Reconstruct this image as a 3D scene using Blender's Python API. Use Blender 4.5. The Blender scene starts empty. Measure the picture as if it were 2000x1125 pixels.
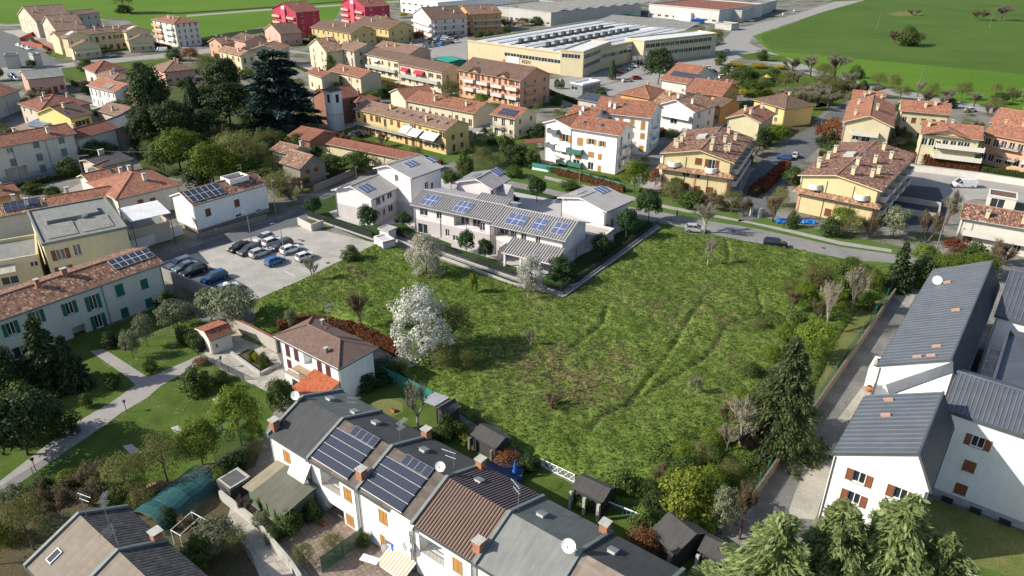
import bpy, bmesh, math, random
import numpy as np
from mathutils import Matrix, Vector
R = math.radians
C = bpy.context.scene.collection
sc = bpy.context.scene
rnd = random.Random(7)
# ---------------------------------------------------------------- camera, sky, sun, exposure
F, TH, RO, HC = 1420.0, R(26.7), R(.5), 54.0        # focal length in photo pixels, tilt down, roll, height in metres
cam = bpy.data.cameras.new('camera'); camo = bpy.data.objects.new('camera', cam); C.objects.link(camo); sc.camera = camo
cam.sensor_width = 36; cam.lens = 36*F/2000; cam.clip_end = 6000; cam.clip_start = .5
camo.matrix_world = Matrix.Translation((0, 0, HC)) @ Matrix.Rotation(math.pi/2-TH, 4, 'X') @ Matrix.Rotation(RO, 4, 'Z')
w = bpy.data.worlds.new('World'); sc.world = w; w.use_nodes = True
nt = w.node_tree; sky = nt.nodes.new('ShaderNodeTexSky'); sky.sky_type = 'NISHITA'; sky.sun_disc = False
SUN_EL, SUN_AZ = R(33), R(189)                      # azimuth of the sun in the ground plane, counter-clockwise from +x
sky.sun_elevation = SUN_EL; sky.sun_rotation = R(90)-SUN_AZ
sky.air_density = 1.0; sky.dust_density = 1.2
nt.links.new(sky.outputs[0], nt.nodes['Background'].inputs[0]); nt.nodes['Background'].inputs[1].default_value = .115
sl = bpy.data.lights.new('sun', 'SUN'); sl.energy = 5.0; sl.angle = R(.53); sl.color = (1, .93, .82)
so = bpy.data.objects.new('sun', sl); C.objects.link(so); so.location = (0, 0, 100)
sd = Vector((math.cos(SUN_AZ)*math.cos(SUN_EL), math.sin(SUN_AZ)*math.cos(SUN_EL), math.sin(SUN_EL)))
so.rotation_euler = sd.to_track_quat('Z', 'Y').to_euler()
sc.view_settings.view_transform = 'Standard'; sc.view_settings.look = 'None'; sc.view_settings.exposure = .5
sc.view_settings.gamma = 1; sc.view_settings.use_curve_mapping = False
sc.render.engine = 'CYCLES'; sc.cycles.max_bounces = 5; sc.cycles.diffuse_bounces = 3; sc.cycles.glossy_bounces = 2
sc.cycles.transparent_max_bounces = 12; sc.cycles.use_denoising = True

# ---------------------------------------------------------------- surveying: a point of the photo on a plane of the place
cr, sr = math.cos(RO), math.sin(RO)
def ray(px, py):
    x = (px-1000)/F; y = (py-562.5)/F
    xr = x*cr-y*sr; yr = x*sr+y*cr
    return Vector((xr, math.cos(TH)-yr*math.sin(TH), -(math.sin(TH)+yr*math.cos(TH))))
def G(px, py, z=0.0):
    r = ray(px, py); t = (z-HC)/r.z
    return Vector((r.x*t, r.y*t, z))
def P(p):
    x, y, z = p[0], p[1], p[2]-HC
    zc = y*math.cos(TH)-z*math.sin(TH); yc = -(y*math.sin(TH)+z*math.cos(TH))
    xr = x/zc; yr = yc/zc
    return (1000+F*(xr*cr+yr*sr), 562.5+F*(-xr*sr+yr*cr), zc)
def height_at(b, py):
    lo, hi = 0, 60
    for _ in range(40):
        m = (lo+hi)/2
        if P((b.x, b.y, m))[1] > py: lo = m
        else: hi = m
    return lo
def mpp(b):      # metres per photo pixel at a point
    return P(b)[2]/F

# ---------------------------------------------------------------- materials
MC = {}
def newmat(name):
    m = bpy.data.materials.new(name); m.use_nodes = True
    n = m.node_tree.nodes; b = n['Principled BSDF']; return m, m.node_tree, b
def N(t, typ, **kw):
    n = t.nodes.new('ShaderNode'+typ)
    for k, v in kw.items():
        if k.startswith('i_'):
            k2 = k[2:]; n.inputs[int(k2) if k2.isdigit() else k2.replace('_', ' ')].default_value = v
        else: setattr(n, k, v)
    return n
def ramp(t, fac, stops):
    r = t.nodes.new('ShaderNodeValToRGB'); e = r.color_ramp.elements
    while len(e) < len(stops): e.new(.5)
    for x, (p, c) in zip(e, stops): x.position = p; x.color = (*c, 1)
    t.links.new(fac, r.inputs[0]); return r.outputs[0]
def mixc(t, a, b, fac=None, mode='MIX', f=.5):
    m = t.nodes.new('ShaderNodeMix'); m.data_type = 'RGBA'; m.blend_type = mode; m.inputs[0].default_value = f
    for s, v in ((6, a), (7, b)):
        if isinstance(v, tuple): m.inputs[s].default_value = (*v, 1)
        else: t.links.new(v, m.inputs[s])
    if fac is not None: t.links.new(fac, m.inputs[0])
    return m.outputs[2]
def coords(t, kind='Object'): return N(t, 'TexCoord').outputs[kind]
def worldpos(t): return N(t, 'NewGeometry').outputs['Position']
def noise(t, vec, scale, detail=4, rough=.6):
    n = N(t, 'TexNoise'); n.inputs['Scale'].default_value = scale; n.inputs['Detail'].default_value = detail; n.inputs['Roughness'].default_value = rough
    t.links.new(vec, n.inputs['Vector']); return n.outputs['Fac']
def sc3(c, k): return tuple(min(1, x*k) for x in c)
def bump(t, b, h, strength=.4, dist=.05):
    n = N(t, 'Bump'); n.inputs['Strength'].default_value = strength; n.inputs['Distance'].default_value = dist
    t.links.new(h, n.inputs['Height']); t.links.new(n.outputs[0], b.inputs['Normal'])
def plain(name, col, rough=.7, metal=0.0, var=.12, spec=.4):
    k = ('p', name)
    if k in MC: return MC[k]
    m, t, b = newmat(name)
    f = noise(t, worldpos(t), 1.7, 5)
    t.links.new(ramp(t, f, [(.3, sc3(col, 1-var)), (.7, sc3(col, 1+var))]), b.inputs[0])
    b.inputs['Roughness'].default_value = rough; b.inputs['Metallic'].default_value = metal; b.inputs['Specular IOR Level'].default_value = spec
    MC[k] = m; return m
def plaster(name, col):
    k = ('w', name)
    if k in MC: return MC[k]
    m, t, b = newmat(name)
    wp = worldpos(t)
    mp = N(t, 'Mapping'); mp.inputs['Scale'].default_value = (1.6, 1.6, .18); t.links.new(wp, mp.inputs[0])
    f1 = noise(t, mp.outputs[0], 1.3, 6, .7); f2 = noise(t, wp, .35, 3)
    c1 = ramp(t, f1, [(.22, sc3(col, .88)), (.5, col), (.8, sc3(col, 1.05))])
    c2 = ramp(t, f2, [(.3, (.92, .91, .89)), (.6, (1, 1, 1))])
    t.links.new(mixc(t, c1, c2, mode='MULTIPLY', f=1), b.inputs[0])
    b.inputs['Roughness'].default_value = .9; b.inputs['Specular IOR Level'].default_value = .2
    bump(t, b, noise(t, wp, 9, 3), .12, .02)
    MC[k] = m; return m
def rooftile(name, col, var=.45, tw=.28, th=.42, depth=.06, blotch=.3, light=None):
    """clay tiles: colour per tile, rounded rows, on UV in metres (u along the eave, v up the slope)"""
    k = ('t', name)
    if k in MC: return MC[k]
    m, t, b = newmat(name)
    uv = N(t, 'UVMap').outputs[0]
    sn = N(t, 'VectorMath', operation='SNAP'); sn.inputs[1].default_value = (tw, th, 1); t.links.new(uv, sn.inputs[0])
    wn = N(t, 'TexWhiteNoise'); wn.noise_dimensions = '2D'; t.links.new(sn.outputs[0], wn.inputs['Vector'])
    lt = light or sc3(col, 1+var)
    c = ramp(t, wn.outputs['Value'], [(0, sc3(col, 1-var)), (.45, col), (.8, sc3(col, 1+var*.4)), (1, lt)])
    f = noise(t, worldpos(t), .45, 5, .7)
    c = mixc(t, c, ramp(t, f, [(.3, sc3((.62, .6, .58), 1)), (.6, (1, 1, 1))]), mode='MULTIPLY', f=blotch*2)
    sx = N(t, 'SeparateXYZ'); t.links.new(uv, sx.inputs[0])
    a = N(t, 'Math', operation='MULTIPLY'); a.inputs[1].default_value = math.pi/tw; t.links.new(sx.outputs[0], a.inputs[0])
    s = N(t, 'Math', operation='SINE'); t.links.new(a.outputs[0], s.inputs[0])
    s2 = N(t, 'Math', operation='ABSOLUTE'); t.links.new(s.outputs[0], s2.inputs[0])
    v = N(t, 'Math', operation='DIVIDE'); v.inputs[1].default_value = th; t.links.new(sx.outputs[1], v.inputs[0])
    fr = N(t, 'Math', operation='FRACT'); t.links.new(v.outputs[0], fr.inputs[0])
    ad = N(t, 'Math', operation='MULTIPLY_ADD'); ad.inputs[1].default_value = -.5; t.links.new(fr.outputs[0], ad.inputs[0]); t.links.new(s2.outputs[0], ad.inputs[2])
    bump(t, b, ad.outputs[0], .8, depth)
    t.links.new(c, b.inputs[0]); b.inputs['Roughness'].default_value = .85; b.inputs['Specular IOR Level'].default_value = .25
    MC[k] = m; return m
def sheet(name, col, rough=.5, metal=0.0, streak=.25):
    """flat roofing or sheet metal with weathering along the slope (UV in metres)"""
    k = ('s', name)
    if k in MC: return MC[k]
    m, t, b = newmat(name)
    uv = N(t, 'UVMap').outputs[0]; mp = N(t, 'Mapping'); mp.inputs['Scale'].default_value = (2.2, .25, 1); t.links.new(uv, mp.inputs[0])
    f = noise(t, mp.outputs[0], 1.0, 6, .7); f2 = noise(t, worldpos(t), .6, 5, .65)
    c = mixc(t, ramp(t, f, [(.25, sc3(col, 1-streak)), (.75, sc3(col, 1+streak))]), ramp(t, f2, [(.3, (.75, .75, .75)), (.65, (1.0, 1.0, 1.0))]), mode='MULTIPLY', f=.8)
    t.links.new(c, b.inputs[0]); b.inputs['Roughness'].default_value = rough; b.inputs['Metallic'].default_value = metal; b.inputs['Specular IOR Level'].default_value = .35
    MC[k] = m; return m
def glassmat():
    k = 'glass'
    if k in MC: return MC[k]
    m, t, b = newmat('window_glass'); b.inputs[0].default_value = (.025, .032, .04, 1); b.inputs['Roughness'].default_value = .08; b.inputs['Specular IOR Level'].default_value = .8
    MC[k] = m; return m
def leafmat(name, cols, trans=.25, rough=.6):
    k = ('l', name)
    if k in MC: return MC[k]
    m, t, b = newmat(name)
    ge = N(t, 'NewGeometry'); oi = N(t, 'ObjectInfo')
    n = len(cols); c = ramp(t, ge.outputs['Random Per Island'], [(i/max(1, n-1), q) for i, q in enumerate(cols)])
    f = noise(t, coords(t), 3.0, 2)
    c = mixc(t, c, ramp(t, f, [(.35, (.6, .62, .55)), (.65, (1.0, 1.0, 1.0))]), mode='MULTIPLY', f=.8)
    hs = N(t, 'HueSaturation'); t.links.new(c, hs.inputs['Color'])
    mm = N(t, 'MapRange'); mm.inputs['To Min'].default_value = .8; mm.inputs['To Max'].default_value = 1.2; t.links.new(oi.outputs['Random'], mm.inputs[0]); t.links.new(mm.outputs[0], hs.inputs['Value'])
    t.links.new(hs.outputs[0], b.inputs[0]); b.inputs['Roughness'].default_value = rough; b.inputs['Specular IOR Level'].default_value = .15
    tr = N(t, 'BsdfTranslucent'); t.links.new(hs.outputs[0], tr.inputs[0])
    mx = N(t, 'MixShader'); mx.inputs[0].default_value = trans
    t.links.new(b.outputs[0], mx.inputs[1]); t.links.new(tr.outputs[0], mx.inputs[2]); t.links.new(mx.outputs[0], t.nodes['Material Output'].inputs[0])
    MC[k] = m; return m
def groundmat(name, cols, scale=.5, fine=6, dry=None, bumpd=.06, rough=.95, attr=None, attrcol=(.2, .16, .08)):
    k = ('g', name)
    if k in MC: return MC[k]
    m, t, b = newmat(name); wp = worldpos(t)
    f = noise(t, wp, scale, 6, .65); n = len(cols)
    c = ramp(t, f, [(.28+.44*i/(n-1), q) for i, q in enumerate(cols)])
    f2 = noise(t, wp, fine, 5, .75)
    c = mixc(t, c, ramp(t, f2, [(.3, (.5, .5, .45)), (.5, (.95, .95, .95)), (.72, (1.3, 1.3, 1.2))]), mode='MULTIPLY', f=1)
    if attr:
        at = N(t, 'Attribute'); at.attribute_name = attr
        c = mixc(t, c, mixc(t, attrcol, ramp(t, f2, [(.3, (.6, .6, .6)), (.7, (1.2, 1.2, 1.2))]), mode='MULTIPLY', f=1), fac=at.outputs['Fac'])
    t.links.new(c, b.inputs[0]); b.inputs['Roughness'].default_value = rough; b.inputs['Specular IOR Level'].default_value = .1
    if bumpd: bump(t, b, f2, .7, bumpd)
    MC[k] = m; return m
def paving(name, col, size=(2.4, 2.4), joint=.03, var=.12, rot=0.0, jc=.6, stain=.3):
    k = ('pv', name)
    if k in MC: return MC[k]
    m, t, b = newmat(name); wp = worldpos(t)
    mp = N(t, 'Mapping'); mp.inputs['Rotation'].default_value = (0, 0, rot); t.links.new(wp, mp.inputs[0])
    br = N(t, 'TexBrick'); br.offset = 0; br.inputs['Scale'].default_value = 1; br.inputs['Mortar Size'].default_value = joint
    br.inputs['Brick Width'].default_value = size[0]; br.inputs['Row Height'].default_value = size[1]
    br.inputs['Color1'].default_value = (*sc3(col, 1-var), 1); br.inputs['Color2'].default_value = (*sc3(col, 1+var), 1); br.inputs['Mortar'].default_value = (*sc3(col, jc), 1)
    t.links.new(mp.outputs[0], br.inputs['Vector'])
    c = mixc(t, br.outputs[0], ramp(t, noise(t, wp, .25, 6, .7), [(.3, (1-stain,)*3), (.65, (1.05,)*3)]), mode='MULTIPLY', f=1)
    c = mixc(t, c, ramp(t, noise(t, wp, 4, 5, .8), [(.3, (.82,)*3), (.7, (1.1,)*3)]), mode='MULTIPLY', f=1)
    t.links.new(c, b.inputs[0]); b.inputs['Roughness'].default_value = .9; b.inputs['Specular IOR Level'].default_value = .2
    MC[k] = m; return m

# ---------------------------------------------------------------- object helpers
def tag(o, label=None, cat=None, group=None, kind=None):
    if label: o['label'] = label
    if cat: o['category'] = cat
    if group: o['group'] = group
    if kind: o['kind'] = kind
    return o
def empty(name, loc=(0, 0, 0), rz=0.0, label=None, cat=None, group=None, par=None):
    o = bpy.data.objects.new(name, None); C.objects.link(o); o.location = loc; o.rotation_euler = (0, 0, rz); o.empty_display_size = .3
    if par: o.parent = par
    return tag(o, label, cat, group)
def link(name, me, par=None, mats=None, M=None):
    o = bpy.data.objects.new(name, me); C.objects.link(o)
    if par is not None: o.parent = par
    if M is not None: o.matrix_local = M
    if mats is not None and not me.materials:
        for m in (mats if isinstance(mats, (list, tuple)) else [mats]): me.materials.append(m)
    return o
class MB:
    """collects faces with material index and optional UV"""
    def __init__(s): s.v = []; s.f = []; s.m = []; s.uv = []; s.has = False
    def face(s, pts, m=0, uv=None):
        i = len(s.v); s.v += [tuple(p) for p in pts]; s.f.append(tuple(range(i, i+len(pts)))); s.m.append(m)
        if uv is None: uv = [(0, 0)]*len(pts)
        else: s.has = True
        s.uv += uv
    def box(s, a, b, m=0, M=None):
        x0, y0, z0 = a; x1, y1, z1 = b
        p = [Vector(q) for q in ((x0, y0, z0), (x1, y0, z0), (x1, y1, z0), (x0, y1, z0), (x0, y0, z1), (x1, y0, z1), (x1, y1, z1), (x0, y1, z1))]
        if M: p = [M @ q for q in p]
        for q in ((0, 3, 2, 1), (4, 5, 6, 7), (0, 1, 5, 4), (1, 2, 6, 5), (2, 3, 7, 6), (3, 0, 4, 7)): s.face([p[i] for i in q], m)
    def slab(s, pts, t, m=0, side=None, eu=None):
        pts = [Vector(p) for p in pts]; u = (eu or (pts[1]-pts[0])).normalized()
        n = (pts[1]-pts[0]).cross(pts[2]-pts[1]).normalized(); v = n.cross(u)
        if v.z < 0: v = -v
        uv = [((p-pts[0]).dot(u), (p-pts[0]).dot(v)) for p in pts]
        s.face(pts, m, uv); lo = [p-Vector((0, 0, t)) for p in pts]
        s.face(lo[::-1], m if side is None else side); k = len(pts)
        for i in range(k):
            j = (i+1) % k; s.face([lo[i], lo[j], pts[j], pts[i]], m if side is None else side)
    def tube(s, a, b, r0, r1=None, n=6, m=0, cap=True):
        a, b = Vector(a), Vector(b); r1 = r0 if r1 is None else r1; d = (b-a)
        if d.length < 1e-6: return
        q = d.to_track_quat('Z', 'Y'); A = [a+q @ Vector((r0*math.cos(2*math.pi*i/n), r0*math.sin(2*math.pi*i/n), 0)) for i in range(n)]
        B = [b+q @ Vector((r1*math.cos(2*math.pi*i/n), r1*math.sin(2*math.pi*i/n), 0)) for i in range(n)]
        for i in range(n): j = (i+1) % n; s.face([A[i], A[j], B[j], B[i]], m)
        if cap: s.face(B, m); s.face(A[::-1], m)
    def mesh(s, name, mats=()):
        me = bpy.data.meshes.new(name); me.from_pydata(s.v, [], s.f); me.polygons.foreach_set('material_index', s.m)
        if s.has:
            l = me.uv_layers.new(name='UVMap'); l.data.foreach_set('uv', [c for q in s.uv for c in q])
        for m in (mats if isinstance(mats, (list, tuple)) else [mats]): me.materials.append(m)
        me.update(); return me
    def obj(s, name, mats, par=None, M=None, label=None, cat=None, group=None, kind=None):
        o = link(name, s.mesh(name, mats), par, None, M); return tag(o, label, cat, group, kind)
def copytree(o, par=None):
    c = o.copy(); C.objects.link(c)
    if par is not None: c.parent = par
    for ch in o.children: copytree(ch, c)
    return c
# ---------------------------------------------------------------- palette
WHITE = plaster('white_plaster', (.80, .80, .78)); CREAM = plaster('cream_plaster', (.60, .53, .39)); YELLOW = plaster('yellow_plaster', (.62, .47, .21))
PALEY = plaster('pale_yellow_plaster', (.60, .53, .35)); BEIGE = plaster('beige_plaster', (.53, .46, .37)); PINK = plaster('pink_plaster', (.62, .37, .30))
SALMON = plaster('salmon_plaster', (.60, .34, .22)); MAG = plaster('magenta_plaster', (.40, .05, .09)); GREYW = plaster('grey_plaster', (.44, .43, .41))
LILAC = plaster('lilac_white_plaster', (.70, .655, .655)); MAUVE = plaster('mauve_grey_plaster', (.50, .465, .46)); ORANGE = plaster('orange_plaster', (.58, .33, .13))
IVORY = plaster('ivory_plaster', (.60, .58, .52)); STRAW = plaster('straw_plaster', (.58, .51, .33)); LEMON = plaster('lemon_plaster', (.70, .62, .25)); BRICKW = plaster('old_brick_plaster', (.28, .14, .10))
TERRA = rooftile('terracotta_tiles', (.275, .125, .08), .42); TERRA2 = rooftile('orange_terracotta_tiles', (.33, .15, .095), .36, blotch=.3)
BROWN = rooftile('brown_tiles', (.155, .10, .075), .25, blotch=.25); MOTTLE = rooftile('mottled_old_tiles', (.22, .115, .08), .6, .24, .38, .08, .25, light=(.52, .36, .27))
MOTTLE2 = rooftile('mottled_sandy_tiles', (.30, .175, .11), .5, .3, .45, .08, .2, light=(.55, .38, .25)); DUSTY = rooftile('dusty_brown_tiles', (.24, .15, .11), .3, blotch=.3)
REDB = rooftile('red_brown_tiles', (.24, .10, .07), .3, blotch=.3); OLDT = rooftile('old_farm_tiles', (.26, .15, .10), .5, .3, .45, .08, .35, light=(.45, .33, .24))
CEM = rooftile('fibre_cement_roof', (.24, .24, .225), .12, .18, 2.0, .05, .35)
GREYR = sheet('light_grey_metal_roof', (.40, .385, .38), .6, 0, .1); GREYRIB = sheet('dark_grey_roof_rib', (.17, .165, .165), .6, 0, .1)
SLATE = sheet('blue_grey_metal_roof', (.12, .135, .155), .45, .3, .15); BITUM = sheet('dark_bitumen_roof', (.06, .062, .064), .85); BITUMG = sheet('green_grey_bitumen_roof', (.11, .125, .12), .85)
PALEF = sheet('pale_grey_felt_roof', (.20, .21, .195), .85); COPP = sheet('brown_corrugated_roof', (.27, .185, .14), .5, 0, .12); DKCOR = sheet('dark_corrugated_roof', (.07, .055, .06), .5)
TAUPE2 = rooftile('dark_taupe_shingles', (.125, .105, .09), .2, .9, .35, .02, .25); TAUPE3 = rooftile('smooth_taupe_shingles', (.225, .19, .155), .06, .9, .35, .02, .2); TAUPE = rooftile('taupe_shingles', (.23, .19, .155), .18, .9, .35, .02, .25); DKT = rooftile('dark_shingles', (.065, .063, .065), .3, .4, .35, .05, .2)
WROOF = sheet('white_membrane_roof', (.66, .66, .66), .6, 0, .12); GRAVR = sheet('grey_flat_roof', (.21, .215, .20), .9)
PV = None
SHUT = plain('brown_shutters', (.16, .06, .03), .6); SHUTO = plain('ochre_wood_shutters', (.42, .22, .07), .55); SHUTR = plain('red_brown_shutters', (.22, .085, .045), .5); SHUTG = plain('green_shutters', (.015, .13, .09), .5); SHUTGR = plain('grey_shutters', (.22, .21, .21), .6)
FRAME = plain('white_window_frame', (.7, .7, .68), .5); GREYRIB2 = sheet('mid_grey_roof_rib', (.27, .26, .26), .6, 0, .1); DARK = plain('dark_interior', (.02, .02, .02), .9); METAL = plain('grey_metal', (.35, .36, .37), .4, .6); DKMET = plain('dark_metal', (.05, .055, .06), .5, .3)
WOOD = plain('grey_timber', (.17, .14, .11), .85); CONC = plain('concrete', (.40, .385, .35), .9, var=.18); BRICK = plain('chimney_brick', (.36, .16, .09), .9, var=.25); WHITEP = plain('white_paint', (.8, .8, .8), .4)
GUT = plain('gutter_metal', (.12, .13, .13), .5, .4); GREENNET = plain('green_net', (.03, .20, .15), .8); BARK = plain('bark', (.10, .08, .06), .95, var=.3); PALEBARK = plain('pale_bark', (.30, .27, .22), .9, var=.2)
def pvmat():
    m, t, b = newmat('solar_cells'); uv = N(t, 'UVMap').outputs[0]
    br = N(t, 'TexBrick'); br.offset = 0; br.inputs['Scale'].default_value = 1; br.inputs['Mortar Size'].default_value = .012
    br.inputs['Brick Width'].default_value = 1/6; br.inputs['Row Height'].default_value = .1
    return m, t, b, uv, br
def make_pv(name, c1, c2, line):
    m, t, b, uv, br = pvmat(); m.name = name
    br.inputs['Color1'].default_value = (*c1, 1); br.inputs['Color2'].default_value = (*c2, 1); br.inputs['Mortar'].default_value = (*line, 1)
    t.links.new(uv, br.inputs['Vector']); t.links.new(br.outputs[0], b.inputs[0]); b.inputs['Roughness'].default_value = .18; b.inputs['Specular IOR Level'].default_value = .5
    return m
PVD = make_pv('dark_solar_cells', (.012, .016, .04), (.018, .022, .05), (.10, .11, .13)); PVB = make_pv('blue_solar_cells', (.03, .055, .16), (.04, .07, .19), (.22, .25, .34))
# ---------------------------------------------------------------- buildings
WIN = {}; BD = {}; YARDS = []
def wall_side(mb, L, Ht, holes, M, zband=None, m=0, mb2=1, depth=.22):
    """a wall in local x (along), z (up), outer face at y=0, inward +y, with recessed openings"""
    xs = sorted({0, L, *[q for h in holes for q in (h[0], h[0]+h[2])]}); zs = sorted({0, Ht, *[q for h in holes for q in (h[1], h[1]+h[3])], *([zband] if zband else [])})
    xs = [x for x in xs if 0 <= x <= L]; zs = [z for z in zs if 0 <= z <= Ht]
    for i in range(len(zs)-1):
        run = None
        for j in range(len(xs)):
            solid = j < len(xs)-1 and not any(h[0] < (xs[j]+xs[j+1])/2 < h[0]+h[2] and h[1] < (zs[i]+zs[i+1])/2 < h[1]+h[3] for h in holes)
            if solid and run is None: run = xs[j]
            if not solid and run is not None:
                x1 = xs[j]; mm = mb2 if zband and zs[i+1] <= zband+.01 else m
                mb.face([M @ Vector(p) for p in ((run, 0, zs[i]), (x1, 0, zs[i]), (x1, 0, zs[i+1]), (run, 0, zs[i+1]))], mm); run = None
    for h in holes:
        x0, z0, x1, z1 = h[0], h[1], h[0]+h[2], h[1]+h[3]; d = h[4] if len(h) > 4 else depth
        for q in (((x0, 0, z0), (x0, d, z0), (x0, d, z1), (x0, 0, z1)), ((x1, 0, z0), (x1, 0, z1), (x1, d, z1), (x1, d, z0)), ((x0, 0, z0), (x1, 0, z0), (x1, d, z0), (x0, d, z0)), ((x0, 0, z1), (x0, d, z1), (x1, d, z1), (x1, 0, z1)), ((x0, d, z0), (x1, d, z0), (x1, d, z1), (x0, d, z1))):
            mb.face([M @ Vector(p) for p in q], m)
def window_mesh(w, h, style, shut, arch=False):
    k = (round(w, 2), round(h, 2), style, shut.name, arch)
    if k in WIN: return WIN[k]
    mb = MB(); f = .08; y0, y1 = .10, .17
    if style != 'shut':
        mb.box((0, y0, 0), (f, y1, h)); mb.box((w-f, y0, 0), (w, y1, h)); mb.box((f, y0, 0), (w-f, y1, f)); mb.box((f, y0, h-f), (w-f, y1, h))
        if w > .8: mb.box((w/2-.04, y0, f), (w/2+.04, y1, h-f))
        mb.face([(f, .15, f), (w-f, .15, f), (w-f, .15, h-f), (f, .15, h-f)], 1)
    mb.box((-.08, -.07, -.09), (w+.08, .1, -.01), 2)
    me = mb.mesh('window', [FRAME, glassmat(), CONC])
    sm = None
    if style in ('shut', 'open'):
        s = MB(); lw = w/2-.01
        s.box((0, -.02, 0), (lw, .03, h)); s.box((0, -.045, 0), (.09, -.02, h)); s.box((lw-.09, -.045, 0), (lw, -.02, h))
        s.box((.09, -.045, 0), (lw-.09, -.02, .1)); s.box((.09, -.045, h-.1), (lw-.09, -.02, h))
        n = max(3, int(h/.25)); 
        for i in range(n): z = .12+(h-.24)*i/n; s.box((.09, -.035, z), (lw-.09, -.02, z+.05))
        sm = s.mesh('shutter', [shut])
    WIN[k] = (me, sm); return WIN[k]
class Bld: pass
def wallpx(o, sd, px, py, w=0, h=0):
    """photo pixel -> (x, z) on a wall, for a feature of size w x h centred there"""
    M = Matrix.Translation(o.root.location) @ Matrix.Rotation(o.root.rotation_euler.z, 4, 'Z') @ o.sides[sd][1]
    r = ray(px, py); n = M.col[1].to_3d(); p0 = M.translation; e = Vector((0, 0, HC)); t = (p0-e).dot(n)/r.dot(n); p = M.inverted() @ (e+r*t)
    return (p.x-w/2, p.z-h/2)
def slopepx(o, s, px, py):
    p, u, v, L, H = slope(o, s); M = Matrix.Translation(o.root.location) @ Matrix.Rotation(o.root.rotation_euler.z, 4, 'Z')
    p = M @ p; u = (M.to_3x3() @ u); v = M.to_3x3() @ v; n = u.cross(v); r = ray(px, py); e = Vector((0, 0, HC)); t = (p-e).dot(n)/r.dot(n); q = e+r*t-p
    return q.dot(u), q.dot(v), L, H
def chimpx(o, s, px, py, mat=None, **k):
    u, v, L, H = slopepx(o, s, px, py); f = (u/L if o.roof != 'hip' else u/L*2-.5, v/H); return chimney(o, s, max(.03, min(.97, f[0])), max(.03, min(.97, f[1])), mat or CONC, **k)
def dishpx(o, s, px, py, **k):
    u, v, L, H = slopepx(o, s, px, py); return dishon(o, s, u/L, v/H, **k)
def skypx(o, s, px, py):
    u, v, L, H = slopepx(o, s, px, py); return skylight(o, s, u/L, v/H)
def panelspx(o, s, px, py, nu, nv, **k):
    u, v, L, H = slopepx(o, s, px, py); return panels(o, s, u, v, nu, nv, **k)
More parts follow.
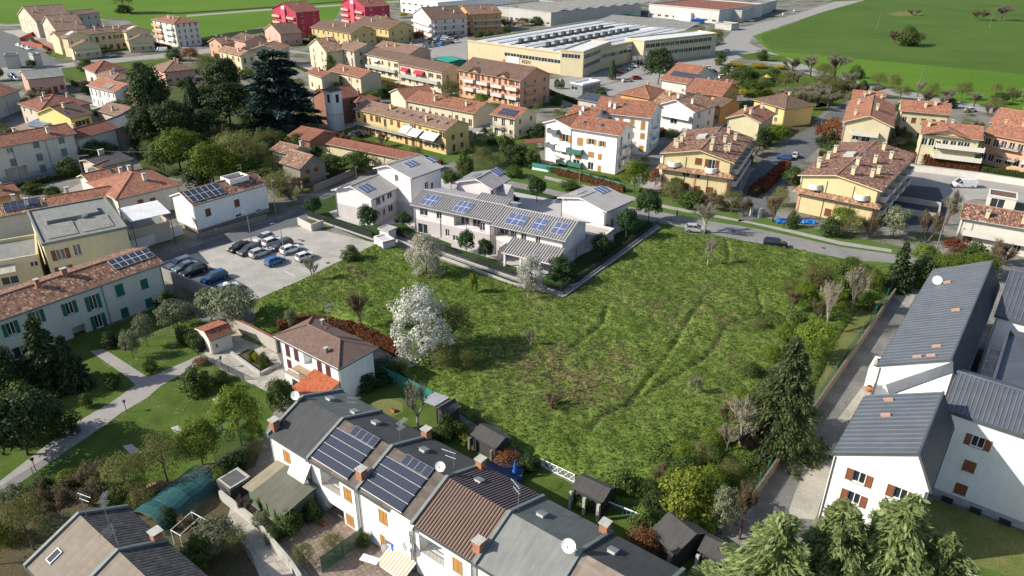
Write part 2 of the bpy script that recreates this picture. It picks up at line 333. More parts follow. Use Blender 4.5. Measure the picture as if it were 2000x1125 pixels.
def building(label, A, B, D, h, roof='x', apex=None, pitch=.36, rp=.5, ov=.5, wall=CREAM, rmat=TERRA, name='house', cat='house', group=None, wins=None, shut=SHUT, band=None, detail=1,
             chim=1, sky=0, dish=0, soff=None, t=.2, near=False, loggia=None, holes=None, hh=None, ribs=None, seed=0, ant=0, chm=None, rmatB=None, parapet=0.5, ridge=True):
    a = A if isinstance(A, Vector) else G(*A, h); b = B if isinstance(B, Vector) else G(*B, h); u = (b-a); u.z = 0; W = u.length; u.normalize(); n = Vector((-u.y, u.x, 0))
    if isinstance(D, tuple): c = G(*D, h); D = abs((c-b).dot(n))
    D = max(D, 2.5)
    rr = random.Random(hash(label) % 9999 if False else sum(map(ord, label))+seed)
    if apex:
        r = ray(*apex)
        if roof == 'y': o = a; q = u; plane = n
        else: o = b if apex[0] > (A[0]+B[0])/2-1 else a; q = n; plane = u
        tt = (o-Vector((0, 0, HC))).dot(plane)/r.dot(plane); p = Vector((0, 0, HC))+r*tt
        s = (p-o).dot(q); span = W if roof == 'y' else D; rp = min(.8, max(.2, s/span)); pitch = min(.75, max(.12, (p.z-h)/(rp*span)))
    root = empty(name, (a.x, a.y, 0), math.atan2(u.y, u.x), label, cat, group)
    o = Bld(); o.root = root; o.W, o.D, o.h, o.roof, o.ov = W, D, h, roof, ov; o.rr = rr
    BD[root.name] = (W, D); span = W if roof == 'y' else D; hr = h+pitch*rp*span; o.hr, o.rp = hr, rp; p2 = (hr-h)/((1-rp)*span); o.p1, o.p2 = pitch, p2
    hw = (h+min(pitch, p2)*ov-t) if roof in 'xy' or roof == 'hip' else h-t
    if roof == 'flat': hw = h
    o.hw = hw
    mb = MB(); sides = {'f': (W-2*ov, Matrix.Translation((ov, ov, 0))), 'r': (D-2*ov, Matrix.Translation((W-ov, ov, 0)) @ Matrix.Rotation(R(90), 4, 'Z')),
                        'b': (W-2*ov, Matrix.Translation((W-ov, D-ov, 0)) @ Matrix.Rotation(R(180), 4, 'Z')), 'l': (D-2*ov, Matrix.Translation((ov, D-ov, 0)) @ Matrix.Rotation(R(270), 4, 'Z'))}
    o.sides = sides; allw = []
    loggia = [((q[1],)+wallpx(o, q[1], q[2], q[3], q[4], q[5])+(q[4], q[5], q[6])) if q[0] == 'p' else q for q in (loggia or [])]
    wins = wins or {}
    for sd, (L, M) in sides.items():
        hs = []; spec = wins.get(sd)
        if isinstance(spec, tuple):                                   # (columns, floors, style[, w, h])
            nc, fl, st = spec[:3]; ww, wh = (spec[3], spec[4]) if len(spec) > 3 else (1.15, 1.45)
            fh = hw/fl
            for k in range(fl):
                for i in range(nc):
                    x = L*(i+.5)/nc-ww/2+rr.uniform(-.12, .12); z = fh*k+min(1.0, fh*.32)
                    s2 = st if st != 'mix' else rr.choice(('shut', 'open', 'plain', 'shut')); h2 = wh; z2 = z
                    if rr.random() < .18 and fh > 2.5 and k < 3: h2 = min(2.25, fh-.4); z2 = fh*k+.12
                    if z2+h2 > hw-.15: h2 = hw-.15-z2
                    if x > .1 and x+ww < L-.1 and h2 > .5: allw.append((sd, x, z2, ww, h2, s2)); hs.append((x, z2, ww, h2))
        elif spec:
            for q in spec:
                if q[0] == 'p': x, z = wallpx(o, sd, q[1], q[2], q[3], q[4]); ww, wh, s2 = q[3:]
                else: x, z, ww, wh, s2 = q
                z = max(.02, z)
                if z+wh < hw-.05 and x+ww < L-.05 and x > .03: allw.append((sd, x, z, ww, wh, s2)); hs.append((x, z, ww, wh))
        for (s3, x, z, ww, wh, dd) in (loggia or []):
            if s3 == sd and z+wh < hw and x+ww < L: hs.append((x, z, ww, wh, dd))
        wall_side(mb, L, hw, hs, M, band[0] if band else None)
        if (roof == 'x' and sd in 'rl') or (roof == 'y' and sd in 'fb'):
            s = rp*span-ov
            if sd in 'lb': s = L-s
            pl, pr = (pitch, p2) if sd in 'rf' else (p2, pitch)
            zz = hr-t-.02
            mb.face([M @ Vector(q) for q in ((0, 0, hw), (L, 0, hw), (s, 0, zz))], 0)
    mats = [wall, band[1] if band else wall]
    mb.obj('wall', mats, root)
    # windows
    for (sd, x, z, ww, wh, st) in allw:
        me, sm = window_mesh(ww, wh, st, shut)
        Mw = sides[sd][1] @ Matrix.Translation((x, 0, z))
        wo = link('window', me, root, None, Mw)
        if sm:
            if st == 'shut': ms = [Matrix.Identity(4), Matrix.Translation((ww/2+.01, 0, 0))]
            else: ms = [Matrix.Translation((-ww/2, 0, 0)), Matrix.Translation((ww, 0, 0))]
            for q in ms: link('shutter', sm, wo, None, q if st == 'shut' else Matrix.Translation((0, -.03, 0)) @ q)
    # roof
    rb = MB(); e = soff or wall
    if roof == 'x':
        y = rp*D
        rb.slab([(0, 0, h), (W, 0, h), (W, y, hr), (0, y, hr)], t, 0, 1); rb.slab([(W, D, h), (0, D, h), (0, y, hr), (W, y, hr)], t, 2, 1)
        rl = ((0, y, hr), (W, y, hr))
    elif roof == 'y':
        x = rp*W
        rb.slab([(0, D, h), (0, 0, h), (x, 0, hr), (x, D, hr)], t, 2, 1); rb.slab([(W, 0, h), (W, D, h), (x, D, hr), (x, 0, hr)], t, 0, 1)
        rl = ((x, 0, hr), (x, D, hr))
    elif roof == 'hip':
        y = D/2; hr = h+pitch*min(D, W)/2; o.hr = hr
        if W >= D: r0, r1 = (D/2, y, hr), (W-D/2, y, hr)
        else: r0, r1 = (W/2, W/2, hr), (W/2, D-W/2, hr)
        if W >= D: fs = [[(0, 0, h), (W, 0, h), r1, r0], [(W, 0, h), (W, D, h), r1], [(W, D, h), (0, D, h), r0, r1], [(0, D, h), (0, 0, h), r0]]
        else: fs = [[(0, 0, h), (W, 0, h), r0], [(W, 0, h), (W, D, h), r1, r0], [(W, D, h), (0, D, h), r1], [(0, D, h), (0, 0, h), r0, r1]]
        for q in fs: rb.slab(q, t, 0, 1)
        rl = (r0, r1)
        for cc, rr_ in (((0, 0, h), r0), ((W, 0, h), r1 if W >= D else r0), ((W, D, h), r1), ((0, D, h), r0 if W >= D else r1)): rb.tube(Vector(cc)+Vector((0, 0, .03)), Vector(rr_)+Vector((0, 0, .03)), .11, n=5)
    elif roof == 'mono':
        rb.slab([(0, 0, h), (W, 0, h), (W, D, h+pitch*D), (0, D, h+pitch*D)], t, 0, 1); rl = None
    else:
        i = .25
        rb.slab([(i, i, h-.1), (W-i, i, h-.1), (W-i, D-i, h-.1), (i, D-i, h-.1)], t, 0, 1); rl = None
        pp = MB()
        for q in (((0, 0, h-.3), (W, .3, h+parapet)), ((0, D-.3, h-.3), (W, D, h+parapet)), ((0, .3, h-.3), (.3, D-.3, h+parapet)), ((W-.3, .3, h-.3), (W, D-.3, h+parapet))): pp.box(*q)
        pp.obj('parapet', [soff or wall], root)
    rb.obj('roof', [rmat, e, rmatB or rmat], root)
    if rl and ridge: m = MB(); m.tube(Vector(rl[0])+Vector((0, 0, .02)), Vector(rl[1])+Vector((0, 0, .02)), .13, n=6); m.obj('ridge_cap', [rmat], root)
    if roof in ('x', 'y', 'hip'):
        g = MB()
        if roof != 'y': g.box((0, -.12, h-t-.02), (W, -.01, h-t+.12)); 
        if roof == 'y': g.box((W+.01, 0, h-t-.02), (W+.12, D, h-t+.12)); g.box((-.12, 0, h-t-.02), (-.01, D, h-t+.12))
        if roof == 'hip': g.box((W+.01, 0, h-t-.02), (W+.12, D, h-t+.12))
        g.obj('gutter', [GUT], root)
        xs = (ov+.15, W-ov-.15) if W < 16 else (ov+.15, W*.36, W*.68, W-ov-.15)
        dm = MB.__new__(MB); 
        for x in xs:
            d = MB(); d.tube((x, ov-.08, 0), (x, ov-.08, h-t-.05), .05, n=5); d.obj('downspout', [GUT], root)
    for i in range(chim): chimney(o, rr.choice('AB'), rr.uniform(.12, .88), rr.uniform(.35, .8), chm or wall)
    for i in range(sky): skylight(o, 'A' if rr.random() < .7 else 'B', rr.uniform(.1, .9), rr.uniform(.3, .7))
    for i in range(dish): dishon(o, rr.choice('AB'), rr.uniform(.1, .9), rr.uniform(.5, .95))
    for i in range(ant): antenna(o, rr.uniform(.2, .8))
    return o
def slope(o, s):
    """origin, u, v (unit, up the slope) and size of slope A (camera side / right side) or B"""
    W, D, h, rp = o.W, o.D, o.h, o.rp
    if o.roof == 'mono': dv = Vector((0, 1, o.p1)).normalized(); return Vector((0, 0, h)), Vector((1, 0, 0)), dv, W, D*math.hypot(1, o.p1)
    if o.roof == 'flat': return Vector((0, 0, h-.1)), Vector((1, 0, 0)), Vector((0, 1, 0)), W, D
    if o.roof == 'y':
        if s == 'A': dv = Vector((-1, 0, o.p2)).normalized(); return Vector((W, 0, h)), Vector((0, 1, 0)), dv, D, (1-rp)*W*math.hypot(1, o.p2)
        dv = Vector((1, 0, o.p1)).normalized(); return Vector((0, D, h)), Vector((0, -1, 0)), dv, D, rp*W*math.hypot(1, o.p1)
    if s == 'A': dv = Vector((0, 1, o.p1)).normalized(); return Vector((0, 0, h)), Vector((1, 0, 0)), dv, W, rp*D*math.hypot(1, o.p1)
    dv = Vector((0, -1, o.p2)).normalized(); return Vector((W, D, h)), Vector((-1, 0, 0)), dv, W, (1-rp)*D*math.hypot(1, o.p2)
def onslope(o, s, fu, fv):
    p, u, v, L, H = slope(o, s)
    if o.roof == 'hip': fu = .5+(fu-.5)*.5
    n = u.cross(v); M = Matrix((u, v, n)).transposed().to_4x4(); q = p+u*L*fu+v*H*fv; M.translation = q; return M
CH = {}
def chimney(o, s, fu, fv, mat, w=.6, hh=1.1, d=None):
    M = onslope(o, s, fu, fv); p = M.translation; k = (mat.name, w, hh)
    if k not in CH:
        m = MB(); m.box((-w/2, -w/2, -.7), (w/2, w/2, hh)); m.box((-w/2-.1, -w/2-.1, hh+.22), (w/2+.1, w/2+.1, hh+.32), 1)
        for a in (-1, 1):
            for b in (-1, 1): m.box((a*w*.42-.07, b*w*.42-.07, hh), (a*w*.42+.07, b*w*.42+.07, hh+.22), 0)
        m.box((-w*.25, -w*.25, hh), (w*.25, w*.25, hh+.1), 2); CH[k] = m.mesh('chimney', [mat, CONC, DARK])
    return link('chimney', CH[k], o.root, None, Matrix.Translation(p))
SK = {}
def skylight(o, s, fu, fv, w=.8, l=1.2):
    if 's' not in SK:
        m = MB(); m.box((-.4, -.6, -.05), (.4, .6, .12), 0); m.face([(-.32, -.52, .125), (.32, -.52, .125), (.32, .52, .125), (-.32, .52, .125)], 1); SK['s'] = m.mesh('skylight', [METAL, glassmat()])
    return link('skylight', SK['s'], o.root, None, onslope(o, s, fu, fv))
DM = plain('dish_white', (.72, .72, .70), .5); DMR = plain('dish_red', (.42, .12, .08), .6)
def dish_mesh(r=.45, mat=None, mast=1.2):
    k = ('d', r, mat.name if mat else '', mast)
    if k in SK: return SK[k]
    m = MB(); m.tube((0, 0, -.3), (0, 0, mast), .035, n=5, m=1)
    T = Matrix.Translation((0, -.15, mast)) @ Matrix.Rotation(R(62), 4, 'X'); n = 14
    rings = [(r*q, .22*r*q*q) for q in (0.0, .35, .7, 1.0)]
    for i in range(3):
        for j in range(n):
            a0, a1 = 2*math.pi*j/n, 2*math.pi*(j+1)/n; (r0, z0), (r1, z1) = rings[i], rings[i+1]
            ps = [(r0*math.cos(a0), r0*math.sin(a0), z0), (r1*math.cos(a0), r1*math.sin(a0), z1), (r1*math.cos(a1), r1*math.sin(a1), z1), (r0*math.cos(a1), r0*math.sin(a1), z0)]
            if i == 0: ps = ps[:3]
            m.face([T @ Vector(p) for p in ps], 0); m.face([T @ (Vector(p)-Vector((0, 0, .02))) for p in ps][::-1], 0)
    m.tube(T @ Vector((0, -r*.9, .1)), T @ Vector((0, 0, r*.8)), .015, n=4, m=1); m.box((-.05, -.05, -.05), (.05, .05, .08), 1, Matrix.Translation(T @ Vector((0, 0, r*.8))))
    SK[k] = m.mesh('satellite_dish', [mat or DM, METAL]); return SK[k]
def dishon(o, s, fu, fv, r=.45, mat=None, mast=1.2, az=None):
    M = onslope(o, s, fu, fv); a = (az if az is not None else R(-60))-o.root.rotation_euler.z
    return link('satellite_dish', dish_mesh(r, mat, mast), o.root, None, Matrix.Translation(M.translation) @ Matrix.Rotation(a+R(90), 4, 'Z'))
def antenna_mesh(hh=2.6):
    k = ('a', hh)
    if k in SK: return SK[k]
    m = MB(); m.tube((0, 0, -.3), (0, 0, hh), .03, n=5)
    for z, L, n in ((hh-.1, 1.3, 9), (hh-.7, .9, 5)):
        m.tube((-.2, 0, z), (L, 0, z), .018, n=4)
        for i in range(n): x = -.1+L*i/n; m.tube((x, -.28, z), (x, .28, z), .012, n=3)
    SK[k] = m.mesh('aerial', [METAL]); return SK[k]
def antenna(o, f, s='A', fv=.97, hh=2.6):
    M = onslope(o, s, f, fv); return link('aerial', antenna_mesh(hh), o.root, None, Matrix.Translation(M.translation) @ Matrix.Rotation(o.rr.uniform(0, 6), 4, 'Z'))
def balcony(o, sd, x, z, w, d=1.2, style='solid', mat=None, round_=False):
    M = o.sides[sd][1] @ Matrix.Translation((x, 0, z)); m = MB(); mat = mat or WHITE
    if round_:
        n = 10; arc = [(w/2-w/2*math.cos(math.pi*i/n), -d*math.sin(math.pi*i/n)) for i in range(n+1)]
        for i in range(n):
            (x0, y0), (x1, y1) = arc[i], arc[i+1]; cx = w/2
            m.face([(cx, 0, 0), (x0, y0, 0), (x1, y1, 0)]); m.face([(x0, y0, -.15), (x1, y1, -.15), (x1, y1, .95), (x0, y0, .95)])
            k = .88; a0, b0, a1, b1 = cx+(x0-cx)*k, y0*k, cx+(x1-cx)*k, y1*k
            m.face([(a1, b1, 0), (a0, b0, 0), (a0, b0, .95), (a1, b1, .95)]); m.face([(x0, y0, .95), (x1, y1, .95), (a1, b1, .95), (a0, b0, .95)])
        return m.obj('balcony', [mat], o.root, M)
    m.box((0, -d, -.18), (w, 0, 0), 0)
    if style == 'solid': m.box((0, -d, 0), (w, -d+.1, .95)); m.box((0, -d+.1, 0), (.1, 0, .95)); m.box((w-.1, -d+.1, 0), (w, 0, .95))
    b = m.obj('balcony', [mat], o.root, M)
    if style != 'solid':
        r = MB(); r.box((0, -d, .93), (w, -d+.05, .98)); k = max(4, int(w/.18))
        for i in range(k+1): xx = (w-.03)*i/k; r.box((xx, -d+.01, 0), (xx+.025, -d+.035, .93))
        for xx in (0, w-.03):
            r.box((xx, -d+.05, .93), (xx+.04, 0, .98))
            for i in range(int(d/.18)): r.box((xx, -d+.15+i*.18, 0), (xx+.025, -d+.175+i*.18, .93))
        r.obj('railing', [METAL if style == 'rail' else mat], b)
    return b
def awning(o, sd, x, z, w, d=1.5, drop=.9, mat=None, valance=True):
    M = o.sides[sd][1] @ Matrix.Translation((x, 0, z)); m = MB()
    m.slab([(0, -d, -drop), (w, -d, -drop), (w, -.02, 0), (0, -.02, 0)], .04)
    if valance:
        n = int(w/.25)
        for i in range(n): m.box((w*i/n+.01, -d-.02, -drop-.22), (w*(i+1)/n-.02, -d, -drop-.03))
    return m.obj('awning', [mat or WHITEP], o.root, M)
PVM = {}
def panels(o, s, u0, v0, nu, nv, w=1.0, l=1.65, gap=.03, gv=None, mat=None, frame=None, lift=.12, rot=False, skip=()):
    """rows of solar panels lying on a slope, each one a part; u0, v0 in metres"""
    mat = mat or PVD; frame = frame or METAL; p, u, v, L, H = slope(o, s); n = u.cross(v); k = (w, l, mat.name, frame.name)
    if k not in PVM:
        m = MB(); m.box((0, 0, 0), (w, l, .04), 0); e = .03; m.face([(e, e, .044), (w-e, e, .044), (w-e, l-e, .044), (e, l-e, .044)], 1, [(0, 0), (1, 0), (1, 1), (0, 1)]); PVM[k] = m.mesh('solar_panel', [frame, mat])
    for i in range(nu):
        for j in range(nv):
            if (i, j) in skip: continue
            M = Matrix((u, v, n)).transposed().to_4x4(); M.translation = p+u*(u0+i*(w+gap))+v*(v0+j*(l+(gap if gv is None else gv)))+n*lift
            link('solar_panel', PVM[k], o.root, None, M)
def ribs(o, s, sp=.4, w=.08, h=.06, mat=None, name='roof_rib', cross=False):
    p, u, v, L, H = slope(o, s); n = u.cross(v); m = MB(); k = int(L/sp)
    M = Matrix((u, v, n)).transposed().to_4x4(); M.translation = p
    if cross:
        k = int(H/sp)
        for i in range(k+1): m.box((0, H*i/k-.005, .002), (L, H*i/k+w-.005, h), 0, M)
    else:
        for i in range(k+1): x = (L-w)*i/k; m.box((x, 0, .002), (x+w, H, h), 0, M)
    return m.obj(name, [mat or GREYRIB], o.root, kind='stuff')
def parapets(o, xs, t=.35, up=.22, mat=None):
    """walls between the units that stand up through the roof"""
    for x in xs:
        m = MB(); W, D, h, hr, rp = o.W, o.D, o.h, o.hr, o.rp
        for a, b, za, zb in ((-.1, rp*D, h, hr), (rp*D, D+.1, hr, h)):
            m.face([(x, a, za+up), (x+t, a, za+up), (x+t, b, zb+up), (x, b, zb+up)]); m.face([(x, a, za-.4), (x, a, za+up), (x, b, zb+up), (x, b, zb-.4)]); m.face([(x+t, a, za-.4), (x+t, b, zb-.4), (x+t, b, zb+up), (x+t, a, za+up)])
            if a < 0: m.face([(x, a, za-.4), (x+t, a, za-.4), (x+t, a, za+up), (x, a, za+up)])
            else: m.face([(x, b, zb-.4), (x, b, zb+up), (x+t, b, zb+up), (x+t, b, zb-.4)])
        m.obj('coping', [mat or GUT], o.root)
def boxpart(o, name, a, b, mat, M=None, par=None):
    m = MB(); m.box(a, b); return m.obj(name, [mat], par or o.root, M)
# ---------------------------------------------------------------- the new white houses in the middle of the plot
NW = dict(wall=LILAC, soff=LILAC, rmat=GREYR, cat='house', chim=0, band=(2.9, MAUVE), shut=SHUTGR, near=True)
n1 = building('low lilac white house with gable end facing the parking lot and one blue panel array', (643, 377), (724, 394), (777, 368), 5.7, 'y', apex=(681, 369), ov=.55,
    wins={'r': [('p', 736, 397, 1.3, 1.7, 'plain'), ('p', 746, 391, .8, 1.6, 'plain'), ('p', 758, 384, 1.6, 1.6, 'plain'), ('p', 748, 419, .9, 1.5, 'plain'), ('p', 761, 411, 1.5, 1.5, 'plain')]}, **NW)
ribs(n1, 'A', .7, .16, .08, GREYRIB2); ribs(n1, 'B', .55, .1, .05); panelspx(n1, 'A', 710, 382, 3, 1, w=1.0, l=2.2, mat=PVB, frame=WHITEP)
panelspx(n1, 'B', 672, 367, 3, 1, w=1.0, l=1.8, mat=PVB, frame=WHITEP)
n2 = building('tall three storey lilac white house rising above its lower neighbour', (724, 333), (800, 352), (854, 326), 8.7, 'y', apex=(752, 327), ov=.55,
    wins={'f': [('p', 771, 352, 1.0, 1.4, 'plain')], 'r': [('p', 830, 365, 1.1, 1.5, 'plain'), ('p', 841, 366, .9, 1.6, 'plain'), ('p', 788, 410, 1.1, 2.1, 'plain')]}, **NW)
ribs(n2, 'A', .7, .16, .08, GREYRIB2); ribs(n2, 'B', .55, .1, .05); panelspx(n2, 'A', 796, 331, 3, 1, w=1.0, l=2.0, mat=PVB, frame=WHITEP); panelspx(n2, 'A', 840, 321, 2, 1, w=1.0, l=2.2, mat=PVB, frame=WHITEP); panelspx(n2, 'B', 762, 318, 3, 1, w=1.0, l=1.8, mat=PVB, frame=WHITEP)
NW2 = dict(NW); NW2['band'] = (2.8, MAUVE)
na = building('long lilac white row house with grey ribbed roof and two six-panel arrays', (797, 403), (959, 434), 11.5, 5.7, 'x', apex=(825, 373), ov=.6,
    wins={'f': [('p', 825, 417, 1.8, 1.5, 'plain'), ('p', 855, 423, 1.1, 1.5, 'plain'), ('p', 824, 452, 2.2, 2.0, 'plain'), ('p', 872, 457, .9, 1.5, 'plain'), ('p', 940, 444, 1.1, 1.6, 'plain'), ('p', 888, 471, 1.2, 1.1, 'plain')]},
    loggia=[('p', 'f', 911, 437, 6.0, 2.3, 1.5)], **NW2)
ribs(na, 'A', .5, .17, .1)
xs_ = na.W-6.4; y0_ = na.rp*na.D; z0_ = na.hr; ex = 2.3; m = MB(); m.slab([(xs_, y0_-.02, z0_+.03), (na.W+.3, y0_-.02, z0_+.03), (na.W+.3, y0_+ex, z0_+.03+ex*na.p1), (xs_, y0_+ex, z0_+.03+ex*na.p1)], .2, 0, 1)
Tu = Matrix.Translation((xs_, y0_, z0_+.03)) @ Matrix.Rotation(math.atan(na.p1), 4, 'X')
for i in range(14): m.box((i*.5, 0, 0), (i*.5+.17, ex*math.hypot(1, na.p1), .1), 2, Tu)
m.face([(xs_+.3, y0_, z0_-.6), (xs_+.3, y0_+ex, z0_-1.6), (xs_+.3, y0_+ex, z0_+ex*na.p1-.15), (xs_+.3, y0_, z0_-.1)], 1); m.face([(na.W-.3, y0_, z0_-.6), (na.W-.3, y0_+ex, z0_-1.6), (na.W-.3, y0_+ex, z0_+ex*na.p1-.15), (na.W-.3, y0_, z0_-.1)], 1); m.obj('upper_roof', [GREYR, LILAC, GREYRIB], na.root)
panelspx(na, 'A', 817, 402, 3, 2, w=1.0, l=1.6, mat=PVB, frame=WHITEP); panelspx(na, 'A', 880, 414, 3, 2, w=1.0, l=1.6, mat=PVB, frame=WHITEP)
x, z = wallpx(na, 'f', 911, 437, 6, 2.3)
for i, dx in enumerate((.6, 3.2)):
    me, _ = window_mesh(1.9, 2.05, 'plain', SHUTGR); link('window', me, na.root, None, na.sides['f'][1] @ Matrix.Translation((x+dx, 1.32, z+.05)))
nb = building('lilac white row house with three panel arrays behind the small blossom tree', (955, 440), (1103, 470), 10.2, 5.7, 'x', apex=(1129, 430), ov=.6,
    wins={'f': [('p', 1021, 462, 1.0, 1.5, 'plain'), ('p', 1049, 468, .9, 1.6, 'plain'), ('p', 990, 504, 1.0, 2.0, 'plain')], 'r': [('p', 1110, 466, 1.0, 1.6, 'plain'), ('p', 1128, 452, 1.0, 1.6, 'plain'), ('p', 1125, 495, 1.0, 2.1, 'plain')]},
    loggia=[('p', 'f', 985, 455, 4.6, 2.2, 1.6)], **NW2)
ribs(nb, 'A', .5, .17, .1)
for q in ((983, 437), (1034, 446), (1072, 454)): panelspx(nb, 'A', q[0], q[1], 3 if q[0] < 1000 else 2, 2, w=1.15, l=1.5, mat=PVB, frame=WHITEP)
x, z = wallpx(nb, 'f', 985, 455, 4.6, 2.2)
for dx in (.3, 2.4): me, _ = window_mesh(1.9, 2.0, 'plain', SHUTGR); link('window', me, nb.root, None, nb.sides['f'][1] @ Matrix.Translation((x+dx, 1.42, z+.05)))
# lean-to porch roof in front of the right row house
M0 = nb.sides['f'][1]; x0, _ = wallpx(nb, 'f', 1001, 478); x1 = nb.W-2*nb.ov+.3
m = MB(); m.slab([M0 @ Vector(p) for p in ((x0, -4.2, 2.75), (x1, -4.2, 2.75), (x1, 0, 4.1), (x0, 0, 4.1))], .2, 0, 1)
pr = m.obj('porch_roof', [GREYR, LILAC], nb.root); r = MB(); k = int((x1-x0)/.5); L = math.hypot(4.2, 1.35); T = M0 @ Matrix.Translation((x0, -4.2, 2.75)) @ Matrix.Rotation(math.atan2(1.35, 4.2), 4, 'X')
for i in range(k+1): q = (x1-x0-.13)*i/k; r.box((q, 0, 0), (q+.17, L, .1), 0, T)
r.obj('roof_rib', [GREYRIB], pr, kind='stuff')
for q in (x0+.3, x0+3.5, x1-3, x1-.4): boxpart(nb, 'porch_post', (q, -4.0, 0), (q+.35, -3.65, 2.65), LILAC, M0)
boxpart(nb, 'porch_wall', (x0-1.8, -.1-2.4, 0), (x0-1.5, -.02, 2.6), LILAC, M0)
nc = building('detached lilac white house with big blank gable beside the road', (1085, 384), (1182, 411), (1215, 382), 5.9, 'y', apex=(1130, 384), ov=.6,
    wins={'r': [('p', 1182, 417, .9, 1.4, 'plain'), ('p', 1195, 405, 1.2, 1.4, 'plain'), ('p', 1184, 444, 1.0, 2.1, 'plain'), ('p', 1194, 433, 1.0, 2.1, 'plain')]}, **NW2)
ribs(nc, 'A', .65, .16, .08, GREYRIB2); ribs(nc, 'B', .5, .1, .05); panelspx(nc, 'A', 1172, 377, 3, 1, w=1.0, l=2.4, mat=PVB, frame=WHITEP); panelspx(nc, 'B', 1128, 371, 3, 1, w=1.0, l=2, mat=PVB, frame=WHITEP)
nd = building('lilac white house standing behind the long row with a small front gable', (881, 358), (959, 371), (1018, 354), 5.9, 'y', apex=(926, 351), ov=.6, wins={'r': [('p', 959, 378, .7, 1.6, 'plain'), ('p', 992, 373, 1.0, 1.6, 'plain')]}, **NW2)
ribs(nd, 'A', .7, .16, .08, GREYRIB2); ribs(nd, 'B', .55, .1, .05); panelspx(nd, 'A', 969, 345, 3, 1, w=1.0, l=2.2, mat=PVB, frame=WHITEP); panelspx(nd, 'B', 925, 342, 3, 1, w=1, l=1.8, mat=PVB, frame=WHITEP)
m = MB(); T = nd.sides['r'][1]; L = nd.D*.42
for a, b in (((0, -2.4), (L/2, 0)), ): pass
m.box((2.2, -2.2, 0), (2.2+L, 0, 4.6), 1, T)
m.slab([T @ Vector(p) for p in ((1.9, .8, 4.7), (1.9, -2.6, 4.7), (2.2+L/2, -2.6, 5.9), (2.2+L/2, .8, 5.9))], .18, 0, 1); m.slab([T @ Vector(p) for p in ((2.5+L, -2.6, 4.7), (2.5+L, .8, 4.7), (2.2+L/2, .8, 5.9), (2.2+L/2, -2.6, 5.9))], .18, 0, 1)
m.face([T @ Vector(p) for p in ((2.2, -2.2, 4.6), (2.2+L, -2.2, 4.6), (2.2+L/2, -2.2, 5.72))], 1); m.obj('gable_wing', [GREYR, LILAC], nd.root)
for (oo, sx) in ((n1, 1), (n2, 1), (nc, 1), (nd, 1)):       # purlin ends under the gable
    mbm = MB(); W = oo.W
    for fx in (.12, oo.rp, .88):
        zt = oo.h+(oo.p1*fx*W if fx <= oo.rp else oo.p2*(1-fx)*W)-.22; mbm.box((fx*W-.1, .02, zt-.24), (fx*W+.1, oo.ov, zt-.02))
    mbm.obj('purlin', [LILAC], oo.root)
gar = building('flat mauve garage with open court below the detached white house', (1105, 447), (1176, 462), 5.0, 2.6, 'flat', ov=.0, wall=MAUVE, soff=LILAC, rmat=plain('garage_deck', (.42, .38, .35), .9), chim=0, cat='garage', name='garage', parapet=.25)
boxw = building('low white utility box at the corner of the parking lot fence', (728, 467), (746, 478), 1.2, 1.9, 'flat', ov=0, wall=LILAC, soff=LILAC, rmat=MAUVE, chim=0, cat='utility box', name='utility_box', parapet=.1)
gate_h = building('white roofed entrance canopy with letterboxes beside the plot gate', (735, 450), (757, 456), 1.8, 2.3, 'flat', ov=.25, wall=LILAC, soff=GREYR, rmat=GREYR, chim=0, cat='entrance canopy', name='entrance_canopy', parapet=.02)

# ---------------------------------------------------------------- terrace in the foreground
ra = G(527, 855, 6); rb_ = G(976, 1125, 6); RU = (rb_-ra); RU.z = 0; RU.normalize(); RN = Vector((-RU.y, RU.x, 0)); bd = [0, 6.4, 13.6, 20.8, 28.1, 35.4, 42.6]
TER = dict(wall=WHITE, soff=GUT, ov=.12, cat='terraced house', name='terraced_house', group='white terraced houses in one row', chim=0, shut=SHUTO, near=True, rp=.48, pitch=.43, ridge=False)
rows = [
 ('left end white terraced house with dark gravel felt roof and lean-to shed', BITUM, BITUMG, [('p', 566, 899, 1.1, 1.5, 'shut')], [('p', 'f', 539, 884, 1.0, 3.4, .35)]),
 ('white terraced house with big solar array, second unit from the dish end', TAUPE2, BITUM, [('p', 686, 971, 1.1, 1.6, 'shut'), ('p', 692, 1021, 1.1, 1.4, 'shut')], [('p', 'f', 652, 950, 2.9, 2.1, 2.3), ('p', 'f', 662, 1007, 2.9, 2.0, 2.3)]),
 ('white terraced house with solar array and striped awning over its yard', TAUPE2, BITUM, [('p', 756, 1014, 1.1, 1.6, 'shut'), ('p', 757, 1061, .7, 1.5, 'shut')], [('p', 'f', 797, 1040, 2.8, 2.0, 2.3)]),
 ('white terraced house with tan and dark corrugated roof', COPP, DKCOR, [('p', 903, 1107, 1.1, 1.6, 'shut')], [('p', 'f', 852, 1078, 3.0, 2.2, 2.3)]),
 ('white terraced house with plain pale felt roof and large white dish', PALEF, BITUMG, [], []),
 ('terraced house with taupe shingle front slope and speckled dark rear slope', TAUPE, BITUM, [], [])]
ter = []
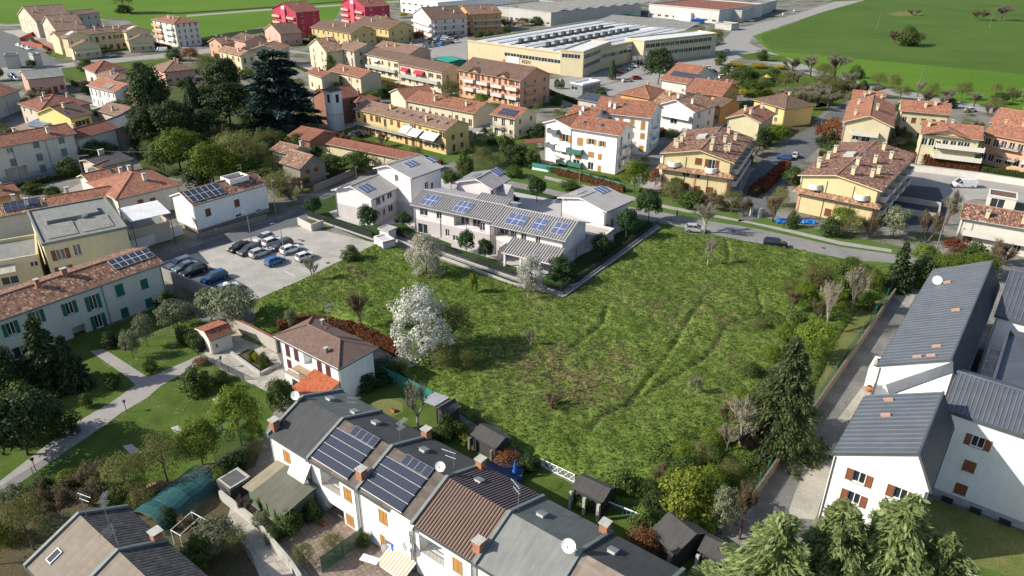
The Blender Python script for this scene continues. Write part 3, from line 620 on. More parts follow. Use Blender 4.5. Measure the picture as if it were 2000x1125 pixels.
for i, (lab, m1, m2, ws, lg) in enumerate(rows):
    o = building(lab, ra+RU*bd[i], ra+RU*bd[i+1], 10.0, 6.0, 'x', rmat=m1, rmatB=m2, wins={'f': ws}, loggia=lg, **TER); ter.append(o)
    parapets(o, [0], .32, .22, plain('lead_coping', (.17, .19, .185), .6)); 
    if i == 5: parapets(o, [o.W-.32], .32, .22, plain('lead_coping', (.17, .19, .185), .6))
    for k, (sd, x, z, ww, wh, dd) in enumerate([((q[1],)+wallpx(o, q[1], q[2], q[3], q[4], q[5])+(q[4], q[5], q[6])) for q in lg if i > 0]):
        T = o.sides['f'][1]
        me, sm = window_mesh(1.4, 1.9, 'plain', SHUTO); link('window', me, o.root, None, T @ Matrix.Translation((x+ww-1.7, dd-.17, z+.03)))
        r = MB(); n = int(ww/.16)
        for j in range(n+1): r.box((x+(ww-.03)*j/n, .02, z), (x+(ww-.03)*j/n+.03, .05, z+.9), 0, T)
        r.box((x, 0, z+.9), (x+ww, .07, z+.96), 0, T); r.obj('railing', [WOOD], o.root)
ribs(ter[3], 'A', .33, .12, .09, plain('corrugation_dark', (.10, .06, .045), .6)); ribs(ter[3], 'B', .33, .12, .09, plain('corrugation_tan', (.14, .11, .11), .6))
for i, px in ((1, (640, 893)), (2, (746, 957))):
    o = ter[i]; panels(o, 'A', .55, .35, 5, 4, w=1.04, l=.88, gap=.012, gv=.06, lift=.16, frame=DKMET); panels(o, 'A', 2.3, 4.15, 4, 1, w=.85, l=1.1, gap=.03, lift=.2)
    p, u, v, L_, H_ = slope(o, 'A'); Mr = Matrix((u, v, u.cross(v))).transposed().to_4x4(); Mr.translation = p
    for j in range(5): m = MB(); m.box((.5, .33+j*.94-.06, .1), (5.85, .33+j*.94, .19), 0, Mr); m.obj('rail', [plain('aluminium_rail', (.6, .6, .6), .4)], o.root)
for (i, s, px, py) in ((1, 'A', 724, 945), (0, 'A', 542, 845), (2, 'B', 748, 812), (3, 'B', 945, 915), (3, 'A', 952, 1080), (4, 'B', 1197, 1040)):
    ch = chimpx(ter[i], s, px, py, BRICK, w=.75, hh=.9)
for (i, s, px, py) in ((0, 'B', 648, 787), (0, 'B', 697, 812), (1, 'B', 738, 832), (2, 'B', 833, 884), (3, 'B', 942, 942), (4, 'B', 1065, 1006), (5, 'B', 1205, 1075)):
    u, v, L, H = slopepx(ter[i], s, px, py); M = onslope(ter[i], s, max(.1, min(.9, u/L)), max(.1, min(.9, v/H))); m = MB(); m.box((-.35, -.35, 0), (.35, .35, .25), 0); m.box((-.42, -.42, .25), (.42, .42, .3), 1); m.obj('roof_vent', [CONC, METAL], ter[i].root, M)
dishpx(ter[0], 'A', 584, 790, r=.5, mast=.8, az=R(-100)); dishpx(ter[2], 'A', 868, 926, r=.5, mast=.9, az=R(-100)); dishpx(ter[4], 'A', 1120, 1080, r=.62, mast=1.1, az=R(-110))
for (i, px) in ((1, 760), (2, 868), (3, 985), (4, 1128)): antenna(ter[i], .93 if i != 3 else .95, 'B', .85, 2.8)
for i, px, py in ((0, 628, 957), (2, 832, 1078)):
    x, z = wallpx(ter[i], 'f', px, py); x = min(x, ter[i].W-.3); link('satellite_dish', dish_mesh(.45, None, .3), ter[i].root, None, ter[i].sides['f'][1] @ Matrix.Translation((x, -.45, z)) @ Matrix.Rotation(R(20), 4, 'Z'))
x, z = wallpx(ter[0], 'f', 582, 893); awning(ter[0], 'f', x, z, 2.6, 1.2, 1.6, plain('cream_canvas', (.68, .66, .60), .8))
T = ter[0].sides['f'][1]; x, z = wallpx(ter[0], 'f', 545, 915)       # the lean-to shed in front of the end house
shed = empty('garden_shed', (ra+RU*1.2-RN*3.9)[:], math.atan2(RU.y, RU.x), 'green lean-to shed with mossy felt roof in the first yard', 'shed'); shed.location.z = 0
m = MB(); m.box((0, 0, 0), (6.0, 3.6, 2.3)); m.obj('wall', [plain('green_shed_boards', (.10, .16, .10), .9)], shed)
m = MB(); m.slab([(-.3, -.4, 2.35), (1.3, -.4, 2.5), (1.3, 3.9, 3.1), (-.3, 3.9, 2.95)], .08); m.obj('side_roof', [sheet('tan_felt', (.26, .23, .16), .9)], shed)
m = MB(); m.slab([(1.32, -.4, 2.5), (6.5, -.4, 2.5), (6.5, 3.9, 3.15), (1.32, 3.9, 3.15)], .08); m.obj('roof', [sheet('mossy_felt', (.13, .13, .10), .9)], shed)
for q in (1.6, 2.9, 4.2, 5.7): m = MB(); m.box((q, -.06, 0), (q+.18, -.005, 2.3)); m.obj('post', [SHUTR], shed)
x, z = wallpx(ter[2], 'f', 795, 1012); awning(ter[2], 'f', x-1.4, z, 2.9, .5, .35, WHITEP)
def stripe(name, a, b, w=.5):
    m, t, bb = newmat(name); uv = N(t, 'UVMap').outputs[0]; s = N(t, 'SeparateXYZ'); t.links.new(uv, s.inputs[0]); k = N(t, 'Math', operation='DIVIDE'); k.inputs[1].default_value = w; t.links.new(s.outputs[0], k.inputs[0])
    f = N(t, 'Math', operation='FRACT'); t.links.new(k.outputs[0], f.inputs[0]); g = N(t, 'Math', operation='GREATER_THAN'); t.links.new(f.outputs[0], g.inputs[0]); t.links.new(mixc(t, a, b, fac=g.outputs[0]), bb.inputs[0]); bb.inputs['Roughness'].default_value = .8; return m
STRIPE = stripe('striped_canvas', (.72, .70, .62), (.48, .30, .14), .36)
x, z = wallpx(ter[2], 'f', 790, 1078); awning(ter[2], 'f', x-1.2, z-.1, 3.4, 1.9, .7, STRIPE)

# end house, bottom left
r0 = G(160, 1017, 8.05); a0 = r0-RN*4.8; a0.z = 6
DE = max(7.6, abs((G(265, 1010, 6)-a0).dot(RN))); BLD = dict(TER); BLD['rp'] = 4.8/DE; print('DE', DE); BLD['group'] = None
e1 = building('corner house with taupe shingles, roof window and twin aerials', a0, a0+RU*6.7, DE, 6.0, 'x', rmat=TAUPE3, rmatB=DKT, wins={}, **BLD)
e2 = building('dark shingled house next to the corner house at the very bottom', a0+RU*6.7, a0+RU*14, DE, 6.0, 'x', rmat=TAUPE3, rmatB=DKT, wins={}, **BLD)
LC = plain('lead_coping', (.17, .19, .185), .6); parapets(e1, [0], .3, .2, LC); parapets(e2, [0], .3, .2, LC)
skypx(e1, 'A', 116, 1102); chimpx(e1, 'B', 322, 1072, BRICK, w=.8, hh=.8); antenna(e1, .55, 'B', .7, 3.0); antenna(e1, .9, 'B', .9, 2.6); antenna(e1, .06, 'B', .92, 2.4)

# ---------------------------------------------------------------- white complex, lower right
SLRIB = sheet('pale_slate_rib', (.20, .22, .25), .4, .3, .1)
CW = dict(wall=WHITE, soff=SLATE, cat='apartment building', name='apartment_building', chim=0, shut=SHUTR, near=True, rmat=SLATE, t=.3)
wb = building('white gabled block with orange-brown shutters and grey metal roof by the cedar', (1632, 873), (1825, 944), (1697, 762), 9.8, 'y', apex=(1800, 871), ov=.15,
    wins={'f': [('p', 1684, 921, 1.15, 1.3, 'open'), ('p', 1765, 952, 1.15, 1.3, 'open'), ('p', 1674, 961, 1.15, 1.3, 'open'), ('p', 1762, 1000, 1.15, 1.3, 'open')]}, **CW)
wdir = Vector((math.cos(wb.root.rotation_euler.z), math.sin(wb.root.rotation_euler.z), 0)); wn = Vector((-wdir.y, wdir.x, 0)); wa = wb.root.location.copy(); wa.z = 9.8
ribs(wb, 'B', .8, .11, .07, SLRIB); ribs(wb, 'A', .4, .05, .05, SLATE)
p1 = G(1717, 699, 9.8); s1 = (p1-wa).dot(wn); p2_ = G(1836, 516, 9.8); s2 = (p2_-wa).dot(wn); off = (p1-wa).dot(wdir)
wb2 = building('long white block under a blue-grey seamed roof beside the alley', wa+wdir*off+wn*s1, wa+wdir*(off+wb.W)+wn*s1, s2-s1, 9.8, 'y', rp=wb.rp, pitch=wb.p1, ov=.15, wins={}, **CW)
ribs(wb2, 'B', .8, .11, .07, SLRIB); ribs(wb2, 'A', .4, .05, .05, SLATE)
for q in ((1850, 538, 1), (1868, 592, 0), (1832, 664, 0), (1818, 690, 0), (1780, 715, 0)):
    u, v, L, H = slopepx(wb2, 'B', q[0], q[1]); M = onslope(wb2, 'B', max(.03, min(.97, u/L)), v/H); m = MB(); m.box((-.12, -.45, .0), (.12, .45, .3)); m.obj('roof_vent', [plain('terracotta_pipe', (.40, .25, .18), .8)], wb2.root, M)
dishpx(wb2, 'B', 1827, 541, r=.62, mast=.7, az=R(-115))
for q in ((1740, 770), (1735, 800)):
    u, v, L, H = slopepx(wb, 'B', q[0], q[1]); M = onslope(wb, 'B', max(.03, min(.97, u/L)), v/H); m = MB(); m.box((-.12, -.45, .0), (.12, .45, .3)); m.obj('roof_vent', [plain('terracotta_pipe', (.40, .25, .18), .8)], wb.root, M)
# link between the two blocks: lower roof and white side wall
lk = empty('link_building', (wa+wdir*2.6+wn*wb.D)[:2]+(0,), wb.root.rotation_euler.z, 'narrow link with white wall and slate strip roof between the two white blocks', 'link building')
g = s1-wb.D; ML = (Matrix.Translation(lk.location) @ Matrix.Rotation(lk.rotation_euler.z, 4, 'Z')).inverted()
def onplane(px, py, s):
    r = ray(px, py); e = Vector((0, 0, HC)); p0 = wa+wn*s; t = (p0-e).dot(wn)/r.dot(wn); return ML @ (e+r*t)
q = [onplane(1741, 757, s1-2.3), onplane(1864, 711, s1-2.3), onplane(1864, 691, s1-.06), onplane(1734, 738, s1-.06)]
m = MB(); m.face([(q[0].x+.1, q[0].y+.05, 0), (q[1].x, q[1].y+.05, 0), (q[1].x, q[1].y+.05, q[1].z-.2), (q[0].x+.1, q[0].y+.05, q[0].z-.2)]); m.face([(q[0].x+.1, q[0].y+.05, 0), (q[0].x+.1, q[0].y+.05, q[0].z-.2), (q[0].x+.1, q[3].y, q[3].z-.2), (q[0].x+.1, q[3].y, 0)]); m.box((.6, .05, 0), (wb.W-2.8, g-2.4, 7.8)); m.obj('wall', [WHITE], lk)
m = MB(); m.slab(q, .15); m.obj('roof', [SLATE], lk)
for qx, qy, r_ in ((1787, 748, .5), (1836, 735, .62)):
    c = G(qx, qy, 9.2); c2 = Matrix.Rotation(-lk.rotation_euler.z, 4, 'Z') @ (c-Vector((lk.location.x, lk.location.y, 0))); link('satellite_dish', dish_mesh(r_, None, .7), lk, None, Matrix.Translation((c2.x, c2.y, 8.35)) @ Matrix.Rotation(R(-160), 4, 'Z'))
# wing going right
w3a = G(1846, 783, 10.6); w3b = w3a+wdir*17
wc = building('white side wing with two brown shuttered windows in the big diagonal shadow', w3a, w3b, 9.5, 10.6, 'x', pitch=.42, ov=.25,
    wins={'f': [('p', 1915, 848, 1.15, 1.3, 'open'), ('p', 1899, 895, 1.1, 1.3, 'shut'), ('p', 1883, 940, 1.1, 1.3, 'shut')]}, **CW)
ribs(wc, 'A', .42, .08, .07, SLRIB)
for o_ in [o_ for o_ in wc.root.children if o_.name.startswith('downspout')][1:3]: bpy.data.objects.remove(o_)
for q in range(4): T = wc.sides['f'][1]; boxpart(wc, 'cellar_vent', (2.2+q*2.6, -.5, 0), (3.2+q*2.6, -.005, .45), DARK, T)
boxpart(wc, 'plinth', (0, -.06, 0), (wc.W-.6, -.004, .9), plain('grey_plinth', (.33, .35, .38), .8), wc.sides['f'][1])
# rear wing with balconies round the courtyard
w4a = G(1943, 598, 9.8)
wd = building('rear wing of the white complex with slate roof above the courtyard balconies', w4a, w4a+wdir*16, 19, 9.8, 'x', pitch=.3, ov=.25, wins={}, **CW)
ribs(wd, 'A', .55, .1, .07, SLRIB)
w5a = G(1962, 640, 7.0)
we = building('courtyard block with stacked white balconies and brown shutters at the right edge', w5a, w5a+wn*16, 9, 7.6, 'flat', ov=.1, wins={'f': [(1+3.6*i, z, 1.4, 2.0, 'open') for i in range(4) for z in (.3, 3.0, 5.2)], 'l': (2, 3, 'open')}, **CW) if False else None
w5 = G(1936, 738, 9.3)
we = building('courtyard block with stacked white balconies and brown shutters at the right edge', w5+wn*15, w5, 8, 9.3, 'flat', ov=.1, wins={'f': [(1.2+3.7*i, z, 1.3, 1.9, 'open') for i in range(4) for z in (.4, 3.4, 6.4)]}, **CW)
for i in range(4):
    for z in (3.2, 6.2): balcony(we, 'f', .8+3.7*i, z, 2.6, 1.2, 'solid', WHITE)

# ---------------------------------------------------------------- left side
v1 = building('long white villa with green shutters and solar panels on old clay tiles', (-120, 687), (320, 525), 9.5, 6.6, 'x', apex=(288, 495), ov=.45, wall=WHITE if False else IVORY, rmat=MOTTLE, shut=SHUTG, name='villa', cat='villa', chim=0, chm=BRICK,
    wins={'f': [('p', 23, 659, 1.0, 1.9, 'open'), ('p', 73, 636, 1.0, 1.9, 'open'), ('p', 137, 617, 1.0, 1.9, 'open'), ('p', 183, 605, 1.05, 2.3, 'open'), ('p', 234, 580, 1.2, 1.9, 'shut'), ('p', 282, 567, 1.1, 1.6, 'shut'), ('p', 196, 648, 1.05, 2.1, 'open'), ('p', 245, 624, 1.1, 1.6, 'shut'), ('p', 292, 604, 1.1, 1.6, 'shut'), ('p', 45, 705, 2.0, 1.8, 'plain')]},
    loggia=[('p', 'f', 158, 665, 1.8, 2.4, 1.2)])
panelspx(v1, 'A', 225, 541, 6, 2, w=1.0, l=1.1, frame=WHITEP)
chimpx(v1, 'A', 128, 552, BRICK, w=.5, hh=.8); chimpx(v1, 'A', 120, 548, BRICK, w=.45, hh=.8); chimpx(v1, 'A', 74, 575, BRICK, w=.5, hh=.8)
v2 = building('white two storey house with twelve dark solar panels beside the parking lot', (327, 394), (373, 412), (514, 365), 6.1, 'y', apex=(347, 387), ov=.35, wall=WHITE, rmat=MOTTLE, name='house', chim=0, shut=SHUT, band=(.9, plain('stone_base', (.25, .22, .18), .9)),
    wins={'f': [('p', 352, 402, .9, 1.3, 'shut')], 'r': [('p', 404, 425, 1.1, 1.5, 'shut'), ('p', 460, 406, 1.1, 1.5, 'shut'), ('p', 464, 430, 1.3, .6, 'plain'), ('p', 503, 420, 1.2, .5, 'plain')]})
u_, v_, L_, H_ = slopepx(v2, 'A', 371, 406); panels(v2, 'A', .5, .6, 6, 2, w=1.15, l=1.75, frame=WHITEP)
T = v2.sides['r'][1]; m = MB(); m.box((9.3, 2.0, 6.7), (13.6, 2.15, 8.1)); m.box((9.3, 5.2, 6.7), (13.6, 5.35, 8.1)); m.box((9.3, 2.15, 6.7), (9.45, 5.2, 8.1)); m.box((13.45, 2.15, 6.7), (13.6, 5.2, 8.1)); me = m.obj('roof_terrace', [WHITE], v2.root, T)
antenna(v2, .8, 'A', .9, 2.6)
v3 = building('modern cream flat roofed building with grey roof decks and satellite dish', (80, 494), (247, 457), (147, 410), 7.6, 'flat', ov=.15, wall=STRAW, soff=GRAVR, rmat=GRAVR, name='apartment_building', cat='apartment building', chim=0, parapet=.18,
    wins={'l': [('p', 40, 520, 1.0, 1.2, 'plain')], 'f': [('p', 118, 512, 1.3, 1.8, 'open'), ('p', 126, 545, 1.3, 1.9, 'open'), ('p', 150, 503, 1.2, 2.0, 'plain')]})
link('satellite_dish', dish_mesh(.6, None, .6), v3.root, None, Matrix.Translation((v3.W*.62, v3.D*.45, 7.5)) @ Matrix.Rotation(R(-150), 4, 'Z'))
for a, b in (((1.2, 2.0), (5.6, 8.5)), ((6.4, 2.0), (11.0, 8.5))): m = MB(); m.slab([(a[0], a[1], 7.62), (b[0], a[1], 7.62), (b[0], b[1], 7.75), (a[0], b[1], 7.75)], .08); m.obj('roof_deck', [CEM], v3.root)
m = MB(); m.box((2, 9.2, 7.5), (10, 13.5, 8.2)); m.obj('roof_box', [GRAVR], v3.root)
v3b = building('lower cream terrace wing with awning in front of the flat roofed building', (-40, 541), (75, 518), 10, 5.2, 'flat', ov=.1, wall=STRAW, soff=STRAW, rmat=GRAVR, name='terrace_wing', cat='house', chim=0, wins={'f': [('p', 66, 532, 1.2, .9, 'plain'), ('p', 20, 565, 2.4, 1.4, 'plain')]}, parapet=.5)
awning(v3b, 'f', v3b.W-9, 4.9, 5.5, 2.2, .6, sheet('beige_awning', (.45, .42, .34), .9), False)
v4 = building('tan annex with open upper floor below the white fabric canopy', (250, 468), (330, 448), 6.5, 3.2, 'flat', ov=.1, wall=BEIGE, soff=BEIGE, rmat=GRAVR, name='annex', cat='annex', chim=0, parapet=.4)
can = empty('canopy', G(252, 446, 6.4)[:2]+(0,), math.atan2((G(331, 427, 6.4)-G(252, 446, 6.4)).y, (G(331, 427, 6.4)-G(252, 446, 6.4)).x), 'white fabric canopy on thin posts above the tan annex', 'canopy')
wv = (G(331, 427, 6.4)-G(252, 446, 6.4)).length; dv_ = 7.2
m = MB(); m.slab([(0, 0, 6.4), (wv, 0, 6.4), (wv, dv_, 6.8), (0, dv_, 6.8)], .12); m.obj('cloth', [WROOF], can)
for q in ((.2, .2), (wv-.2, .2), (wv-.2, dv_-.2), (.2, dv_-.2)): m = MB(); m.tube((*q, 0), (*q, 6.3), .07); m.obj('post', [DKMET], can)
TL = dict(cat='house', chim=1)
building('terracotta roofed low house with skylight behind the flat roofed building', (92, 423), (222, 397), 6.5, 4.6, 'x', pitch=.4, wall=IVORY, rmat=TERRA2, wins={}, sky=1, **TL)
building('hipped terracotta house with striped old and new tiles behind the canopy', (222, 404), (351, 371), (300, 340), 5.0, 'hip', pitch=.38, wall=IVORY, rmat=TERRA2, wins={'f': [('p', 272, 408, 1.1, 1.2, 'shut'), ('p', 296, 405, 1.1, 1.4, 'shut')]}, chim=3, cat='house')
building('narrow terracotta roofed house with single roof window near the dark hall', (170, 371), (241, 353), 6.0, 5.0, 'x', pitch=.38, wall=IVORY, rmat=TERRA2, wins={}, sky=1, cat='house', chim=0)
o = building('old tiled house with dark solar panels at the left edge', (-60, 452), (84, 424), 7, 4.8, 'x', pitch=.4, wall=IVORY, rmat=MOTTLE2, wins={}, chim=2, cat='house'); panels(o, 'A', 5.5, .9, 5, 2, w=1.1, l=1.3)
building('small gabled terracotta house peeping up between roofs', (160, 345), (196, 347), 5, 4.2, 'y', wall=IVORY, rmat=TERRA2, cat='house', chim=0)
building('dark slate coloured hall with low pitched roof by the garden trees', (193, 341), (259, 323), 9, 4.6, 'x', apex=(228, 311), wall=BEIGE, rmat=DKT, cat='hall', name='hall', chim=2)
building('orange roofed cottage cut by the left edge', (-40, 412), (40, 391), 7, 4.0, 'x', wall=ORANGE, rmat=TERRA, cat='house')
ff = building('long whitewashed farmhouse with arched grey shutters', (-60, 317), (145, 275), 9.0, 8.0, 'x', pitch=.38, wall=IVORY, rmat=TERRA, shut=plain('grey_green_shutters', (.16, .22, .20), .7), name='farmhouse', cat='farmhouse', chim=3, band=(1.2, GREYW),
    wins={'f': [('p', 14, 311, 1.2, 1.2, 'plain'), ('p', 66, 299, 1.3, 1.4, 'shut'), ('p', 115, 290, 1.3, 1.3, 'shut'), ('p', 22, 334, 1.3, 1.7, 'shut'), ('p', 73, 323, 1.3, 1.7, 'shut'), ('p', 121, 312, 1.3, 1.7, 'shut'), ('p', 80, 345, 1.3, 1.8, 'shut')]}, loggia=[('p', 'f', 30, 355, 4.6, 2.8, 1.6)])
building('farm wing with worn brown tiles joined to the long farmhouse', (144, 288), (226, 263), 8, 6.4, 'x', pitch=.38, wall=IVORY, rmat=REDB, wins={'f': (4, 1, 'plain', .9, 1.4)}, chim=1, cat='farm building', name='farm_wing')
building('farm wing with grey corrugated roof at the end of the farmhouse', (227, 263), (266, 246), 8, 6.3, 'x', pitch=.36, wall=BEIGE, rmat=CEM, wins={'f': (2, 1, 'plain', .9, 1.4)}, chim=0, cat='farm building', name='farm_wing')
building('terracotta roofed barn with bare grey side wall at the left edge', (-60, 228), (33, 192), 12, 6, 'x', wall=GREYW, rmat=TERRA, cat='barn', name='barn', chim=0)
building('large red-brown hipped house with white pillared loggia', (27, 219), (72, 234), (130, 203), 6, 'hip', pitch=.35, wall=BEIGE, rmat=REDB, wins={'f': (3, 2, 'plain')}, chim=3, cat='house')
building('small bright yellow house with dark brown roof and skylight', (131, 247), (177, 235), (164, 213), 6, 'x', pitch=.35, wall=LEMON, rmat=BROWN, wins={'f': [(2.0, 3.3, 2.2, 1.5, 'open')]}, sky=1, chim=1, cat='house')
o = building('lean-to shed with blue striped glass roof among the old roofs', (43, 259), (80, 263), (102, 241), 3.4, 'mono', pitch=.12, wall=GREYW, rmat=PVB, cat='shed', name='shed', chim=0); panels(o, 'A', .2, .3, 5, 3, w=1.3, l=2.0, mat=PVB, frame=WHITEP)
o = building('white courtyard house with orange tiles and grey roof panels', (161, 181), (216, 194), (225, 173), 6.4, 'x', pitch=.38, wall=WHITE, rmat=TERRA2, wins={'f': (6, 2, 'plain', .9, 1.3)}, chim=0, cat='house'); panels(o, 'A', 9, 1, 3, 1, w=1.3, l=2.2, mat=CEM)
building('pink plastered house beside the white courtyard house', (216, 188), (264, 200), (272, 176), 6, 'x', pitch=.38, wall=PINK, rmat=REDB, wins={'f': (4, 2, 'plain', .9, 1.3)}, chim=1, cat='house')
building('red hipped roof house standing in the small meadow', (153, 147), (178, 156), (241, 147), 5, 'hip', pitch=.5, wall=IVORY, rmat=REDB, wins={'f': (1, 1, 'open')}, cat='house', chim=0)
building('small brown hipped annex with dishes behind the pink house', (178, 159), (214, 171), (241, 160), 4.4, 'hip', pitch=.35, wall=BEIGE, rmat=DUSTY, cat='annex', name='annex', chim=1, dish=2)
building('hipped brown villa with white roof dormer behind the dark evergreens', (288, 143), (313, 153), (378, 146), 5, 'hip', pitch=.45, wall=PINK, rmat=DUSTY, wins={'r': (4, 1, 'plain')}, cat='villa', name='villa', chim=2)
building('long low dusty tiled outbuilding behind the yellow house', (178, 229), (222, 240), (260, 222), 4, 'x', pitch=.3, wall=BEIGE, rmat=DUSTY, cat='outbuilding', name='outbuilding', chim=1)
building('pink brown block with grey corrugated roof and five dark windows', (29, 158), (44, 172), (117, 161), 5.6, 'y', pitch=.2, wall=PINK, rmat=CEM, wins={'r': (5, 1, 'shut', 1.2, 1.6)}, cat='workshop', name='workshop', chim=0)
building('plain concrete tower block near the left edge', (0, 127), (26, 125), 5, 5, 'flat', ov=0, wall=GREYW, soff=CONC, rmat=GRAVR, cat='concrete block', name='concrete_block', chim=0)
building('slim concrete tower beside the blue court', (56, 124), (71, 122), 4, 5, 'flat', ov=0, wall=GREYW, soff=CONC, rmat=GRAVR, cat='concrete block', name='concrete_block', chim=0)
# hamlet terraces, top left
TP = dict(cat='apartment building', name='apartment_building', dish=3)
building('rear wing of the beige terraced complex with grey and yellow wall', (66, 53), (186, 38), 10, 8, 'x', pitch=.3, wall=BEIGE, rmat=DUSTY, wins={'f': (8, 2, 'plain')}, chim=4, **TP)
building('left wing of the beige complex with white balconies facing the field', (23, 46), (60, 58), (112, 44), 8, 'y', pitch=.3, wall=BEIGE, rmat=DUSTY, wins={'f': (3, 2, 'plain')}, chim=3, **TP)
building('middle wing of the beige complex above the red fence', (71, 62), (100, 76), (140, 62), 8, 'y', pitch=.3, wall=BEIGE, rmat=DUSTY, wins={'f': (3, 2, 'plain')}, chim=3, **TP)
o = building('front wing of the beige complex, shaded yellow wall with two roof gables', (104, 88), (262, 71), 11, 7.6, 'x', pitch=.3, wall=PALEY, rmat=DUSTY, wins={'f': (12, 2, 'mix')}, chim=4, **TP)
for lab, A, B, hh, D in (('upper left gable bay with white roof stripes on the beige complex', (122, 89), (170, 82), 8.2, 5), ('lower left gable bay with balcony on the beige complex', (131, 108), (190, 101), 5.2, 4), ('upper right gable bay with roof stripes on the beige complex', (236, 76), (286, 71), 8.2, 5), ('lower right gable bay with balcony on the beige complex', (240, 93), (294, 89), 5.2, 4)):
    o = building(lab, A, B, D, hh, 'y', pitch=.36, wall=PALEY, rmat=DUSTY, wins={'f': (3, 1, 'plain', 1.0, 1.6)} if hh < 6 else {'f': (3, 2, 'plain', 1, 1.5)}, cat='gable bay', name='gable_bay', chim=0)
    if hh > 6: panels(o, 'B', 1.2, 2.2, 2, 1, w=1.2, l=3, mat=WROOF, frame=WHITEP)
    balcony(o, 'f', .5, 2.6, o.W-2, 1.2, 'solid', PALEY)
o = building('five storey white block with red tiled roof and stacked balconies by the field', (285, 50), (331, 58), (377, 52), 10.6, 'hip', pitch=.3, wall=IVORY, rmat=TERRA, wins={'f': (4, 4, 'plain'), 'r': (4, 4, 'plain', 1.0, 1.6)}, chim=3, cat='apartment building', name='apartment_building')
for z in (2.6, 5.2, 7.9):
    for q in (.5, o.W*.5): balcony(o, 'f', q, z, o.W*.36, 1.1, 'solid', WHITE if q > 1 else SALMON)
HO = dict(cat='house')
building('peach house with twin dishes and grey roof by the dark ditch', (396, 92), (424, 97), (440, 91), 6, 'y', wall=SALMON, rmat=DUSTY, wins={'f': (2, 2, 'plain')}, dish=2, **HO)
building('cream house with pale weathered roof above the round green trees', (416, 108), (461, 118), (485, 112), 7, 'x', pitch=.4, wall=PALEY, rmat=MOTTLE2, wins={'f': (4, 2, 'shut'), 'r': (2, 2, 'plain')}, **HO)
o = building('dark grey roofed house with small solar array left of the magenta block', (440, 85), (470, 91), (498, 82), 6, 'x', wall=PINK, rmat=BROWN, wins={'f': (3, 1, 'plain')}, dish=2, **HO); panels(o, 'A', 2, 1, 3, 1)
building('beige house with brown shutters partly behind the cedar', (478, 106), (540, 106), (590, 97), 7, 'y', pitch=.3, wall=BEIGE, rmat=MOTTLE2, wins={'f': (2, 2, 'shut'), 'r': (3, 2, 'plain')}, **HO)
building('low pink house in front of the left magenta block', (505, 66), (538, 75), (580, 70), 5.6, 'y', pitch=.35, wall=PINK, rmat=BROWN, wins={'f': (2, 1, 'plain'), 'r': (2, 1, 'plain')}, dish=1, **HO)
for lab, A, B, D in (('left magenta apartment block with red-brown roofs at the field', (520, 25), (568, 32), (607, 26)), ('right magenta apartment block, the taller looking one near the white factory', (655, 11), (702, 19), (735, 12))):
    o = building(lab, A, B, D, 12.5, 'y', pitch=.3, wall=MAG, rmat=REDB, wins={'f': (4, 4, 'plain'), 'r': (2, 4, 'plain', 1.3, 1.5)}, chim=2, cat='apartment block', name='apartment_block', dish=1)
    m = MB(); m.box((o.W*.42, -.4, 0), (o.W*.58, .5, 13.2)); m.obj('stair_tower', [plain('stair_tower_pink', (.50, .08, .13), .9)], o.root); m = MB(); m.box((o.W*.44, -.2, 13.2), (o.W*.56, 3, 14.6)); m.obj('lift_head', [WHITEP], o.root)
    for z in (2.8, 5.9, 9): balcony(o, 'f', .6, z, o.W*.3, 1.2, 'solid', PINK); balcony(o, 'f', o.W*.62, z, o.W*.28, 1.2, 'solid', PINK)
YR = dict(wall=YELLOW, rmat=BROWN, cat='terrace', name='terraced_block')
building('yellow terraced block with dark brown roof in front of the magenta blocks', (596, 60), (676, 71), (722, 63), 6.6, 'x', pitch=.36, wins={'f': (8, 2, 'plain'), 'r': (3, 2, 'plain')}, chim=2, sky=2, dish=1, **YR)
building('yellow terraced block stepping down beside the white pink villa', (676, 52), (750, 62), (793, 54), 7, 'x', pitch=.36, wins={'f': (7, 2, 'plain'), 'r': (3, 2, 'plain')}, chim=2, sky=1, **YR)
building('dark roofed yellow house behind the yellow blocks', (705, 44), (730, 48), (760, 42), 7.5, 'x', pitch=.3, wins={'f': (2, 2, 'plain')}, chim=1, **YR)
building('cream three storey house with lit gable wall beside the cedar', (592, 96), (628, 108), (655, 101), 8, 'y', pitch=.4, wall=CREAM, rmat=MOTTLE2, wins={'f': (2, 3, 'shut', 1.0, 1.2)}, **HO)
building('shaded cream apartment house with stacked balconies, left of the terracotta gable', (646, 98), (683, 106), (718, 95), 8.6, 'x', pitch=.35, wall=BEIGE, rmat=DUSTY, wins={'f': (3, 3, 'plain', 1.3, 1.9), 'r': (2, 3, 'plain')}, chim=2, **HO)
o = building('pinkish tiled terrace with three little gables behind the long beige row', (718, 98), (792, 109), (826, 100), 5.6, 'x', pitch=.35, wall=PINK, rmat=DUSTY, wins={'f': (6, 1, 'plain')}, chim=3, **HO)
building('cream house with terracotta roof and brown paired windows', (633, 144), (697, 157), (725, 146), 6, 'x', pitch=.36, wall=CREAM, rmat=TERRA, wins={'f': (4, 2, 'shut', .9, 1.0)}, chim=2, **HO)
building('cream house tucked between the cedar and the terracotta roofed house', (590, 148), (620, 158), (640, 147), 5.6, 'x', wall=CREAM, rmat=REDB, wins={'f': (2, 1, 'shut')}, **HO)
r1 = building('upper half of the long beige row with white awning', (704, 111), (771, 123), (790, 112), 7.4, 'x', pitch=.36, wall=CREAM, rmat=BROWN, wins={'f': (5, 2, 'mix')}, chim=0, dish=1, cat='terrace', name='terraced_block')
r2 = building('lower half of the long beige row with two crimson awnings', (768, 128), (856, 144), (880, 132), 7.2, 'x', pitch=.36, wall=CREAM, rmat=BROWN, wins={'f': (6, 2, 'mix'), 'r': (2, 2, 'plain')}, chim=0, cat='terrace', name='terraced_block')
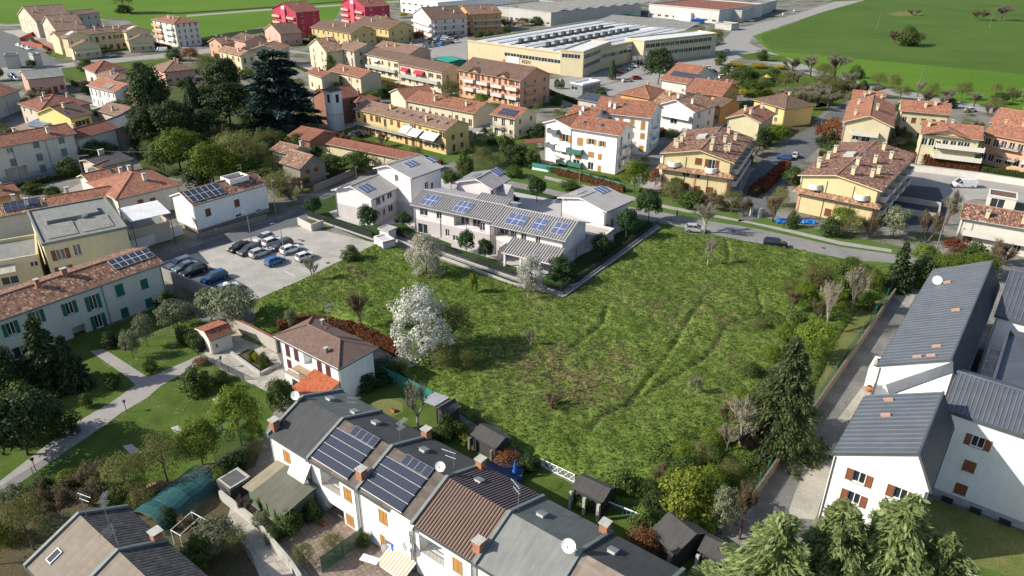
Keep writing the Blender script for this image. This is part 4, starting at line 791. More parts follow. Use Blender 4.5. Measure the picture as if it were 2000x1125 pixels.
CRIM = plain('crimson_canvas', (.42, .03, .07), .8)
awning(r2, 'f', 2.2, 6.2, 3.6, 1.6, .9, CRIM); awning(r2, 'f', 9.5, 6.2, 5.0, 1.6, .9, CRIM); awning(r1, 'f', 4, 6.3, 4.2, 1.2, .6, WHITEP)
balcony(r2, 'f', .5, 2.9, r2.W-3, 1.3, 'solid', plain('grey_fascia', (.36, .37, .36), .7)); balcony(r1, 'f', .5, 2.9, r1.W-3, 1.3, 'solid', plain('grey_fascia', (.36, .37, .36), .7))
pk = building('pink four storey block with brown roof and two roof gables by the big factory', (884, 138), (1010, 158), (1066, 143), 9.0, 'x', pitch=.40, wall=SALMON, rmat=BROWN, wins={'f': (11, 3, 'mix', 1.1, 1.7), 'r': (3, 3, 'plain')}, chim=1, sky=4, cat='apartment building', name='apartment_building')
for z in (2.9, 5.7):
    for k in range(4): balcony(pk, 'f', 3+k*6.4, z, 4.8, 1.2, 'solid', plain('pale_balcony', (.55, .5, .46), .8))
    balcony(pk, 'r', 2, z, 4.5, 1.1, 'solid', SALMON)
for k in (.28, .72):
    m = MB(); x = pk.W*k; m.slab([(x-2.6, 2.8, 9.35), (x-2.6, -.4, 9.35), (x, -.4, 10.5), (x, 2.8, 10.5)], .15); m.slab([(x+2.6, -.4, 9.35), (x+2.6, 2.8, 9.35), (x, 2.8, 10.5), (x, -.4, 10.5)], .15); m.face([(x-2.3, .2, 9.2), (x+2.3, .2, 9.2), (x, .2, 10.3)], 1); m.obj('roof_gable', [BROWN, SALMON], pk.root)
w1 = building('pale pink villa block with dark gables and long balconies near the scrap yard', (795, 31), (832, 41), (885, 31), 9, 'y', pitch=.35, wall=plaster('pale_pink_plaster', (.68, .58, .58)), rmat=BROWN, wins={'f': (3, 3, 'plain'), 'r': (4, 3, 'plain')}, chim=2, cat='apartment building', name='apartment_building')
for z in (2.8, 5.7): balcony(w1, 'f', .5, z, w1.W-2, 1.2, 'solid'); balcony(w1, 'r', 1, z, w1.D-3, 1.2, 'solid', plain('pale_balcony', (.55, .5, .46), .8))
o1 = building('orange ochre block with grey balconies behind the factory parking', (878, 23), (908, 30), (945, 20), 9.5, 'y', pitch=.35, wall=ORANGE, rmat=DUSTY, wins={'f': (3, 3, 'plain'), 'r': (3, 3, 'plain')}, chim=2, cat='apartment building', name='apartment_building')
for z in (2.9, 6): balcony(o1, 'f', .5, z, o1.W-2, 1.3, 'solid', IVORY); balcony(o1, 'r', 1, z, o1.D-3, 1.3, 'solid', GREYW)
ye = building('long bright yellow row with many skylights and white awnings over the terrace', (683, 218), (866, 257), (915, 243), 6.6, 'x', pitch=.38, wall=YELLOW, rmat=DUSTY, wins={'f': (13, 2, 'mix', 1.1, 1.6), 'r': [(2.0, 3.6, 1.0, 1.2, 'shut'), (5.2, 3.6, 1.0, 1.2, 'shut'), (2.2, .4, 1.0, 1.9, 'shut'), (5.3, .9, 1.0, 1.3, 'shut')]}, chim=2, sky=0, cat='terrace', name='terraced_block', ov=.4)
for q in ((704, 207), (714, 212), (753, 219), (770, 222), (782, 225), (798, 229), (815, 233), (849, 240), (868, 243)): skypx(ye, 'A', *q)
balcony(ye, 'f', .6, 2.9, ye.W-3, 1.4, 'rail', CONC)
for (px, py, ww) in ((792, 256, 3.0), (810, 262, 4.2), (840, 268, 5.2)): x, z = wallpx(ye, 'f', px, py-7, ww, 0); awning(ye, 'f', x, min(z, 5.6), ww, 2.4, 1.3, plain('white_canvas', (.68, .66, .62), .8))
building('long low terracotta house with cream gable behind the bare garden tree', (785, 200), (920, 223), (955, 207), 4.4, 'x', pitch=.36, wall=CREAM, rmat=TERRA, wins={'f': (10, 1, 'plain', 1.2, 1.8)}, chim=4, **HO)
building('terracotta cross gable at the left end of the long low house', (752, 184), (785, 200), 11, 4.4, 'y', pitch=.34, wall=CREAM, rmat=TERRA, cat='house', chim=0)
s1b = building('two storey cream house with six panel roof array beside the long low house', (950, 224), (1001, 233), (1033, 216), 5.8, 'x', pitch=.36, wall=CREAM, rmat=TERRA, wins={'f': (3, 2, 'plain'), 'r': (2, 2, 'plain')}, chim=1, **HO); panels(s1b, 'A', 2.2, .9, 5, 2, w=1.1, l=1.5); balcony(s1b, 'f', .4, 2.8, 4, 1.2, 'rail', CONC)
# church with white bell tower
building('brick church nave with long dark red roof beside the bell tower', (600, 193), (640, 203), (652, 180), 7.5, 'y', pitch=.45, wall=BRICKW, rmat=REDB, wins={'r': [(2, 2.5, 1.0, 2.8, 'plain'), (6, 2.5, 1.0, 2.8, 'plain')]}, cat='church', name='church', chim=0)
building('brown tiled house attached to the right of the bell tower', (664, 196), (690, 206), (714, 189), 6.4, 'hip', pitch=.35, wall=BRICKW, rmat=REDB, wins={'f': (2, 2, 'plain')}, cat='house', chim=1)
tb = G(652, 260); tw = empty('bell_tower', tb, R(-38), 'white square bell tower with pyramid cap next to the brick church', 'bell tower'); th = height_at(tb, 184)
m = MB(); m.box((-1.7, -1.7, 0), (1.7, 1.7, th)); m.obj('wall', [plaster('tower_white', (.66, .67, .70))], tw); m = MB(); m.box((-1.95, -1.95, th), (1.95, 1.95, th+.3)); m.box((-1.8, -1.8, th*.42), (1.8, 1.8, th*.42+.2)); m.obj('cornice', [CONC], tw)
m = MB()
for a, b in (((-2, -2), (2, -2)), ((2, -2), (2, 2)), ((2, 2), (-2, 2)), ((-2, 2), (-2, -2))): m.face([(*a, th+.3), (*b, th+.3), (0, 0, th+1.7)])
m.obj('roof', [DKT], tw)
for M in (Matrix.Identity(4), Matrix.Rotation(R(90), 4, 'Z'), Matrix.Rotation(R(-90), 4, 'Z')): m = MB(); m.box((-.55, -1.72, th-3), (.55, -1.705, th-.7)); m.obj('bell_opening', [DARK], tw, M)
building('dark tiled lean-to roofs below the church by the yellow wall', (555, 272), (600, 282), (640, 262), 3.6, 'x', pitch=.3, wall=BRICKW, rmat=REDB, cat='outbuilding', name='outbuilding', chim=0)
building('ruined barn with sagging tiled roof and red shutters beside the hedge', (540, 325), (582, 337), (608, 313), 4.8, 'x', pitch=.55, wall=plaster('barn_stone', (.24, .21, .18)), rmat=OLDT, wins={'r': [(1.2, 2.9, 1.1, 1.0, 'shut'), (3.6, 2.9, 1.1, 1.0, 'shut')]}, cat='barn', name='barn', chim=0)
building('long low wall building with cream wall and old brown tiles facing the lane', (631, 287), (800, 318), 6.0, 3.4, 'x', pitch=.3, wall=STRAW, rmat=REDB, cat='outbuilding', name='outbuilding', chim=0)
building('small brown roofed sheds beside the ruined barn', (520, 300), (560, 310), (585, 292), 3.2, 'x', pitch=.35, wall=BEIGE, rmat=OLDT, cat='shed', name='shed', chim=1)

# ---------------------------------------------------------------- middle right
ap = building('white four level apartment house with rust red roof and green balcony screens', (1105, 248), (1205, 262), (1238, 245), 9.6, 'x', apex=(1224, 236), ov=.5, wall=WHITE, rmat=TERRA, shut=SHUTO, name='apartment_building', cat='apartment building', chim=0, sky=0, ant=0,
    wins={'f': [('p', 1150, 274, 1.3, 1.4, 'open'), ('p', 1171, 278, 1.0, 1.4, 'open'), ('p', 1150, 299, 1.6, 1.3, 'shut'), ('p', 1167, 303, 1.0, 1.4, 'shut'), ('p', 1149, 327, 1.5, 1.9, 'plain'), ('p', 1166, 329, .9, 1.5, 'shut'), ('p', 1128, 274, 1.6, 1.9, 'shut'), ('p', 1125, 301, 1.7, 1.9, 'shut'), ('p', 1121, 325, 1.8, 1.9, 'plain')], 'r': (2, 3, 'plain')})
skypx(ap, 'A', 1137, 237); skypx(ap, 'A', 1171, 242)
ap1 = building('white gable bay with flower box balconies on the left of the apartment house', (1054, 238), (1112, 249), 11, 9.6, 'y', pitch=.36, rp=.42, ov=.5, wall=WHITE, rmat=TERRA, shut=SHUTO, name='gable_bay', cat='gable bay', chim=1, wins={'f': [('p', 1083, 242, 1.6, 1.5, 'open'), ('p', 1099, 268, 1.8, 1.9, 'open'), ('p', 1097, 293, 1.3, 1.6, 'shut'), ('p', 1095, 318, 1.4, 1.6, 'shut')]})
GRB = plain('green_balcony_screen', (.05, .16, .12), .7); GBX = plain('slate_balcony', (.12, .13, .15), .7)
for o_, px, py, ww, mt in ((ap1, 1078, 253, 3.0, GBX), (ap1, 1075, 281, 2.6, GBX), (ap1, 1096, 286, 3.2, WHITE), (ap, 1120, 291, 3.4, GRB), (ap1, 1097, 311, 3.2, WHITE), (ap, 1119, 316, 3.4, GRB)):
    x, z = wallpx(o_, 'f', px, py, ww, .95); x = max(.1, min(x, o_.W-1.2-ww)) if ww < o_.W-1.4 else .1; balcony(o_, 'f', x, z, ww, 1.3, 'solid', mt)
for z in (2.6, 5.3): balcony(ap, 'r', 1, z, 3.4, 1.3, 'solid', plain('pale_balcony', (.55, .5, .46), .8)); balcony(ap, 'r', 5.5, z, 2.6, 1.3, 'rail', CONC)
ap2 = building('rear wing of the white apartment house with rust red roof and skylights', (1150, 216), (1266, 227), (1300, 207), 9.8, 'x', pitch=.42, wall=WHITE, rmat=TERRA, shut=SHUTO, wins={'f': (5, 3, 'shut'), 'r': (2, 3, 'plain')}, name='apartment_building', cat='apartment building', chim=2, sky=3)
for z in (2.8, 5.6): balcony(ap2, 'r', 2, z, 4, 1.3, 'solid', WHITE)
building('rust red roof wing joining the two white apartment wings', (1098, 222), (1155, 229), 9, 9.6, 'x', pitch=.35, wall=WHITE, rmat=TERRA, name='link_wing', cat='apartment building', chim=1, dish=1)
o = building('white house with sandy tiled gable roof and mauve trim', (1272, 201), (1352, 214), (1374, 194), 6.6, 'y', pitch=.40, ov=.7, wall=plaster('pinkish_white_plaster', (.76, .68, .70)), rmat=MOTTLE2, wins={'f': [('p', 1299, 207, 1.2, 1.6, 'open'), ('p', 1316, 210, 1.1, 1.6, 'open'), ('p', 1310, 231, 2.2, 1.6, 'plain')], 'r': (2, 2, 'plain')}, chim=2, dish=1, **HO)
x, z = wallpx(o, 'f', 1325, 221, 9, .9); balcony(o, 'f', 1.0, max(2.4, z), o.W-3.2, 1.4, 'solid', WHITE)
building('orange hipped villa roof in front of the big grey-green tree', (1200, 178), (1263, 188), (1297, 173), 4.8, 'hip', pitch=.38, wall=ORANGE, rmat=TERRA, wins={'f': (3, 1, 'open', 1, 1.1)}, chim=1, **HO)
building('sandy tiled low house between the orange villa and the white gabled house', (1262, 198), (1296, 204), (1330, 184), 4.6, 'x', wall=CREAM, rmat=MOTTLE2, chim=1, dish=1, **HO)
o = building('dark grey panelled flat roof left of the orange villa', (1118, 190), (1160, 197), (1235, 192), 4.2, 'x', pitch=.2, wall=GREYW, rmat=DKT, chim=0, **HO); panels(o, 'A', 2, .5, 5, 2, w=1.5, l=1.6)
o = building('white house with blue solar field on a terracotta roof by the road', (1281, 150), (1336, 158), (1367, 136), 5.6, 'x', pitch=.4, wall=IVORY, rmat=TERRA, wins={'r': (2, 1, 'plain')}, chim=1, **HO); panels(o, 'A', 2.0, 3.4, 8, 2, w=1.3, l=1.4)
o = building('orange walled house with terracotta double roof beside the yellow forsythia', (1330, 172), (1404, 181), (1430, 164), 6.2, 'x', pitch=.38, wall=ORANGE, rmat=TERRA, wins={'f': (4, 2, 'mix'), 'r': (2, 2, 'plain')}, chim=2, dish=2, **HO); balcony(o, 'f', 5, 2.9, 5, 1.2, 'solid', IVORY)
building('small upper terracotta hip with white wall behind the orange walled house', (1370, 158), (1408, 163), (1432, 152), 7.2, 'hip', pitch=.36, wall=IVORY, rmat=TERRA, wins={'f': (2, 2, 'plain')}, chim=0, dish=1, **HO)
building('dark balconied house in shade behind the sandy gable', (1372, 197), (1402, 203), (1428, 190), 5.0, 'x', pitch=.3, wall=ORANGE, rmat=BROWN, wins={'f': (2, 1, 'plain')}, chim=0, **HO)
building('cream house with bright terracotta gable and two dishes above the tiled block', (1411, 223), (1482, 232), (1506, 212), 5.4, 'y', pitch=.36, rp=.48, ov=.6, wall=PALEY, rmat=TERRA, wins={'r': (3, 1, 'plain', 1.2, 1.8)}, chim=3, dish=2, **HO)
building('yellow house with brown hipped roof and corner balcony beside the lane', (1462, 186), (1528, 204), (1556, 188), 5.6, 'hip', pitch=.4, wall=YELLOW, rmat=BROWN, wins={'f': (2, 2, 'plain')}, chim=1, dish=1, **HO)
def bigtile(label, A, B, D, h, apex, wins, bal, skirt):
    o = building(label, A, B, D, h, 'y', apex=apex, ov=.7, wall=YELLOW if 0 else plaster('butter_plaster', (.61, .51, .29)), rmat=MOTTLE, wins=wins, chim=0, cat='apartment building', name='apartment_building', shut=SHUT)
    T = o.sides['f'][1]; L = o.W-2*o.ov; z0, z1 = skirt; e = 1.1
    m = MB(); m.slab([(-e, -e-.2, z0), (L+e, -e-.2, z0), (L, 0, z1), (0, 0, z1)], .12); m.slab([(L+e, -e-.2, z0), (L+e, 6, z0), (L, 6, z1), (L, 0, z1)], .12); m.slab([(-e, 6, z0), (-e, -e-.2, z0), (0, 0, z1), (0, 6, z1)], .12)
    m.obj('skirt_roof', [MOTTLE2], o.root, T)
    for (px, py) in bal: x, z = wallpx(o, 'f', px, py, 2.6, .95); balcony(o, 'f', x, z, 2.6, 1.3, mat=WHITE, round_=True)
    for q in (.02, .5, .97): boxpart(o, 'pilaster', (L*q-.2, -.12, 0), (L*q+.2, -.003, z0-.1), SALMON, T)
    for k, s, a, b in ((0, 'A', .12, .75), (1, 'A', .3, .35), (2, 'A', .33, .85), (3, 'A', .5, .6), (4, 'A', .7, .4), (5, 'A', .2, .4), (6, 'B', .35, .2), (7, 'B', .55, .25), (8, 'B', .8, .3), (9, 'B', .72, .2), (10, 'A', .85, .7)):
        chimney(o, s, a, b, STRAW, w=.7, hh=1.3)
    dishon(o, 'A', .55, .93); 
    m = MB(); M = onslope(o, 'B', .45, .72); m.box((-1.6, -.9, -.3), (1.6, 1.2, .5), 0); m.obj('roof_dormer', [GREYW], o.root, M)
    for i in range(5):
        for z in (2.5, 5.3): balcony(o, 'r', 1.5+i*(o.D-4)/5, z, 3.4, 1.4, 'solid', plain('pale_balcony', (.55, .5, .46), .8))
        for z in (2.5, 5.3): balcony(o, 'l', 1.5+i*(o.D-4)/5, z, 2.6, 1.2, 'solid', WHITE)
    return o
b1 = bigtile('butter yellow block with mottled roof, the one behind the young green tree', (1284, 294), (1430, 311), (1500, 264), 8.2, (1362, 287), {'f': [('p', 1311, 303, 1.5, 2.0, 'open'), ('p', 1339, 305, 1.1, 1.6, 'shut'), ('p', 1360, 309, 1.5, 1.5, 'shut'), ('p', 1386, 314, 1.5, 2.0, 'open'), ('p', 1336, 333, 1.6, 1.4, 'plain'), ('p', 1357, 336, 1.6, 1.4, 'plain'), ('p', 1335, 358, 1.6, 1.5, 'shut'), ('p', 1357, 363, 1.6, 1.5, 'shut'), ('p', 1382, 365, 1.6, 1.5, 'shut')], 'r': (5, 2, 'plain', 1.4, 1.8)}, ((1312, 313), (1385, 324)), (4.9, 5.6))
b2 = bigtile('butter yellow block with mottled roof beside the dark sunken garages', (1554, 332), (1720, 361), (1757, 283), 8.0, (1629, 331), {'f': [('p', 1590, 341, 1.5, 2.0, 'shut'), ('p', 1626, 346, 1.6, 1.5, 'shut'), ('p', 1652, 350, 1.1, 1.5, 'shut'), ('p', 1682, 361, 1.5, 2.1, 'shut'), ('p', 1619, 376, 2.4, 1.3, 'plain'), ('p', 1645, 380, 2.0, 1.3, 'plain'), ('p', 1614, 404, 1.3, 1.6, 'shut')], 'r': (6, 2, 'plain', 1.4, 1.8)}, ((1589, 352), (1680, 371)), (4.6, 5.3))
o_ = building('red roofed front gable of the cream complex with white balcony', (1639, 227), (1741, 236), (1790, 196), 8.0, 'y', pitch=.38, ov=.7, wall=PALEY, rmat=TERRA2, wins={'f': [('p', 1669, 232, 1.6, 1.9, 'plain'), ('p', 1689, 233, 1.1, 1.5, 'shut'), ('p', 1666, 255, 1.6, 1.9, 'plain'), ('p', 1686, 258, 2.0, 1.9, 'plain')], 'r': (4, 2, 'plain')}, chim=4, dish=2, cat='apartment building', name='apartment_building')
for z in (2.6, 5.2): balcony(o_, 'f', 2.0, z, 6.5, 1.4, 'solid', IVORY)
building('long red roofed rear wing of the cream complex toward the fields', (1752, 203), (1853, 210), (1890, 197), 8.2, 'x', pitch=.36, wall=PALEY, rmat=TERRA2, wins={'f': (5, 2, 'mix'), 'r': (2, 2, 'plain')}, chim=4, cat='apartment building', name='apartment_building')
building('red roofed left rear wing of the cream complex at the road end', (1655, 185), (1722, 190), 12, 8.0, 'x', pitch=.34, wall=PALEY, rmat=TERRA2, chim=3, cat='apartment building', name='apartment_building')
o_ = building('red roofed front block of the right hand complex above the red hedge', (1792, 247), (1916, 258), 11, 7.8, 'x', pitch=.38, ov=.6, wall=PALEY, rmat=TERRA2, wins={'f': (8, 2, 'plain', 1.3, 1.8)}, chim=2, dish=0, cat='apartment building', name='apartment_building')
for z in (2.5, 5.1): balcony(o_, 'f', 3.4, z, 10.5, 1.4, 'solid', IVORY)
m = MB(); x = o_.W*.42; m.slab([(x-5, 4, 8.0), (x-5, -.6, 8.0), (x, -.6, 9.6), (x, 4, 9.6)], .18); m.slab([(x+5, -.6, 8.0), (x+5, 4, 8.0), (x, 4, 9.6), (x, -.6, 9.6)], .18); m.face([(x-4.4, .3, 8), (x+4.4, .3, 8), (x, .3, 9.4)], 1); m.obj('roof_gable', [TERRA2, PALEY], o_.root)
o_ = building('pink and cream block with small gable at the right edge above the hedge', (1914, 244), (2040, 266), 11, 7.6, 'x', pitch=.38, wall=SALMON, rmat=TERRA2, wins={'f': (7, 2, 'plain', 1.3, 1.8)}, chim=2, dish=1, cat='apartment building', name='apartment_building')
for z in (2.5, 5.1): balcony(o_, 'f', 4, z, 4.5, 1.4, 'rail', CONC); balcony(o_, 'f', 10, z, 6, 1.4, 'solid', IVORY)
building('red roofed rear block at the right edge with row of chimneys', (1925, 222), (2045, 240), 14, 8.4, 'x', pitch=.38, wall=PALEY, rmat=TERRA2, wins={'f': (5, 2, 'plain')}, chim=4, dish=3, cat='apartment building', name='apartment_building')
o_ = building('cream house with mottled tile roof and long balcony at the right edge', (1872, 410), (2040, 436), 8.5, 5.4, 'x', pitch=.40, wall=IVORY, rmat=MOTTLE, wins={'f': [('p', 1897, 421, 1.4, 1.9, 'plain'), ('p', 1970, 432, 1.6, 1.9, 'plain'), ('p', 1888, 449, 1.4, 2.0, 'shut'), ('p', 1960, 462, 2.2, 1.6, 'plain'), ('p', 1985, 466, 1.2, 1.9, 'plain')]}, chim=0, cat='house')
balcony(o_, 'f', .5, 2.6, o_.W-2, 1.3, 'solid', IVORY); chimpx(o_, 'A', 1925, 408, STRAW); chimpx(o_, 'A', 1996, 418, STRAW)
# ---------------------------------------------------------------- factory and warehouses
WHS = dict(cat='factory', name='factory', chim=0, ov=0)
TANF = plaster('tan_factory_panel', (.54, .47, .31)); TANS = plaster('tan_factory_side', (.45, .38, .25))
fa = G(905, 82, 8); fb = G(1087, 103, 8); fu = (fb-fa).normalized(); fn = Vector((-fu.y, fu.x, 0)); fd = abs((G(1365, 42, 8)-fb).dot(fn)); FW = (fb-fa).length
fac = building('big tan factory with white roof, ribbon windows and rows of roof vents', fa, fb+fu*6, fd*.93, 8, 'flat', wall=TANF, soff=TANF, rmat=WROOF, wins={'f': [(FW*.42+3.2*i, 4.0, 3.0, 1.5, 'plain') for i in range(9)], 'r': [(18+3.3*i, 4.2, 3.0, 1.6, 'plain') for i in range(22)]}, parapet=.6, **WHS)
t1 = building('tall tan factory corner wing with two bands of windows', (1087, 97), (1132, 100), (1207, 80), 9.4, 'flat', wall=TANF, soff=TANF, rmat=WROOF, wins={'f': [(.6+2.6*i, 6.8, 2.5, 1.6, 'plain') for i in range(4)], 'r': [(1+2.6*i, z, 2.5, 1.7, 'plain') for i in range(11) for z in (6.6, 3.0)]}, parapet=.4, **WHS)
t2 = building('second tall tan factory wing halfway along the parking side', (1212, 71), (1250, 77), (1323, 50), 9.2, 'flat', wall=TANF, soff=TANF, rmat=WROOF, wins={'r': [(1+3*i, z, 2.8, 1.7, 'plain') for i in range(14) for z in (6.4, 2.8)]}, parapet=.4, **WHS)
Lf = fac.W; m = MB(); m.box((Lf*.40, -.15, 0), (Lf*.52, -.01, 4.4)); m.obj('gate', [plain('pale_gate', (.5, .52, .52), .6)], fac.root)
for (yy) in (.36, .62):
    m = MB(); m.box((Lf*yy, 8, 7.9), (Lf*yy+1.6, fd*.68, 8.5)); m.obj('roof_duct', [DKMET], fac.root)
    for i in range(11): m = MB(); m.box((Lf*yy+.1, 10+i*6.2, 8.5), (Lf*yy+1.7, 11.8+i*6.2, 9.9)); m.obj('roof_vent', [DKMET], fac.root)
for yy in (.08, .2, .32, .46, .54, .72, .82, .92): m = MB(); m.box((Lf*yy, 4, 7.9), (Lf*yy+3, fd*.8, 8.22)); m.obj('skylight_strip', [plain('light_grey_strip', (.45, .46, .47), .5)], fac.root)
m = MB(); m.slab([(2, fd*.80, 8.3), (Lf-2, fd*.80, 8.3), (Lf-2, fd*.92, 10.2), (2, fd*.92, 10.2)], .2); m.obj('sawtooth_roof', [CEM], fac.root)
SIGN = plain('sign_blue_grey', (.35, .42, .50), .5)
def text(s, size, mat, par, M, name='lettering'):
    c = bpy.data.curves.new(name, 'FONT'); c.body = s; c.size = size; c.extrude = .03; c.align_x = 'CENTER'; c.align_y = 'CENTER'; o = bpy.data.objects.new(name, c); C.objects.link(o); c.materials.append(mat); o.parent = par; o.matrix_local = M
    bpy.context.view_layer.update(); me = bpy.data.meshes.new_from_object(o.evaluated_get(bpy.context.evaluated_depsgraph_get())); bpy.data.objects.remove(o); o2 = link(name, me, par, None, M); return o2
x_, z_ = wallpx(fac, 'f', 1020, 121)
text('REEN', 1.9, DARK, fac.root, Matrix.Translation((x_, -.06, max(1.5, z_))) @ Matrix.Rotation(R(90), 4, 'X'))
x_, z_ = wallpx(fac, 'r', 1227, 87); T = fac.sides['r'][1] @ Matrix.Translation((x_, 0, min(6.9, max(5.5, z_)))); sg = MB(); sg.box((-4.5, -.12, -1.0), (4.5, -.01, 1.0)); sg = sg.obj('sign_panel', [plain('banner_white', (.55, .57, .62), .6)], fac.root, T)
m = MB()
for a_, b_, w_, h_ in ((-2.9, -.5, .9, 1.0), (-1.2, -.35, .7, .6), (-.1, -.4, .8, .7), (1.0, -.3, .5, .5), (1.8, -.4, .6, .8), (2.7, -.3, .6, .9)): m.box((a_, -.15, b_), (a_+w_*.35, -.121, b_+h_)); m.box((a_+w_*.35, -.15, b_+h_*.4), (a_+w_, -.121, b_+h_*.7))
m.obj('lettering', [plain('sign_blue', (.05, .12, .35), .5)], sg)
building('small white roofed guard hut on the factory forecourt', (1107, 161), (1131, 165), (1156, 155), 3.0, 'flat', ov=0, wall=plain('hut_grey', (.20, .22, .24), .5), soff=WHITEP, rmat=WROOF, wins={'f': [(.6, .9, 2.6, 1.3, 'plain')], 'r': [(1, .9, 2.6, 1.3, 'plain'), (4.4, .9, 2.6, 1.3, 'plain')]}, chim=0, cat='guard hut', name='guard_hut')
o = building('long grey factory hall with saw tooth roof, left of the silos', (985, 15), (1067, 24), (1216, 2), 7.5, 'flat', wall=plaster('grey_factory', (.42, .41, .39)), soff=GREYW, rmat=CEM, wins={'f': (8, 1, 'plain', 2.4, 1.2)}, parapet=.3, **WHS)
for i in range(9): m = MB(); m.slab([(1, 6+i*11, 7.6), (o.W-1, 6+i*11, 7.6), (o.W-1, 15+i*11, 9.4), (1, 15+i*11, 9.4)], .2); m.obj('sawtooth_roof', [CEM], o.root)
building('white factory office with strip windows at the top of the picture', (772, 2), (845, 9), (960, -8), 8, 'flat', wall=WHITE, soff=WHITE, rmat=WROOF, wins={'f': (6, 2, 'plain', 2.6, 1.2)}, **WHS)
building('grey hall with dark low roof behind the orange block', (945, 14), (1000, 18), (1100, 4), 5, 'flat', wall=GREYW, soff=GREYW, rmat=CEM, **WHS)
building('wide grey white factory hall beside the blue container', (1258, 4), (1396, 14), (1480, 0), 7.5, 'flat', wall=plaster('white_grey_factory', (.52, .52, .50)), soff=GREYW, rmat=REDB, wins={'f': (9, 1, 'plain', 2.6, 1.2)}, **WHS)
building('shaded factory hall at the end of the road under the top edge', (1398, 12), (1440, 14), (1560, -6), 6.5, 'flat', wall=GREYW, soff=GREYW, rmat=CEM, **WHS)
building('low white workshop with door in front of the wide factory hall', (1284, 15), (1340, 21), 8, 4.5, 'flat', wall=WHITE, soff=WHITE, rmat=WROOF, wins={'f': [(3, .2, 3.4, 3.2, 'plain')]}, **WHS)
building('low concrete wall building by the small trees near the road', (1388, 38), (1420, 41), 8, 3.2, 'flat', wall=GREYW, soff=CONC, rmat=GRAVR, **WHS)
for i, (px, py) in enumerate(((1220, 18), (1230, 18))):
    b = G(px, py); hh = height_at(b, -12); t_ = empty('silo', b, 0, ('left' if i == 0 else 'right')+' one of two pale silos behind the big factory', 'silo', 'pale silos')
    m = MB(); m.tube((0, 0, 1), (0, 0, min(hh, 16)), 1.9, n=16); m.obj('tank', [plain('silo_grey', (.5, .5, .48), .6)], t_); m = MB(); m.tube((0, 0, min(hh, 16)), (0, 0, min(hh, 16)+1.2), 1.9, .3, n=16); m.obj('lid', [METAL], t_)
    for k in range(4): m = MB(); m.tube((1.6*math.cos(k*1.57), 1.6*math.sin(k*1.57), 0), (1.6*math.cos(k*1.57), 1.6*math.sin(k*1.57), 1.2), .12); m.obj('leg', [METAL], t_)
for lab, px, py, col in (('blue steel container stacked beside the factory hall', 1353, 40, (.03, .14, .45)), ('green waste container behind the big factory roof', 1224, 33, (.03, .22, .08)), ('light blue container standing behind the dark blue one', 1362, 30, (.16, .38, .62))):
    b = G(px, py); t_ = empty('container', b, R(-8), lab, 'container'); m = MB(); m.box((-4, -1.3, .15), (4, 1.3, 2.8)); m.obj('body', [plain('paint_'+lab[:5].strip(), col, .5)], t_); m = MB()
    for i in range(26): m.box((-3.9+i*.305, -1.36, .3), (-3.78+i*.305, -1.302, 2.7))
    m.obj('rib', [plain('paint_'+lab[:5].strip(), col, .5)], t_); m = MB(); m.box((3.95, -1.2, .2), (4.06, 1.2, 2.7)); m.obj('door', [METAL], t_)
# hip roofed family house in the middle foreground
hp = building('white villa with brown hipped roof, red dish and terrace at the meadow edge', (534, 664), (664, 727), (741, 682), 5.5, 'hip', pitch=.42, ov=.55, wall=WHITE, rmat=rooftile('brown_flat_tiles', (.16, .105, .085), .15, .3, .35, .05, .1), shut=plain('plum_shutters', (.09, .03, .035), .6), name='villa', cat='villa', chim=0, near=True,
    wins={'f': [('p', 564, 691, .9, 2.0, 'shut'), ('p', 581, 699, .9, 2.0, 'shut'), ('p', 627, 722, .9, 1.9, 'shut'), ('p', 644, 730, .9, 1.9, 'shut'), ('p', 569, 723, .9, 2.1, 'shut'), ('p', 587, 736, .9, 1.6, 'shut')]}, loggia=[('p', 'f', 604, 710, 1.8, 2.0, 1.2)])
x, z = wallpx(hp, 'f', 601, 722, 2.8, 0)
T = hp.sides['f'][1]; boxpart(hp, 'porch', (x-.2, -2.2, 0), (x+2.8, -.01, 2.3), WHITE, T); boxpart(hp, 'terrace_floor', (x-.25, -2.25, 2.3), (x+2.85, -.01, 2.42), plain('tan_floor', (.33, .24, .15), .9), T)
m = MB()
for i in range(16): q = x-.2+i*.19; m.box((q, -2.2, 2.42), (q+.03, -2.17, 3.3), 0, T)
m.box((x-.2, -2.22, 3.3), (x+2.8, -2.15, 3.36), 0, T); m.obj('railing', [WHITEP], hp.root)
boxpart(hp, 'porch_opening', (x+1.2, -2.24, .1), (x+2.5, -2.205, 2.0), DARK, T)
m = MB(); m.slab([T @ Vector(p) for p in ((x+3.1, -4.0, 2.1), (hp.W-1.2, -4.0, 2.1), (hp.W-1.2, -.02, 3.1), (x+3.1, -.02, 3.1))], .12); m.obj('carport_roof', [rooftile('bright_rust_tiles', (.42, .12, .055), .2, .3, .4, .09, .1)], hp.root)
for q in (x+3.3, hp.W-1.5): boxpart(hp, 'carport_post', (q, -3.8, 0), (q+.15, -3.65, 2.0), WOOD, T)
p0 = G(644, 655, 7.4); lp = Matrix.Rotation(-hp.root.rotation_euler.z, 4, 'Z') @ (p0-Vector((*hp.root.location[:2], 0)))
link('satellite_dish', dish_mesh(.5, DMR, 1.0), hp.root, None, Matrix.Translation((lp.x, hp.D/2, hp.hr)) @ Matrix.Rotation(R(-60), 4, 'Z')); link('aerial', antenna_mesh(4.2), hp.root, None, Matrix.Translation((lp.x-.3, hp.D/2+.1, hp.hr)) @ Matrix.Rotation(R(80), 4, 'Z'))
chimney(hp, 'A', .95, .35, METAL, w=.3, hh=.4); chimney(hp, 'B', .95, .35, METAL, w=.3, hh=.5)
